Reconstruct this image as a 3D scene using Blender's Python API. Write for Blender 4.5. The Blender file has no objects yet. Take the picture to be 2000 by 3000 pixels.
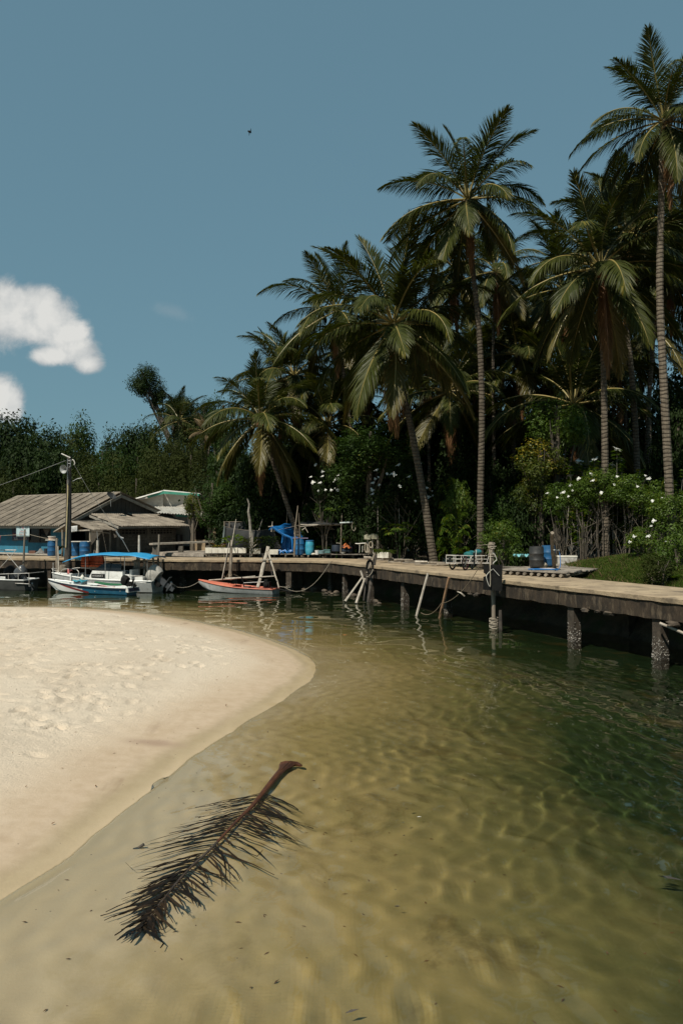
import bpy, bmesh, math, random
import numpy as np
from mathutils import Vector, Matrix, Euler

random.seed(7)
RNG = np.random.default_rng(7)
C = bpy.context.scene.collection
SC = bpy.context.scene
R = math.radians

# ------------------------------------------------------------------ camera
CAM_H = 3.6
PITCH = math.atan(40 / 2250)
cam_d = bpy.data.cameras.new('camera')
cam = bpy.data.objects.new('camera', cam_d)
C.objects.link(cam)
cam.location = (0, 0, CAM_H)
cam.rotation_euler = (math.pi / 2 + PITCH, 0, 0)
cam_d.sensor_fit = 'HORIZONTAL'
cam_d.sensor_width = 24.0
cam_d.lens = 27.0
cam_d.clip_start = 0.1
cam_d.clip_end = 3000
SC.camera = cam

# ------------------------------------------------------------------ light
SUN_EL, SUN_AZ = R(54), math.atan2(-0.54, -0.84)      # to the sun: from the left, a little behind the viewer
sd = Vector((math.sin(SUN_AZ) * math.cos(SUN_EL), math.cos(SUN_AZ) * math.cos(SUN_EL), math.sin(SUN_EL)))
sun_d = bpy.data.lights.new('sun', 'SUN')
sun = bpy.data.objects.new('sun', sun_d)
C.objects.link(sun)
sun.location = (-40, -20, 60)
sun.rotation_euler = sd.to_track_quat('Z', 'Y').to_euler()
sun_d.energy = 5.0
sun_d.angle = R(0.5)
sun_d.color = (1.0, 0.93, 0.80)

world = bpy.data.worlds.new('World')
SC.world = world
world.use_nodes = True


class N:
    """small node-tree helper"""
    def __init__(s, tree):
        s.t = tree

    def n(s, kind, **kw):
        nd = s.t.nodes.new(kind)
        for k, v in kw.items():
            if k == 'ins':
                for kk, vv in v.items():
                    if isinstance(vv, bpy.types.NodeSocket):
                        s.t.links.new(vv, nd.inputs[kk])
                    else:
                        nd.inputs[kk].default_value = vv
            else:
                setattr(nd, k, v)
        return nd

    def m(s, op, a, b=0.0, c=None, clamp=False):
        ins = {0: a, 1: b}
        if c is not None:
            ins[2] = c
        return s.n('ShaderNodeMath', operation=op, use_clamp=clamp, ins=ins).outputs[0]

    def ramp(s, fac, stops, interp='LINEAR'):
        r = s.n('ShaderNodeValToRGB', ins={0: fac})
        r.color_ramp.interpolation = interp
        e = r.color_ramp.elements
        while len(e) > 1:
            e.remove(e[-1])
        for i, (p, c) in enumerate(stops):
            el = e[0] if i == 0 else e.new(p)
            el.position = p
            el.color = tuple(c) + (1,) if len(c) == 3 else c
        return r.outputs[0]

    def mix(s, f, a, b, blend='MIX'):
        nd = s.n('ShaderNodeMix', data_type='RGBA', blend_type=blend)
        for i, v in ((0, f), (6, a), (7, b)):
            if isinstance(v, bpy.types.NodeSocket):
                s.t.links.new(v, nd.inputs[i])
            else:
                nd.inputs[i].default_value = v if i == 0 else (tuple(v) + (1,) if len(v) == 3 else v)
        return nd.outputs[2]

    def noise(s, vec, scale, detail=4, rough=0.55, dist=0.0):
        ins = {'Scale': scale, 'Detail': detail, 'Roughness': rough, 'Distortion': dist}
        if vec is not None:
            ins['Vector'] = vec
        return s.n('ShaderNodeTexNoise', ins=ins).outputs[0]

    def mapr(s, v, a, b, c=0.0, d=1.0, smooth=True):
        return s.n('ShaderNodeMapRange', interpolation_type='SMOOTHSTEP' if smooth else 'LINEAR',
                   ins={0: v, 1: a, 2: b, 3: c, 4: d}).outputs[0]


def build_world():
    t = world.node_tree
    t.nodes.clear()
    k = N(t)
    out = k.n('ShaderNodeOutputWorld')
    bg = k.n('ShaderNodeBackground')
    t.links.new(bg.outputs[0], out.inputs[0])
    sky = k.n('ShaderNodeTexSky', sky_type='NISHITA')
    sky.sun_disc = False
    sky.sun_elevation = SUN_EL
    sky.sun_rotation = SUN_AZ % (2 * math.pi)
    sky.air_density = 1.0
    sky.dust_density = 0.4
    sky.ozone_density = 1.2
    # the photograph's film look flattens the sky: compress its range, one tint for the whole dome
    gm = k.n('ShaderNodeGamma', ins={0: sky.outputs[0], 1: 0.25}).outputs[0]
    col = k.mix(1.0, gm, (1.42, 2.38, 2.72), 'MULTIPLY')
    # clouds low in the north-west: a few heaps of fair-weather cloud, as directions of the sky
    tc = k.n('ShaderNodeTexCoord').outputs['Generated']
    sep = k.n('ShaderNodeSeparateXYZ', ins={0: tc})
    X, Y, Z = sep.outputs
    a = k.m('DIVIDE', X, k.m('MAXIMUM', Y, 0.05))
    b = k.m('DIVIDE', Z, k.m('MAXIMUM', Y, 0.05))
    ab = k.n('ShaderNodeCombineXYZ', ins={0: a, 1: b, 2: 0.0}).outputs[0]
    wob = k.noise(ab, 24.0, 8, 0.66, 0.35)
    wob2 = k.noise(ab, 9.0, 3, 0.5)
    blobs = [(-30, 925, 130, 115), (25, 890, 80, 75), (110, 895, 92, 72), (150, 925, 85, 68), (100, 955, 140, 52),
             (195, 975, 80, 62), (215, 1020, 84, 50), (255, 1062, 56, 36), (170, 1040, 90, 34),
             (-20, 1170, 80, 85), (30, 1190, 42, 62), (-60, 1205, 110, 45)]
    dist = None
    for (px, py, rx, ry) in blobs:
        ca, cb = (px - 1000) / 2250, (1540 - py) / 2250
        dx = k.m('MULTIPLY', k.m('SUBTRACT', a, ca), 2250 / rx)
        dy = k.m('MULTIPLY', k.m('SUBTRACT', b, cb), 2250 / ry)
        q = k.m('SQRT', k.m('ADD', k.m('MULTIPLY', dx, dx), k.m('MULTIPLY', dy, dy)))
        dist = q if dist is None else k.m('SMOOTH_MIN', dist, q, 0.3)
    dist = k.m('ADD', dist, k.m('ADD', k.m('MULTIPLY', k.m('SUBTRACT', wob, 0.5), 1.05), k.m('MULTIPLY', k.m('SUBTRACT', wob2, 0.5), 0.7)))
    off = k.n('ShaderNodeVectorMath', operation='ADD', ins={0: ab, 1: (0.012, -0.016, 0.0)}).outputs[0]
    lit = k.m('SUBTRACT', k.noise(ab, 14.0, 5, 0.55, 0.3), k.noise(off, 14.0, 5, 0.55, 0.3))
    al = k.mapr(dist, 1.08, 0.6)
    # a faint wisp to the right of the heap
    wx = k.m('MULTIPLY', k.m('SUBTRACT', k.m('ADD', a, k.m('MULTIPLY', b, 0.9)), (505 - 1000) / 2250 + 0.9 * (1540 - 912) / 2250), 2250 / 60)
    wy = k.m('MULTIPLY', k.m('SUBTRACT', b, (1540 - 912) / 2250), 2250 / 34)
    wq = k.m('SQRT', k.m('ADD', k.m('MULTIPLY', wx, wx), k.m('MULTIPLY', wy, wy)))
    wis = k.m('MULTIPLY', k.mapr(k.m('ADD', wq, k.m('MULTIPLY', k.m('SUBTRACT', wob, 0.5), 1.6)), 1.1, 0.1), 0.16)
    front = k.m('GREATER_THAN', Y, 0.05)
    al = k.m('MULTIPLY', k.m('MAXIMUM', k.m('MULTIPLY', al, 0.94), wis), front)
    body = k.m('ADD', k.mapr(k.m('ADD', dist, k.m('MULTIPLY', k.m('SUBTRACT', wob2, 0.5), 1.2)), 1.05, 0.15), k.m('MULTIPLY', lit, -2.6), clamp=True)
    ccol = k.mix(body, (4.9, 5.3, 5.5), (8.9, 8.8, 8.4))
    fin = k.mix(al, col, ccol)
    t.links.new(fin, bg.inputs[0])
    bg.inputs[1].default_value = 0.085


build_world()
vs = SC.view_settings
SC.display_settings.display_device = 'sRGB'
vs.view_transform = 'Standard'
vs.look = 'None'
vs.exposure = 0.0
vs.gamma = 1.0
vs.use_curve_mapping = False
SC.cycles.max_bounces = 10
SC.cycles.diffuse_bounces = 3
SC.cycles.glossy_bounces = 4
SC.cycles.transmission_bounces = 6
SC.cycles.transparent_max_bounces = 16
SC.cycles.caustics_reflective = False
SC.cycles.caustics_refractive = False
SC.cycles.use_denoising = True


# ------------------------------------------------------------------ places: photograph measurements turned into points of the world
def ray(px, py):
    u, v = (px - 1000) / 2250, (1500 - py) / 2250
    return Vector((u, math.cos(PITCH) - v * math.sin(PITCH), math.sin(PITCH) + v * math.cos(PITCH)))


def G(px, py, z=0.0):
    r = ray(px, py)
    s = (z - CAM_H) / r.z
    return Vector((r.x * s, r.y * s, z))


def D(px, py, d):
    r = ray(px, py)
    s = d / r.y
    return Vector((r.x * s, d, CAM_H + r.z * s))


# ------------------------------------------------------------------ objects
def tag(o, label=None, cat=None, group=None, kind=None):
    if label: o['label'] = label
    if cat: o['category'] = cat
    if group: o['group'] = group
    if kind: o['kind'] = kind
    return o


def empty(name, loc=(0, 0, 0), rz=0.0, label=None, cat=None, group=None):
    o = bpy.data.objects.new(name, None)
    C.objects.link(o)
    o.location = loc
    o.rotation_euler = (0, 0, rz)
    o.empty_display_size = 0.2
    return tag(o, label, cat, group)


def wmat(o):
    m = Matrix.LocRotScale(o.location, o.rotation_euler, o.scale)
    return wmat(o.parent) @ m if o.parent else m


def kids(o):
    return [c for c in list(C.objects) if c.parent == o]


def copy_tree(o, loc=None, rz=None, label=None, sc=None):
    def rec(src, par):
        c = src.copy()
        C.objects.link(c)
        if par is not None: c.parent = par
        for ch in CHILD.get(src.name, []):
            rec(bpy.data.objects[ch], c)
        if par is not None: CHILD.setdefault(par.name, []).append(c.name)
        return c
    c = rec(o, None)
    if loc is not None: c.location = loc
    if rz is not None: c.rotation_euler = (0, 0, rz)
    if sc is not None: c.scale = sc
    if label: c['label'] = label
    return c


CHILD = {}


def link(name, me, parent=None, local=None):
    o = bpy.data.objects.new(name, me)
    C.objects.link(o)
    if parent is not None:
        o.parent = parent
        CHILD.setdefault(parent.name, []).append(o.name)
    if local is not None:
        o.location, q, o.scale = local.decompose()
        o.rotation_euler = q.to_euler()
    return o


def frame_of(d):
    d = d.normalized()
    a = Vector((0, 0, 1)) if abs(d.z) < 0.95 else Vector((1, 0, 0))
    s = d.cross(a).normalized()
    return s, s.cross(d).normalized()


class MB:
    def __init__(s):
        s.v, s.f, s.mi, s.cur = [], [], [], 0

    def mat(s, i):
        s.cur = i
        return s

    def add(s, vs_, fs):
        o = len(s.v)
        s.v.extend(Vector(p) for p in vs_)
        s.f.extend(tuple(i + o for i in f) for f in fs)
        s.mi.extend([s.cur] * len(fs))
        return s

    def box(s, c, size, rz=0.0, M=None):
        hx, hy, hz = size[0] / 2, size[1] / 2, size[2] / 2
        pts = [Vector((x, y, z)) for z in (-hz, hz) for y in (-hy, hy) for x in (-hx, hx)]
        m = Matrix.Translation(Vector(c)) @ (M if M is not None else Matrix.Rotation(rz, 4, 'Z'))
        return s.add([m @ p for p in pts], [(0, 2, 3, 1), (4, 5, 7, 6), (0, 1, 5, 4), (2, 6, 7, 3), (0, 4, 6, 2), (1, 3, 7, 5)])

    def hexa(s, p):      # eight corners: bottom four, top four (same order)
        return s.add(p, [(0, 3, 2, 1), (4, 5, 6, 7), (0, 1, 5, 4), (1, 2, 6, 5), (2, 3, 7, 6), (3, 0, 4, 7)])

    def slab(s, quad, th, n=None):   # a quad thickened along its normal (downwards by th)
        q = [Vector(p) for p in quad]
        nn = Vector(n) if n is not None else (q[1] - q[0]).cross(q[3] - q[0]).normalized()
        return s.hexa([p - nn * th for p in q] + q)

    def beam(s, p, q, w, h):
        p, q = Vector(p), Vector(q)
        a, b = frame_of(q - p)
        ps = [p + a * x * w / 2 + b * y * h / 2 for x, y in ((-1, -1), (1, -1), (1, 1), (-1, 1))]
        qs = [x + (q - p) for x in ps]
        return s.hexa(ps + qs)

    def tube(s, pts, rad, n=8, caps=True, rmod=None):
        pts = [Vector(p) for p in pts]
        m = len(pts)
        if not hasattr(rad, '__len__'): rad = [rad] * m
        prev = None
        vs_, fs = [], []
        for i, p in enumerate(pts):
            d = (pts[min(i + 1, m - 1)] - pts[max(i - 1, 0)])
            if d.length < 1e-9: d = Vector((0, 0, 1))
            if prev is None:
                a, b = frame_of(d)
            else:
                d.normalize()
                a = (prev - d * prev.dot(d))
                a = a.normalized() if a.length > 1e-6 else frame_of(d)[0]
                b = a.cross(d).normalized()
            prev = a
            for j in range(n):
                t = 2 * math.pi * j / n
                r = rad[i] * (rmod(i, j) if rmod else 1)
                vs_.append(p + a * math.cos(t) * r + b * math.sin(t) * r)
        for i in range(m - 1):
            for j in range(n):
                k = (j + 1) % n
                fs.append((i * n + j, (i + 1) * n + j, (i + 1) * n + k, i * n + k))
        if caps:
            fs.append(tuple(range(n)))
            fs.append(tuple((m - 1) * n + j for j in reversed(range(n))))
        return s.add(vs_, fs)

    def lathe(s, prof, n=16, M=None, caps=True):
        M = M or Matrix()
        vs_, fs = [], []
        for (r, z) in prof:
            for j in range(n):
                t = 2 * math.pi * j / n
                vs_.append(M @ Vector((r * math.cos(t), r * math.sin(t), z)))
        m = len(prof)
        for i in range(m - 1):
            for j in range(n):
                k = (j + 1) % n
                fs.append((i * n + j, i * n + k, (i + 1) * n + k, (i + 1) * n + j))
        if caps:
            fs.append(tuple(reversed(range(n))))
            fs.append(tuple((m - 1) * n + j for j in range(n)))
        return s.add(vs_, fs)

    def ball(s, c, r, n=8, m=6, M=None, jit=0.0, rnd=random):
        prof = []
        vs_ = [Vector((0, 0, -1))]
        for i in range(1, m):
            ph = -math.pi / 2 + math.pi * i / m
            for j in range(n):
                t = 2 * math.pi * j / n
                vs_.append(Vector((math.cos(ph) * math.cos(t), math.cos(ph) * math.sin(t), math.sin(ph))))
        vs_.append(Vector((0, 0, 1)))
        fs = [(0, 1 + (j + 1) % n, 1 + j) for j in range(n)]
        for i in range(m - 2):
            for j in range(n):
                k = (j + 1) % n
                fs.append((1 + i * n + j, 1 + i * n + k, 1 + (i + 1) * n + k, 1 + (i + 1) * n + j))
        e = 1 + (m - 2) * n
        fs += [(e + j, e + (j + 1) % n, e + n) for j in range(n)]
        rr = r if hasattr(r, '__len__') else (r, r, r)
        out = []
        for p in vs_:
            p = p * (1 + rnd.uniform(-jit, jit))
            p = Vector((p.x * rr[0], p.y * rr[1], p.z * rr[2]))
            if M is not None: p = M @ p
            out.append(p + Vector(c))
        return s.add(out, fs)

    def grid(s, fn, nu, nv):
        vs_ = [fn(i / nu, j / nv) for j in range(nv + 1) for i in range(nu + 1)]
        fs = [(j * (nu + 1) + i, j * (nu + 1) + i + 1, (j + 1) * (nu + 1) + i + 1, (j + 1) * (nu + 1) + i) for j in range(nv) for i in range(nu)]
        return s.add(vs_, fs)

    def mesh(s, name, mats, M=None, smooth=False):
        me = bpy.data.meshes.new(name)
        vv = [M @ p for p in s.v] if M is not None else s.v
        me.from_pydata([tuple(p) for p in vv], [], s.f)
        for m in (mats if isinstance(mats, (list, tuple)) else [mats]):
            me.materials.append(m)
        if any(s.mi):
            me.polygons.foreach_set('material_index', s.mi)
        if smooth:
            me.polygons.foreach_set('use_smooth', [True] * len(me.polygons))
            if smooth != 'all':
                me.set_sharp_from_angle(angle=R(38))
        me.update()
        return me

    def build(s, name, mats, parent=None, smooth=True, local=False):
        M = None
        if parent is not None and not local:
            M = wmat(parent).inverted()
        return link(name, s.mesh(name, mats, M, smooth), parent)


def solidify(o, th):
    """give a sheet mesh real thickness (both sides and rims)"""
    me = o.data
    bm = bmesh.new()
    bm.from_mesh(me)
    bmesh.ops.recalc_face_normals(bm, faces=bm.faces)
    bmesh.ops.solidify(bm, geom=bm.faces[:], thickness=th)
    bm.to_mesh(me)
    bm.free()
    return o


def sag(p, q, drop, n=12):
    p, q = Vector(p), Vector(q)
    return [p.lerp(q, i / n) - Vector((0, 0, drop * 4 * (i / n) * (1 - i / n))) for i in range(n + 1)]


def spline(pts, per=6):
    pts = [Vector(p) for p in pts]
    out = []
    for i in range(len(pts) - 1):
        p0, p1, p2, p3 = pts[max(i - 1, 0)], pts[i], pts[i + 1], pts[min(i + 2, len(pts) - 1)]
        for j in range(per):
            t = j / per
            out.append(0.5 * ((2 * p1) + (p2 - p0) * t + (2 * p0 - 5 * p1 + 4 * p2 - p3) * t * t + (3 * p1 - 3 * p2 + p3 - p0) * t ** 3))
    out.append(pts[-1])
    return out


# ------------------------------------------------------------------ materials
MATS = {}


def mat(name, c1, c2=None, rough=0.75, scale=3.0, bump=0.0, bscale=None, metal=0.0, spec=0.5, vec='Object', stretch=None, detail=5,
        stain=None, stain_scale=1.2, stain_amt=0.5, random_tone=0.0):
    """surface with two-tone noise, optional dirt with a shape of its own, and fine relief"""
    if name in MATS: return MATS[name]
    m = bpy.data.materials.new(name)
    m.use_nodes = True
    t = m.node_tree
    k = N(t)
    p = t.nodes['Principled BSDF']
    p.inputs['Roughness'].default_value = rough
    p.inputs['Metallic'].default_value = metal
    p.inputs['Specular IOR Level'].default_value = spec
    tc = k.n('ShaderNodeTexCoord').outputs[vec] if vec in ('Object', 'Generated') else k.n('ShaderNodeNewGeometry').outputs['Position']
    if stretch:
        tc = k.n('ShaderNodeMapping', ins={'Vector': tc, 'Scale': stretch}).outputs[0]
    c2 = c2 or tuple(x * 0.8 for x in c1)
    nz = k.noise(tc, scale, detail, 0.6)
    col = k.mix(k.mapr(nz, 0.32, 0.68), c1, c2)
    if stain:
        sn = k.noise(tc, stain_scale, 6, 0.65)
        col = k.mix(k.m('MULTIPLY', k.mapr(sn, 0.5, 0.68), stain_amt), col, stain)
    if random_tone:
        oi = k.n('ShaderNodeObjectInfo').outputs['Random']
        v = k.m('ADD', k.m('MULTIPLY', oi, 2 * random_tone), 1 - random_tone)
        col = k.n('ShaderNodeHueSaturation', ins={'Value': v, 'Color': col}).outputs[0]
    t.links.new(col, p.inputs['Base Color'])
    if bump:
        bn = k.noise(tc, bscale or scale * 4, 6, 0.6)
        b = k.n('ShaderNodeBump', ins={'Strength': 1.0, 'Distance': bump, 'Height': bn})
        t.links.new(b.outputs[0], p.inputs['Normal'])
    MATS[name] = m
    return m


def leaf_mat(name, dark, light, yellow=None, yel_amt=0.1, rough=0.45, trans=0.3, spec=0.4):
    if name in MATS: return MATS[name]
    m = bpy.data.materials.new(name)
    m.use_nodes = True
    t = m.node_tree
    k = N(t)
    p = t.nodes['Principled BSDF']
    out = t.nodes['Material Output']
    at = k.n('ShaderNodeAttribute', attribute_name='tone').outputs['Fac']
    oi = k.n('ShaderNodeObjectInfo').outputs['Random']
    f = k.m('ADD', k.m('MULTIPLY', at, 0.75), k.m('MULTIPLY', oi, 0.25))
    col = k.mix(f, dark, light)
    if yellow:
        y = k.mapr(at, 1 - yel_amt, 1 - yel_amt * 0.6)
        col = k.mix(y, col, yellow)
    t.links.new(col, p.inputs['Base Color'])
    p.inputs['Roughness'].default_value = rough
    p.inputs['Specular IOR Level'].default_value = spec
    tr = k.n('ShaderNodeBsdfTranslucent')
    bright = k.mix(1.0, col, (1.25, 1.3, 0.6), 'MULTIPLY')
    t.links.new(bright, tr.inputs[0])
    mx = k.n('ShaderNodeMixShader', ins={0: trans})
    t.links.new(p.outputs[0], mx.inputs[1])
    t.links.new(tr.outputs[0], mx.inputs[2])
    t.links.new(mx.outputs[0], out.inputs[0])
    MATS[name] = m
    return m


M_WOOD = mat('weathered_wood', (0.25, 0.21, 0.16), (0.13, 0.105, 0.08), 0.85, 6, 0.006, 30, stretch=(1, 1, 0.25), random_tone=0.2)
M_WOODLT = mat('bleached_wood', (0.48, 0.43, 0.36), (0.30, 0.26, 0.21), 0.85, 5, 0.005, 30, random_tone=0.12)
M_WOODDK = mat('dark_wet_wood', (0.075, 0.062, 0.05), (0.035, 0.03, 0.025), 0.8, 5, 0.008, 25, random_tone=0.2)
M_WOODOR = mat('orange_brown_wood', (0.34, 0.2, 0.11), (0.2, 0.12, 0.07), 0.8, 5, 0.004, 25)
M_PLANK = mat('grey_planks', (0.33, 0.29, 0.24), (0.17, 0.145, 0.12), 0.88, 4, 0.006, 24, random_tone=0.28)
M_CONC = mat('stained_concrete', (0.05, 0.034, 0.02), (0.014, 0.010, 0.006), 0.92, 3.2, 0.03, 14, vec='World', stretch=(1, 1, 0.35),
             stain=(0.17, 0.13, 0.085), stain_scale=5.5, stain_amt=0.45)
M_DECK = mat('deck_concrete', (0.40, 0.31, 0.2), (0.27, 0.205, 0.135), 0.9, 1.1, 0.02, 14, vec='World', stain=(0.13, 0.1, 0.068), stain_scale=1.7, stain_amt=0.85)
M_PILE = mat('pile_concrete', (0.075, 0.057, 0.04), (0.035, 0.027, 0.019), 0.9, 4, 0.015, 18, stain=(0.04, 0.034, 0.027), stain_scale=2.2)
M_BARN = mat('barnacle_shell', (0.5, 0.47, 0.42), (0.2, 0.185, 0.16), 0.8, 30)
M_ROCK = mat('rock', (0.11, 0.085, 0.06), (0.04, 0.032, 0.024), 0.9, 3, 0.03, 8, random_tone=0.3)
M_WHITE = mat('white_gelcoat', (0.74, 0.74, 0.71), (0.64, 0.64, 0.61), 0.35, 2.5, stain=(0.42, 0.40, 0.35), stain_scale=2.0, stain_amt=0.45)
M_BOATGREY = mat('shaded_hull_grey', (0.46, 0.47, 0.46), (0.36, 0.37, 0.36), 0.5, 2, stain=(0.2, 0.2, 0.18), stain_scale=3, stain_amt=0.6)  # plain grey for hulls, with darker stains
M_BLUEHULL = mat('blue_hull_paint', (0.03, 0.16, 0.27), (0.02, 0.11, 0.20), 0.4, 2, stain=(0.1, 0.17, 0.2), stain_scale=5, stain_amt=0.4)
M_NAVY = mat('navy_paint', (0.012, 0.02, 0.05), (0.01, 0.015, 0.035), 0.35, 3)
M_RED = mat('red_paint', (0.27, 0.035, 0.03), (0.2, 0.03, 0.03), 0.45, 4)
M_PINK = mat('faded_pink_paint', (0.6, 0.22, 0.2), (0.5, 0.15, 0.14), 0.6, 4)
M_ORANGE = mat('orange_red_paint', (0.60, 0.17, 0.10), (0.46, 0.12, 0.07), 0.6, 3, stain=(0.4, 0.22, 0.15), stain_scale=4, stain_amt=0.6)
M_LIFE = mat('life_jacket_orange', (0.62, 0.11, 0.03), (0.5, 0.075, 0.02), 0.7, 4, 0.01, 12)
M_STYRO = mat('styrofoam', (0.72, 0.69, 0.61), (0.62, 0.59, 0.51), 0.85, 6, 0.003, 80, stain=(0.42, 0.38, 0.3), stain_scale=5, stain_amt=0.5, random_tone=0.08)
M_BARREL = mat('blue_drum_plastic', (0.018, 0.115, 0.27), (0.012, 0.085, 0.21), 0.42, 3, stain=(0.06, 0.13, 0.2), stain_scale=4, stain_amt=0.5, random_tone=0.15)
M_BARRELLT = mat('light_blue_drum_plastic', (0.05, 0.32, 0.46), (0.04, 0.27, 0.4), 0.42, 3, stain=(0.14, 0.3, 0.38), stain_scale=4)
M_BARRELBK = mat('black_drum_plastic', (0.022, 0.022, 0.022), (0.035, 0.035, 0.033), 0.5, 3, stain=(0.07, 0.065, 0.06), stain_scale=4)
M_TARP = mat('blue_tarpaulin', (0.012, 0.15, 0.42), (0.01, 0.115, 0.34), 0.4, 3, 0.02, 6)
M_CANOPY = mat('blue_canopy_cloth', (0.02, 0.26, 0.50), (0.015, 0.22, 0.44), 0.6, 2, 0.004, 30)
M_NET = mat('dark_shade_net', (0.02, 0.021, 0.021), (0.03, 0.032, 0.033), 0.9, 4, 0.01, 10)
M_BLACK = mat('black_rubber', (0.008, 0.008, 0.008), (0.014, 0.014, 0.013), 0.7, 5, 0.004, 20, spec=0.15)
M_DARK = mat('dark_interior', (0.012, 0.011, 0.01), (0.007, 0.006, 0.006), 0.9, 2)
M_GREYMET = mat('grey_engine_paint', (0.075, 0.08, 0.088), (0.055, 0.06, 0.065), 0.35, 4, stain=(0.14, 0.14, 0.14), stain_scale=6)
M_STEEL = mat('galvanised_steel', (0.42, 0.42, 0.41), (0.3, 0.3, 0.29), 0.4, 6, metal=0.7)
M_WHITEMET = mat('white_painted_tube', (0.62, 0.60, 0.56), (0.45, 0.43, 0.39), 0.5, 8, stain=(0.25, 0.16, 0.1), stain_scale=8)
M_ROPE = mat('rope_fibre', (0.44, 0.39, 0.31), (0.28, 0.24, 0.18), 0.9, 30, 0.004, 120)
M_ROPEDK = mat('brown_rope_fibre', (0.22, 0.17, 0.11), (0.13, 0.1, 0.065), 0.9, 30, 0.004, 120)
M_PVC = mat('pale_plastic_pipe', (0.60, 0.58, 0.52), (0.5, 0.48, 0.42), 0.5, 6)
M_YPIPE = mat('yellowed_pipe', (0.52, 0.43, 0.24), (0.42, 0.34, 0.18), 0.6, 6)
M_ROOF = mat('fibre_cement_roofing', (0.26, 0.222, 0.175), (0.155, 0.13, 0.1), 0.92, 1.6, 0.006, 22, vec='World', stain=(0.09, 0.075, 0.06), stain_scale=2.2, stain_amt=0.7, random_tone=0.14)
M_ROOFW = mat('white_roof_sheeting', (0.62, 0.60, 0.55), (0.46, 0.44, 0.39), 0.7, 2, stain=(0.25, 0.22, 0.18), stain_scale=3)
M_GREENTRIM = mat('green_painted_board', (0.05, 0.27, 0.19), (0.04, 0.2, 0.14), 0.6, 3)
M_BARGE = mat('weathered_board', (0.36, 0.33, 0.28), (0.22, 0.2, 0.165), 0.85, 4, stretch=(1, 1, 1), random_tone=0.15)
M_GABLE = mat('grey_gable_boards', (0.10, 0.098, 0.09), (0.07, 0.068, 0.062), 0.9, 3, stretch=(4, 4, 0.6))
M_BLUEWALL = mat('blue_wall_paint', (0.028, 0.18, 0.28), (0.02, 0.135, 0.21), 0.8, 1.6, 0.004, 20, stain=(0.05, 0.12, 0.15), stain_scale=1.5, stain_amt=0.7)
M_WHITEWALL = mat('white_wall_plaster', (0.52, 0.49, 0.43), (0.42, 0.39, 0.34), 0.85, 1.5, stain=(0.2, 0.18, 0.15), stain_scale=1.3, stain_amt=0.6)
M_BLOCK = mat('grey_concrete_block', (0.15, 0.135, 0.11), (0.09, 0.08, 0.065), 0.95, 4, 0.01, 30, random_tone=0.22)
M_MORTAR = mat('mortar', (0.085, 0.076, 0.062), (0.06, 0.053, 0.043), 0.95, 6)
M_GLASSDK = mat('dark_window_glass', (0.01, 0.011, 0.012), (0.014, 0.015, 0.016), 0.12, 2)
M_FRAME = mat('brown_window_frame', (0.035, 0.028, 0.024), (0.025, 0.02, 0.018), 0.6, 4)
M_PICKET = mat('tan_pickets', (0.42, 0.32, 0.2), (0.3, 0.22, 0.14), 0.8, 4, random_tone=0.12)
M_BROWNDOOR = mat('brown_door', (0.10, 0.055, 0.03), (0.07, 0.04, 0.022), 0.7, 4)
M_SIGNPALE = mat('pale_blue_vinyl', (0.42, 0.56, 0.60), (0.5, 0.6, 0.62), 0.45, 2)
M_SIGNNAVY = mat('navy_vinyl', (0.012, 0.02, 0.06), (0.02, 0.022, 0.05), 0.45, 5)
M_SIGNWHITE = mat('white_vinyl', (0.62, 0.62, 0.6), (0.5, 0.5, 0.48), 0.5, 3)
M_INKDARK = mat('dark_print', (0.015, 0.02, 0.03), (0.02, 0.025, 0.03), 0.6)
M_INKRED = mat('red_print', (0.42, 0.05, 0.06), (0.4, 0.06, 0.07), 0.6)
M_INKGREEN = mat('green_print', (0.02, 0.12, 0.09), (0.02, 0.1, 0.08), 0.6)
M_INKWHITE = mat('white_print', (0.65, 0.65, 0.62), (0.6, 0.6, 0.58), 0.6)
M_TRUNK = None
M_BARK = mat('tree_bark', (0.12, 0.1, 0.075), (0.06, 0.05, 0.038), 0.95, 4, 0.02, 14, stretch=(1, 1, 0.3), random_tone=0.25)
M_BARKLT = mat('pale_bark', (0.36, 0.33, 0.28), (0.2, 0.18, 0.15), 0.95, 6, 0.01, 20, random_tone=0.2)
M_FLOWER = mat('white_petals', (0.78, 0.78, 0.74), (0.68, 0.68, 0.63), 0.6, 10)
M_COCO = mat('green_coconut', (0.12, 0.105, 0.03), (0.16, 0.09, 0.03), 0.55, 3, random_tone=0.3)
M_COCOOR = mat('orange_coconut', (0.24, 0.075, 0.02), (0.17, 0.06, 0.02), 0.55, 3, random_tone=0.3)
M_DEADLEAF = leaf_mat('dead_palm_leaf', (0.11, 0.055, 0.025), (0.22, 0.12, 0.055), trans=0.15, rough=0.8, spec=0.1)
M_STRAW = leaf_mat('straw_palm_leaf', (0.12, 0.085, 0.05), (0.22, 0.16, 0.095), trans=0.2, rough=0.8, spec=0.1)
M_PALM = leaf_mat('coconut_leaf', (0.014, 0.026, 0.006), (0.068, 0.074, 0.012), (0.16, 0.135, 0.022), 0.12, 0.5, 0.24, 0.22)
M_PALMYE = leaf_mat('yellowing_coconut_leaf', (0.055, 0.055, 0.012), (0.13, 0.105, 0.024), (0.24, 0.16, 0.04), 0.12, 0.45, 0.28, 0.4)
M_RACHIS = mat('palm_leaf_rib', (0.2, 0.175, 0.055), (0.26, 0.19, 0.06), 0.5, 3)
M_DEADRIB = mat('dead_palm_rib', (0.2, 0.1, 0.045), (0.13, 0.065, 0.03), 0.7, 3)
M_LEAFDK = leaf_mat('dark_glossy_leaf', (0.008, 0.017, 0.005), (0.026, 0.045, 0.011), None, 0.1, 0.6, 0.22, 0.1)
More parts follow.
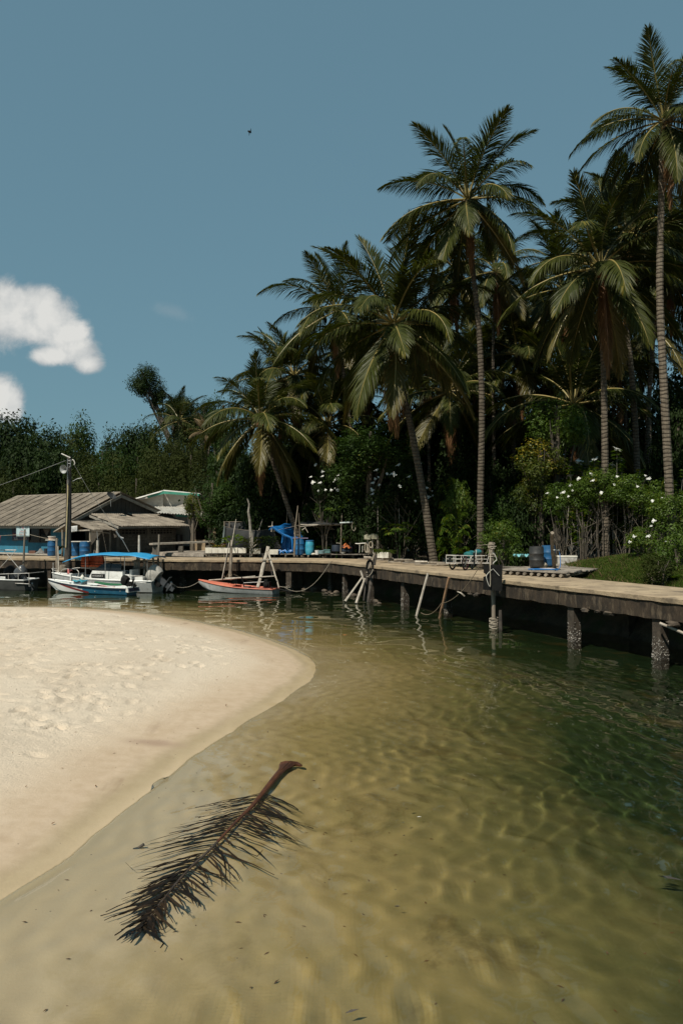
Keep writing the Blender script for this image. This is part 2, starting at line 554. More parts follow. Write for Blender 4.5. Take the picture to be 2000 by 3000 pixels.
M_LEAFOL = leaf_mat('olive_leaf', (0.018, 0.026, 0.006), (0.042, 0.052, 0.012), (0.12, 0.105, 0.03), 0.03, 0.65, 0.22, 0.08)
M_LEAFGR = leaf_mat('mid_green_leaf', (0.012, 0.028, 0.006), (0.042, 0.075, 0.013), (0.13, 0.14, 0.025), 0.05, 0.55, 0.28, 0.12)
M_LEAFBR = leaf_mat('fresh_green_leaf', (0.032, 0.068, 0.009), (0.10, 0.15, 0.02), (0.2, 0.19, 0.028), 0.1, 0.45, 0.32, 0.22)
M_LEAFYE = leaf_mat('yellowing_leaf', (0.035, 0.055, 0.009), (0.1, 0.115, 0.018), (0.26, 0.2, 0.025), 0.3, 0.45, 0.32, 0.2)
M_GRASS = leaf_mat('grass_blade', (0.04, 0.075, 0.010), (0.11, 0.16, 0.026), (0.2, 0.17, 0.055), 0.08, 0.5, 0.3, 0.2)
M_DRYGRASS = leaf_mat('dry_grass_blade', (0.08, 0.055, 0.025), (0.19, 0.135, 0.065), None, 0.1, 0.7, 0.25, 0.2)


def trunk_mat():
    m = bpy.data.materials.new('palm_trunk_bark')
    m.use_nodes = True
    t = m.node_tree
    k = N(t)
    p = t.nodes['Principled BSDF']
    p.inputs['Roughness'].default_value = 0.9
    p.inputs['Specular IOR Level'].default_value = 0.2
    pos = k.n('ShaderNodeTexCoord').outputs['Object']
    warp = k.noise(pos, 2.2, 3, 0.5)
    sep = k.n('ShaderNodeSeparateXYZ', ins={0: pos})
    z = k.m('ADD', sep.outputs[2], k.m('ADD', k.m('MULTIPLY', warp, 0.22), k.m('MULTIPLY', k.noise(pos, 0.6, 2, 0.5), 0.5)))
    ring = k.m('PINGPONG', z, 0.085)
    ringf = k.mapr(ring, 0.012, 0.05)
    nz = k.noise(pos, 5.0, 5, 0.65)
    base = k.mix(k.mapr(nz, 0.3, 0.7), (0.135, 0.112, 0.084), (0.065, 0.053, 0.039))
    oi = k.n('ShaderNodeObjectInfo').outputs['Random']
    col = k.mix(ringf, (0.062, 0.05, 0.038), base)
    col = k.n('ShaderNodeHueSaturation', ins={'Value': k.m('ADD', k.m('MULTIPLY', oi, 0.7), 0.75), 'Color': col}).outputs[0]
    t.links.new(col, p.inputs['Base Color'])
    b = k.n('ShaderNodeBump', ins={'Strength': 1.0, 'Distance': 0.02, 'Height': k.m('ADD', ringf, k.m('MULTIPLY', nz, 0.6))})
    t.links.new(b.outputs[0], p.inputs['Normal'])
    return m


M_TRUNK = trunk_mat()
# ================================================================== TERRAIN, WATER, DOCK
ZD = 1.7                                     # deck top above the water


def fbm(x, y, scale, octv=4, seed=0, gain=0.5):
    """value noise, numpy"""
    tot = np.zeros_like(x)
    amp, f = 1.0, 1.0 / scale
    for o in range(octv):
        X, Y = x * f + 37.1 * o + seed * 11.7, y * f + 17.3 * o - seed * 5.3
        xi, yi = np.floor(X), np.floor(Y)
        fx, fy = X - xi, Y - yi
        fx, fy = fx * fx * (3 - 2 * fx), fy * fy * (3 - 2 * fy)

        def h(a, b):
            s = np.sin(a * 127.1 + b * 311.7 + seed * 74.7) * 43758.5453
            return s - np.floor(s)
        v = (h(xi, yi) * (1 - fx) + h(xi + 1, yi) * fx) * (1 - fy) + (h(xi, yi + 1) * (1 - fx) + h(xi + 1, yi + 1) * fx) * fy
        tot += amp * (v - 0.5)
        amp *= gain
        f *= 2.03
    return tot


def sstep(a, b, x):
    t = np.clip((x - a) / (b - a), 0, 1)
    return t * t * (3 - 2 * t)


def sdist(px, py, poly):
    """signed distance to a polygon, positive inside"""
    d2 = np.full(px.shape, 1e18)
    ins = np.zeros(px.shape, bool)
    n = len(poly)
    for i in range(n):
        ax, ay = poly[i]
        bx, by = poly[(i + 1) % n]
        ex, ey = bx - ax, by - ay
        t = np.clip(((px - ax) * ex + (py - ay) * ey) / (ex * ex + ey * ey + 1e-12), 0, 1)
        qx, qy = px - ax - t * ex, py - ay - t * ey
        d2 = np.minimum(d2, qx * qx + qy * qy)
        c = ((ay > py) != (by > py))
        with np.errstate(divide='ignore', invalid='ignore'):
            xi = ax + (py - ay) * (bx - ax) / (by - ay if by != ay else 1e-12)
        ins ^= (c & (px < xi))
    d = np.sqrt(d2)
    return np.where(ins, d, -d)


shore_px = [(0, 1780), (200, 1780.5), (420, 1797), (560, 1820), (700, 1850), (820, 1890), (885, 1922), (908, 1952), (885, 1995),
            (800, 2052), (700, 2112), (600, 2170), (500, 2235), (400, 2310), (250, 2425), (130, 2530), (0, 2612)]
SH = [G(x, y) for x, y in shore_px]
SH = spline(SH, 4)
shore = [(-70, 37.5), (-28, 35.2)] + [(p.x, p.y) for p in SH] + [(-4.1, 5.4), (-5.2, 3), (-7, 0), (-12, -5), (-30, -9), (-70, -10)]


def floor_h(x, y):
    s = sdist(x, y, shore)
    w = -s
    dep = np.interp(w, [0, 0.15, 0.5, 1.2, 2.5, 4, 6, 9, 13, 30], [0, 0.03, 0.055, 0.11, 0.24, 0.48, 0.92, 1.35, 1.6, 1.9])
    dep = dep * np.where(w > 0.6, 1, 1) * (1 - sstep(0.3, 2.0, w) * 0.45 * (1 - sstep(7.5, 16, y))) 
    land = 0.52 * (1 - np.exp(-np.maximum(s, 0) / 3.0)) * (0.55 + 0.45 * sstep(0, 3.5, s))
    h = np.where(s > 0, land, -dep)
    # undulating dry sand, trampled patches with footprints
    dry = sstep(0.9, 2.6, s)
    tr = sstep(-0.12, 0.25, fbm(x, y, 4.0, 3, 3) + 0.25 * sstep(-5, -12, x))
    h += dry * (0.035 * fbm(x, y, 3.0, 2, 1) + 0.018 * fbm(x, y, 0.5, 3, 2) * (0.3 + 1.2 * tr) + 0.026 * fbm(x, y, 0.15, 3, 5) * (0.1 + 1.3 * tr))
    # soft ripples of the lagoon floor and of the swash
    uw = sstep(0.05, 0.8, w)
    wx = x + 0.5 * fbm(x, y, 1.6, 3, 8)
    wy = y + 0.9 * fbm(x, y, 1.9, 3, 9)
    ph = (0.85 * wx + 0.5 * wy) * 2 * math.pi / 0.42
    # winding sand ripples, crests sharpened in shape to imitate the light lines of caustics
    q1 = 1 - 2 * np.abs(fbm(wx * 0.95 + wy * 0.35, wy * 0.42 - wx * 0.16, 0.62, 2, 33, 0.35))
    q2 = 1 - 2 * np.abs(fbm(wx * 0.8 - wy * 0.3, wy * 0.5 + wx * 0.2, 0.36, 2, 35, 0.35))
    amt = 0.45 + 0.9 * sstep(-0.2, 0.3, fbm(x, y, 2.4, 2, 6))
    uw = uw * (0.15 + 0.85 * sstep(0.5, 2.2, w))
    h += uw * (amt * (0.05 * q1 ** 5 + 0.022 * q2 ** 5) + 0.004 * np.sin(ph + 5.0 * fbm(x, y, 0.8, 3, 4)) + 0.04 * fbm(x, y, 1.3, 4, 7) + 0.12 * fbm(x, y, 4.0, 3, 12) * sstep(1.5, 4, w))
    shl = sstep(0.1, 0.5, w) * (1 - sstep(2.0, 3.6, w))
    h += shl * 0.009 * np.sin((w * 1.0 + 0.55 * fbm(x, y, 1.1, 3, 41) + 0.12 * y) * 2 * math.pi / 0.27) * (0.3 + 1.2 * sstep(-0.15, 0.3, fbm(x, y, 1.7, 2, 43)))
    sw = sstep(-0.9, -0.1, w) * (1 - sstep(0.1, 0.9, w))
    h += sw * 0.007 * np.sin((w + 0.35 * fbm(x, y, 1.2, 3, 14)) * 2 * math.pi / 0.33)
    return h, s


def axis(spans):
    out = []
    for a, b, d in spans:
        out += list(np.arange(a, b, d))
    out.append(spans[-1][1])
    out = np.array(out)
    return out[np.concatenate([[True], np.diff(out) > 1e-4])]


def grid_mesh(name, xs, ys, fn, mats, attr=None):
    X, Y = np.meshgrid(xs, ys)
    H, A = fn(X, Y)
    nx, ny = len(xs), len(ys)
    co = np.stack([X, Y, H], -1).reshape(-1, 3)
    idx = np.arange(nx * ny).reshape(ny, nx)
    q = np.stack([idx[:-1, :-1], idx[:-1, 1:], idx[1:, 1:], idx[1:, :-1]], -1).reshape(-1, 4)
    me = bpy.data.meshes.new(name)
    me.vertices.add(len(co))
    me.vertices.foreach_set('co', co.ravel())
    me.loops.add(q.size)
    me.loops.foreach_set('vertex_index', q.ravel())
    me.polygons.add(len(q))
    me.polygons.foreach_set('loop_start', np.arange(0, q.size, 4))
    me.polygons.foreach_set('loop_total', np.full(len(q), 4))
    me.polygons.foreach_set('use_smooth', np.ones(len(q), bool))
    me.update(calc_edges=True)
    if attr:
        a = me.attributes.new(attr, 'FLOAT', 'POINT')
        a.data.foreach_set('value', A.ravel().astype(np.float32))
    for m in mats: me.materials.append(m)
    return me


def sand_mat():
    m = bpy.data.materials.new('sand')
    m.use_nodes = True
    t = m.node_tree
    k = N(t)
    p = t.nodes['Principled BSDF']
    pos = k.n('ShaderNodeNewGeometry').outputs['Position']
    s = k.n('ShaderNodeAttribute', attribute_name='shore').outputs['Fac']
    n1 = k.noise(pos, 0.7, 5, 0.6)
    n2 = k.noise(pos, 5.0, 6, 0.65)
    n3 = k.noise(pos, 90.0, 3, 0.6)
    dry = k.mix(k.mapr(n1, 0.35, 0.65), (0.65, 0.55, 0.43), (0.59, 0.49, 0.375))
    dry = k.mix(k.m('MULTIPLY', k.mapr(n3, 0.45, 0.75), 0.35), dry, (0.40, 0.34, 0.25))
    damp = k.mix(k.mapr(n2, 0.3, 0.7), (0.47, 0.365, 0.26), (0.415, 0.315, 0.215))
    wetn = k.m('ADD', s, k.m('MULTIPLY', k.m('SUBTRACT', n1, 0.5), 1.6))
    col = k.mix(k.mapr(wetn, 0.7, 2.3), damp, dry)
    wet = k.mix(k.mapr(n2, 0.3, 0.7), (0.335, 0.262, 0.155), (0.295, 0.227, 0.132))
    col = k.mix(k.mapr(k.m('ADD', s, k.m('MULTIPLY', k.m('SUBTRACT', n1, 0.5), 0.5)), -0.05, 0.55), wet, col)
    # dark mineral / weed smears near the waterline and on the lagoon floor
    sm = k.noise(k.n('ShaderNodeMapping', ins={'Vector': pos, 'Rotation': (0, 0, 0.55), 'Scale': (1.6, 0.35, 1)}).outputs[0], 1.0, 4, 0.6)
    band = k.m('MULTIPLY', k.mapr(s, -0.3, 0.2), k.mapr(s, 1.6, 0.6))
    col = k.mix(k.m('MULTIPLY', k.m('MULTIPLY', k.mapr(sm, 0.58, 0.72), band), 0.45), col, (0.2, 0.13, 0.085))
    sp0 = G(452, 2188)
    rel = k.n('ShaderNodeMapping', ins={'Vector': k.n('ShaderNodeVectorMath', operation='SUBTRACT', ins={0: pos, 1: (sp0.x, sp0.y, 0.1)}).outputs[0], 'Rotation': (0, 0, -0.95), 'Scale': (1.0, 2.6, 0.0)}).outputs[0]
    smd = k.m('ADD', k.n('ShaderNodeVectorMath', operation='LENGTH', ins={0: rel}).outputs['Value'], k.m('MULTIPLY', k.m('SUBTRACT', n2, 0.5), 0.9))
    col = k.mix(k.m('MULTIPLY', k.mapr(smd, 0.75, 0.0), 0.5), col, (0.2, 0.12, 0.085))
    bed_noise = k.noise(pos, 0.42, 6, 0.68, 0.5)
    bed_noise_fine = k.noise(pos, 2.6, 5, 0.65, 0.6)
    # away from the bank, light lost in deeper water is painted into the bed
    bed_n = k.m('ADD', s, k.m('ADD', k.m('MULTIPLY', k.m('SUBTRACT', bed_noise, 0.5), 3.4), k.m('MULTIPLY', k.m('SUBTRACT', bed_noise_fine, 0.5), 1.3)))
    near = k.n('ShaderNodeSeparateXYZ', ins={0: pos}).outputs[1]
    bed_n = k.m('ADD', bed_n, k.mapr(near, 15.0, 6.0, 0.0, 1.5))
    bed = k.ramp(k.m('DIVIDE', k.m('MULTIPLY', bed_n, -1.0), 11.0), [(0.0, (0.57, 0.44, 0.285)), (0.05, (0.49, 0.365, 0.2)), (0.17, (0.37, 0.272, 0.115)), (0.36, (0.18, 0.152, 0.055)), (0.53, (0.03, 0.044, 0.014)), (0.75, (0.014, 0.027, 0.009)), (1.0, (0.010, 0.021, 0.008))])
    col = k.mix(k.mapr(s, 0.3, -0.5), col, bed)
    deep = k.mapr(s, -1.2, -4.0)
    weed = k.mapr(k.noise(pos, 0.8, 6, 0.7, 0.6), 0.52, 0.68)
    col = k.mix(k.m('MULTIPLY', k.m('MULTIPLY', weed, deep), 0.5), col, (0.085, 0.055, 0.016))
    # small dark grains and bits
    vo = k.n('ShaderNodeTexVoronoi', ins={'Vector': pos, 'Scale': 7.0, 'Randomness': 1.0})
    spk = k.m('MULTIPLY', k.m('LESS_THAN', vo.outputs['Distance'], 0.075), k.m('GREATER_THAN', k.n('ShaderNodeSeparateColor', ins={0: vo.outputs['Color']}).outputs[0], 0.72))
    col = k.mix(k.m('MULTIPLY', spk, 0.7), col, (0.1, 0.075, 0.05))
    t.links.new(col, p.inputs['Base Color'])
    p.inputs['Specular IOR Level'].default_value = 0.25
    t.links.new(k.mapr(s, -0.1, 0.5, 0.42, 0.95), p.inputs['Roughness'])
    hgt = k.m('ADD', k.m('MULTIPLY', n2, 0.35), k.m('ADD', k.m('MULTIPLY', k.noise(pos, 22.0, 5, 0.7), 0.5), k.m('MULTIPLY', n3, 0.12)))
    dist = k.m('MULTIPLY', k.mapr(s, 0.6, 2.8, 0.12, 1.0), 0.075)
    b = k.n('ShaderNodeBump', ins={'Strength': 1.0, 'Distance': dist, 'Height': hgt})
    t.links.new(b.outputs[0], p.inputs['Normal'])
    return m


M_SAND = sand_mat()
FOOT = []
_r = random.Random(5)
for _ in range(150):                       # walking lines and single dents in the dry sand
    if _r.random() < 0.32:
        x0, y0, a = _r.uniform(-16, -3), _r.uniform(12, 31), _r.uniform(0, 6.28)
        for i in range(_r.randint(4, 12)):
            FOOT.append((x0 + math.cos(a) * i * 0.62 + (0.1 if i % 2 else -0.1) * math.sin(a), y0 + math.sin(a) * i * 0.62 - (0.1 if i % 2 else -0.1) * math.cos(a), a, 1.0))
            a += _r.uniform(-0.15, 0.15)
    else:
        cx, cy = _r.uniform(-17, -3), _r.uniform(10, 32)
        for i in range(_r.randint(1, 9)):
            FOOT.append((cx + _r.gauss(0, 0.5), cy + _r.gauss(0, 0.6), _r.uniform(0, 6.28), _r.uniform(0.5, 1.1)))


def beach_fn(X, Y):
    h, s = floor_h(X, Y)
    xs, ys = X[0], Y[:, 0]
    for (fx, fy, a, sc) in FOOT:
        i0, i1 = np.searchsorted(xs, [fx - 0.4, fx + 0.4])
        j0, j1 = np.searchsorted(ys, [fy - 0.4, fy + 0.4])
        if i1 - i0 < 2 or j1 - j0 < 2: continue
        sl = (slice(j0, j1), slice(i0, i1))
        dx, dy = X[sl] - fx, Y[sl] - fy
        u, v = dx * math.cos(a) + dy * math.sin(a), -dx * math.sin(a) + dy * math.cos(a)
        q = (u / 0.17) ** 2 + (v / 0.09) ** 2
        h[sl] += sstep(1.2, 2.4, s[sl]) * sc * (-0.062 * np.exp(-q) + 0.028 * np.exp(-(np.sqrt(q) - 1.45) ** 2 / 0.12))
    return h, s


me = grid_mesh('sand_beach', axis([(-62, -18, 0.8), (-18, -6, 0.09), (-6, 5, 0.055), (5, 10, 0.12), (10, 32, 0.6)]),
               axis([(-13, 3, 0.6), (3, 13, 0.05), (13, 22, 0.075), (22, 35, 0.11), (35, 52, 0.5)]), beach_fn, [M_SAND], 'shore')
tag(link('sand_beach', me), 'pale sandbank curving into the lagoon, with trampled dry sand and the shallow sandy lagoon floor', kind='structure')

# ---- the dock's front line
FR = [G(x, y, ZD) for x, y in ((0, 1634), (500, 1639), (948, 1642), (1000, 1646.5), (1400, 1690.5), (2000, 1757))]
far_l = FR[0] + (FR[0] - FR[1]).normalized() * 45
far_r = FR[-1] + (FR[-1] - FR[-2]).normalized() * 34
front = [far_l] + FR + [far_r]


def chaikin(p, n=1):
    for _ in range(n):
        q = [p[0]]
        for i in range(len(p) - 1):
            q += [p[i].lerp(p[i + 1], 0.25), p[i].lerp(p[i + 1], 0.75)]
        q.append(p[-1])
        p = q
    return p


def resample(p, step):
    out, acc = [p[0].copy()], 0.0
    for i in range(len(p) - 1):
        L = (p[i + 1] - p[i]).length
        n = max(1, round(L / step))
        for j in range(1, n + 1):
            out.append(p[i].lerp(p[i + 1], j / n))
    return out


land = [(p.x, p.y) for p in front] + [(60, -30), (400, -40), (400, 600), (-400, 600), (-400, 90)]


def ground_fn(X, Y):
    t = sdist(X, Y, land)
    n = fbm(X, Y, 3.0, 3, 21)
    h = np.interp(t, [-2, 0.6, 1.6, 2.6, 3.4, 5], [-3.2, -3.0, -0.75, 0.35, 1.35, 1.52]) + np.where(t > -1, 0.12 * n, 0)
    h += np.where(t > 1.0, 0.25 * fbm(X, Y, 1.1, 3, 23) * (1 - sstep(3.0, 4.0, t)), 0)
    h += sstep(72, 130, Y) * 9 * (0.8 + 0.3 * fbm(X, Y, 40, 2, 25)) * sstep(2, 6, t)
    rim = np.maximum(sstep(-56, -60, X), sstep(-10, -13, Y))
    h = np.maximum(h, -3.2 + rim * 3.9)
    h = np.where(t > 3.2, np.maximum(h, 1.3), h)
    h += sstep(3.2, 7.0, t) * 0.85 * np.exp(-((X - 13.5) / 4.5) ** 2 - ((Y - 30) / 7.0) ** 2)
    return h, t


M_SOIL = mat('leaf_litter_soil', (0.10, 0.078, 0.05), (0.045, 0.036, 0.024), 0.95, 1.5, 0.03, 8, vec='World', stain=(0.03, 0.05, 0.012), stain_scale=0.7, stain_amt=0.9)
me = grid_mesh('ground', axis([(-500, -70, 20), (-70, -24, 2.0), (-24, 24, 0.4), (24, 60, 2), (60, 500, 20)]),
               axis([(-500, -20, 20), (-20, 14, 1.5), (14, 58, 0.4), (58, 140, 3), (140, 640, 25)]), ground_fn, [M_SOIL])
tag(link('ground', me), 'dark earth and leaf litter behind and under the dock', kind='structure')


def water_mat():
    m = bpy.data.materials.new('lagoon_water')
    m.use_nodes = True
    t = m.node_tree
    t.nodes.clear()
    k = N(t)
    out = k.n('ShaderNodeOutputMaterial')
    g = k.n('ShaderNodeBsdfGlass', ins={'Color': (0.985, 1.0, 0.965, 1), 'Roughness': 0.0, 'IOR': 1.33})
    t.links.new(g.outputs[0], out.inputs['Surface'])
    return m


def waves(X, Y):
    """small wind ripples as real relief: sums of short sine waves, gently warped"""
    g = np.random.default_rng(17)
    wx = X + 0.16 * np.sin(0.9 * Y + 1.3) + 0.10 * np.sin(1.7 * X - 1.1 * Y)
    wy = Y + 0.16 * np.sin(0.8 * X + 0.4) + 0.10 * np.sin(1.3 * Y + 0.9 * X + 2)
    mask = 0.55 + 0.45 * np.sin(0.55 * X + 0.3 * Y + 1) * np.sin(0.42 * Y - 0.25 * X)
    H = np.zeros_like(X)
    far = sstep(17, 24, Y)
    for i in range(16):
        L = 0.26 * (0.62 / 0.26) ** g.random()
        th = g.normal(0.08, 0.45)
        a = WAVE_C * (L / 6.283) ** 2
        H += a * np.sin((wx * math.cos(th) + wy * math.sin(th)) * 6.283 / L + g.uniform(0, 6.28)) * (1 - far)
    for i in range(8):
        L = 0.8 + 1.3 * g.random()
        th = g.normal(1.1, 0.6)
        H += 0.0028 * L * np.sin((wx * math.cos(th) + wy * math.sin(th)) * 6.283 / L + g.uniform(0, 6.28)) * far
    edge = sstep(0.0, 1.0, -sdist(X, Y, shore))
    H = H * (1 - 0.45 * sstep(9, 17, Y)) * (0.4 + 0.8 * mask) * (0.25 + 0.75 * edge)
    # where it thins out on the sand the sheet turns down into it
    return H - 0.09 * sstep(-0.034, -0.012, floor_h(X, Y)[0]), X * 0


def graded(lo, a, b, hi, d, ratio, dmax_lo, dmax_hi):
    """even spacing between a and b, growing gently towards lo and hi"""
    out = list(np.arange(a, b, d))
    for end, dmax, sgn in ((hi, dmax_hi, 1), (lo, dmax_lo, -1)):
        q, st, ext = (out[-1], d, [])
        q = out[-1] if sgn > 0 else a
        while (end - q) * sgn > 0:
            st = min(st * ratio, dmax)
            q += sgn * st
            ext.append(q)
        out = out + ext if sgn > 0 else ext[::-1] + out
    return np.array(out)


WAVE_C = 0.6
me = grid_mesh('water', graded(-60, -5.6, 8.0, 34, 0.042, 1.06, 1.0, 1.0), graded(-12.9, 2.4, 19, 56, 0.042, 1.05, 0.5, 0.14), waves, [water_mat()])
o = link('water', me)
o.cycles.is_caustics_caster = True
sun_d.cycles.is_caustics_light = True
SC.cycles.caustics_refractive = True
tag(o, 'calm clear green lagoon water between the sandbank and the dock', kind='structure')

# ---- dock
dock = empty('dock', (0, 38, 0), 0, 'long stained concrete dock on square piles running along the far side of the lagoon', 'dock')
line = resample(chaikin(front, 2), 0.5)
nrm = []
for i, p in enumerate(line):
    t = (line[min(i + 1, len(line) - 1)] - line[max(i - 1, 0)]).normalized()
    n = Vector((-t.y, t.x, 0))
    if n.y < 0 and abs(n.y) > abs(n.x) or (abs(n.x) >= abs(n.y) and n.x < 0): n = -n
    nrm.append(n)
for _ in range(6):
    nrm = [(nrm[max(i - 1, 0)] + nrm[i] + nrm[min(i + 1, len(nrm) - 1)]).normalized() for i in range(len(nrm))]
WID = 3.0
rr = random.Random(3)
jit = [(rr.uniform(-0.018, 0.018), rr.uniform(-0.012, 0.012)) for _ in line]
SEG = 12
i0 = 0
while i0 < len(line) - 1:
    i1 = min(i0 + SEG, len(line) - 1)
    b = MB()
    rows = []
    for i in range(i0, i1 + 1):
        p, n = line[i].copy(), nrm[i]
        gap = 0.007 if i == i0 else (-0.007 if i == i1 else 0)
        t = (line[min(i + 1, len(line) - 1)] - line[max(i - 1, 0)]).normalized()
        p = p + t * gap
        j, jz = jit[i]
        q0 = p + n * j
        rows.append([q0 + Vector((0, 0, jz * 0.4 - 0.015)) - n * 0.0, q0 + n * 0.03 + Vector((0, 0, jz * 0.4)), p + n * 1.0, p + n * 2.0, p + n * WID, p + n * WID - Vector((0, 0, 0.22)),
                     q0 + n * 0.05 - Vector((0, 0, 0.15 + jz)), q0 + n * 0.004 - Vector((0, 0, 0.13 + jz))])
    m = len(rows[0])
    vs_ = [v for r_ in rows for v in r_]
    fs = []
    for i in range(len(rows) - 1):
        for j in range(m):
            jj = (j + 1) % m
            fs.append((i * m + j, i * m + jj, (i + 1) * m + jj, (i + 1) * m + j))
    fs.append(tuple(range(m)))
    fs.append(tuple((len(rows) - 1) * m + j for j in reversed(range(m))))
    b.add(vs_, fs)
    b.mi = [0] * len(b.f)
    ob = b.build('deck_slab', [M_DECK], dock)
    # the edge beam under the lip, with an uneven worn face
    b = MB()
    rows = []
    for i in range(i0, i1 + 1):
        for sub in range(2 if i < i1 else 1):
            f = sub * 0.5
            ii = min(i + 1, len(line) - 1)
            p, n = line[i].lerp(line[ii], f), nrm[i].lerp(nrm[ii], f).normalized()
            cut = 0.02 if (i == i0 and sub == 0) else (-0.02 if i == i1 else 0)
            t = (line[ii] - line[max(i - 1, 0)]).normalized()
            p = p + t * cut
            col_ = []
            for kz, zz in enumerate((-0.155, -0.25, -0.36, -0.47, -0.60)):
                col_.append(p + n * (0.055 + rr.uniform(-0.012, 0.012)) + Vector((0, 0, zz + (rr.uniform(-0.025, 0.012) if kz == 4 else 0))))
            col_ += [p + n * 0.40 + Vector((0, 0, -0.60)), p + n * 0.40 + Vector((0, 0, -0.155))]
            rows.append(col_)
    m = len(rows[0])
    vs_ = [v for r_ in rows for v in r_]
    fs = []
    for i in range(len(rows) - 1):
        for j in range(m):
            jj = (j + 1) % m
            fs.append((i * m + j, i * m + jj, (i + 1) * m + jj, (i + 1) * m + j))
    fs.append(tuple(range(m)))
    fs.append(tuple((len(rows) - 1) * m + j for j in reversed(range(m))))
    b.add(vs_, fs)
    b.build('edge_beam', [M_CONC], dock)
    i0 = i1


def near_line(px, py):
    g = G(px, py)
    k_ = min(range(len(line)), key=lambda i: (line[i].xy - g.xy).length)
    return g, line[k_], nrm[k_]


def pile(x, y, w, n, barn=220, ztop=1.12, seed=0):
    r = random.Random(seed)
    b = MB()
    ang = math.atan2(n.y, n.x)
    zs = np.linspace(-3.0, ztop, 14)
    rows = []
    for z in zs:
        ww = w / 2 * (1 + 0.03 * r.uniform(-1, 1))
        rows.append([Vector((x, y, z)) + Matrix.Rotation(ang, 3, 'Z') @ Vector((a * ww, c * ww, 0)) for a, c in ((-1, -1), (-0.8, -1), (0.8, -1), (1, -1), (1, 1), (-1, 1))])
    vs_ = [v for q in rows for v in q]
    m = 6
    fs = [(i * m + j, i * m + (j + 1) % m, (i + 1) * m + (j + 1) % m, (i + 1) * m + j) for i in range(len(rows) - 1) for j in range(m)]
    b.add(vs_, fs)
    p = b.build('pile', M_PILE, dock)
    if barn:
        b = MB()
        Rm = Matrix.Rotation(ang, 3, 'Z')
        for _ in range(barn):
            z = min(0.62, abs(r.gauss(0.2, 0.2))) - 0.03
            side = r.choice((0, 0, 1, 2, 3))
            a = r.uniform(-1, 1) * w / 2
            q = (Vector((-w / 2, a, 0)), Vector((a, -w / 2, 0)), Vector((a, w / 2, 0)), Vector((w / 2, a, 0)))[side]
            q = Rm @ q + Vector((x, y, z))
            s_ = r.uniform(0.014, 0.034)
            d_ = [Vector((r.gauss(0, 1), r.gauss(0, 1), r.gauss(0, 1))).normalized() * s_ for _ in range(4)]
            b.add([q + v for v in d_], [(0, 1, 2), (0, 2, 3), (0, 3, 1), (1, 3, 2)])
        tag(b.build('barnacles', M_BARN, p, smooth=False), kind='stuff')


for i, (px, py, w, bn) in enumerate([(1915, 1933, 0.29, 330), (1668, 1880, 0.28, 300), (1312, 1795, 0.26, 180), (1186, 1776, 0.27, 220), (1078, 1757, 0.2, 60), (996, 1742, 0.19, 140),
                                     (968, 1731, 0.2, 120), (838, 1734, 0.3, 140), (690, 1727, 0.26, 60), (536, 1722, 0.27, 120), (330, 1722, 0.27, 0), (130, 1722, 0.27, 0), (-60, 1722, 0.27, 0)]):
    g, lp, n = near_line(px, py)
    t = (g - lp).dot(n)
    g2 = g + n * max(0.0, 0.26 - t)
    pile(g2.x, g2.y, w, n, bn, seed=i)
    if i in (0, 1, 3, 7, 9, 10, 11, 12):
        q = g2 + n * 2.2
        pile(q.x, q.y, w, n, 0, 1.45, seed=i + 50)
for s_ in (5.2, 10.5, 16):          # on along the dock past the frame's right edge
    q = FR[-1] + (far_r - FR[-1]).normalized() * s_ + nrm[-2] * 0.3
    pile(q.x, q.y, 0.29, nrm[-2], 0, seed=int(s_ * 7))

# ---- rocks and rubble at the foot of the dock
rk = [random.Random(11)]
ROCKS = [(900, 1727, 0.20), (918, 1729, 0.21), (934, 1726, 0.19), (950, 1734, 0.16), (965, 1738, 0.13), (984, 1738, 0.14), (890, 1730, 0.13), (1022, 1738, 0.22), (1036, 1748, 0.16), (972, 1742, 0.1), (955, 1741, 0.1), (1100, 1765, 0.14), (1110, 1770, 0.1)]
nth = ['first', 'second', 'third', 'fourth', 'fifth', 'sixth', 'seventh', 'eighth', 'ninth', 'tenth', 'eleventh', 'twelfth', 'thirteenth', 'fourteenth', 'fifteenth', 'sixteenth', 'seventeenth', 'eighteenth', 'nineteenth', 'twentieth']
for i, (px, py, r) in enumerate(sorted(ROCKS)):
    g = G(px, py)
    b = MB()
    b.ball((0, 0, 0), (r * 1.3, r, r * 0.75), 9, 6, jit=0.14, rnd=rk[0])
    o = b.build('rock', M_ROCK)
    o.location = (g.x, g.y, r * 0.25)
    o.rotation_euler = (0, 0, rk[0].uniform(0, 6))
    tag(o, 'wet brown rock under the dock, %s from the left along the waterline' % nth[i], 'rock', 'rocks at the waterline under the dock')
for i, (px, py, zt) in enumerate([(1385, 1750, 0.78), (1398, 1756, 0.72), (1412, 1752, 0.8), (1712, 1797, 0.88), (1752, 1803, 0.84), (1785, 1806, 0.84), (1975, 1838, 0.8)]):
    lp = min(range(len(line)), key=lambda k_: abs((D(px, py, line[k_].y) - line[k_]).x))
    c = line[lp] + nrm[lp] * 0.55
    g = D(px, py, c.y)
    b = MB()
    r = rk[0].uniform(0.1, 0.2)
    b.ball((0, 0, 0), (r * 1.5, r * 0.9, r * 0.5), 9, 6, jit=0.28, rnd=rk[0])
    o = b.build('rubble_lump', M_ROCK)
    o.location = (g.x, g.y, 1.1 - r * 0.4)
    o.rotation_euler = (0, 0, rk[0].uniform(0, 6))
    tag(o, 'lump of broken concrete rubble beneath the dock beam, %s from the left' % nth[i], 'rubble', 'rubble lumps under the beam')
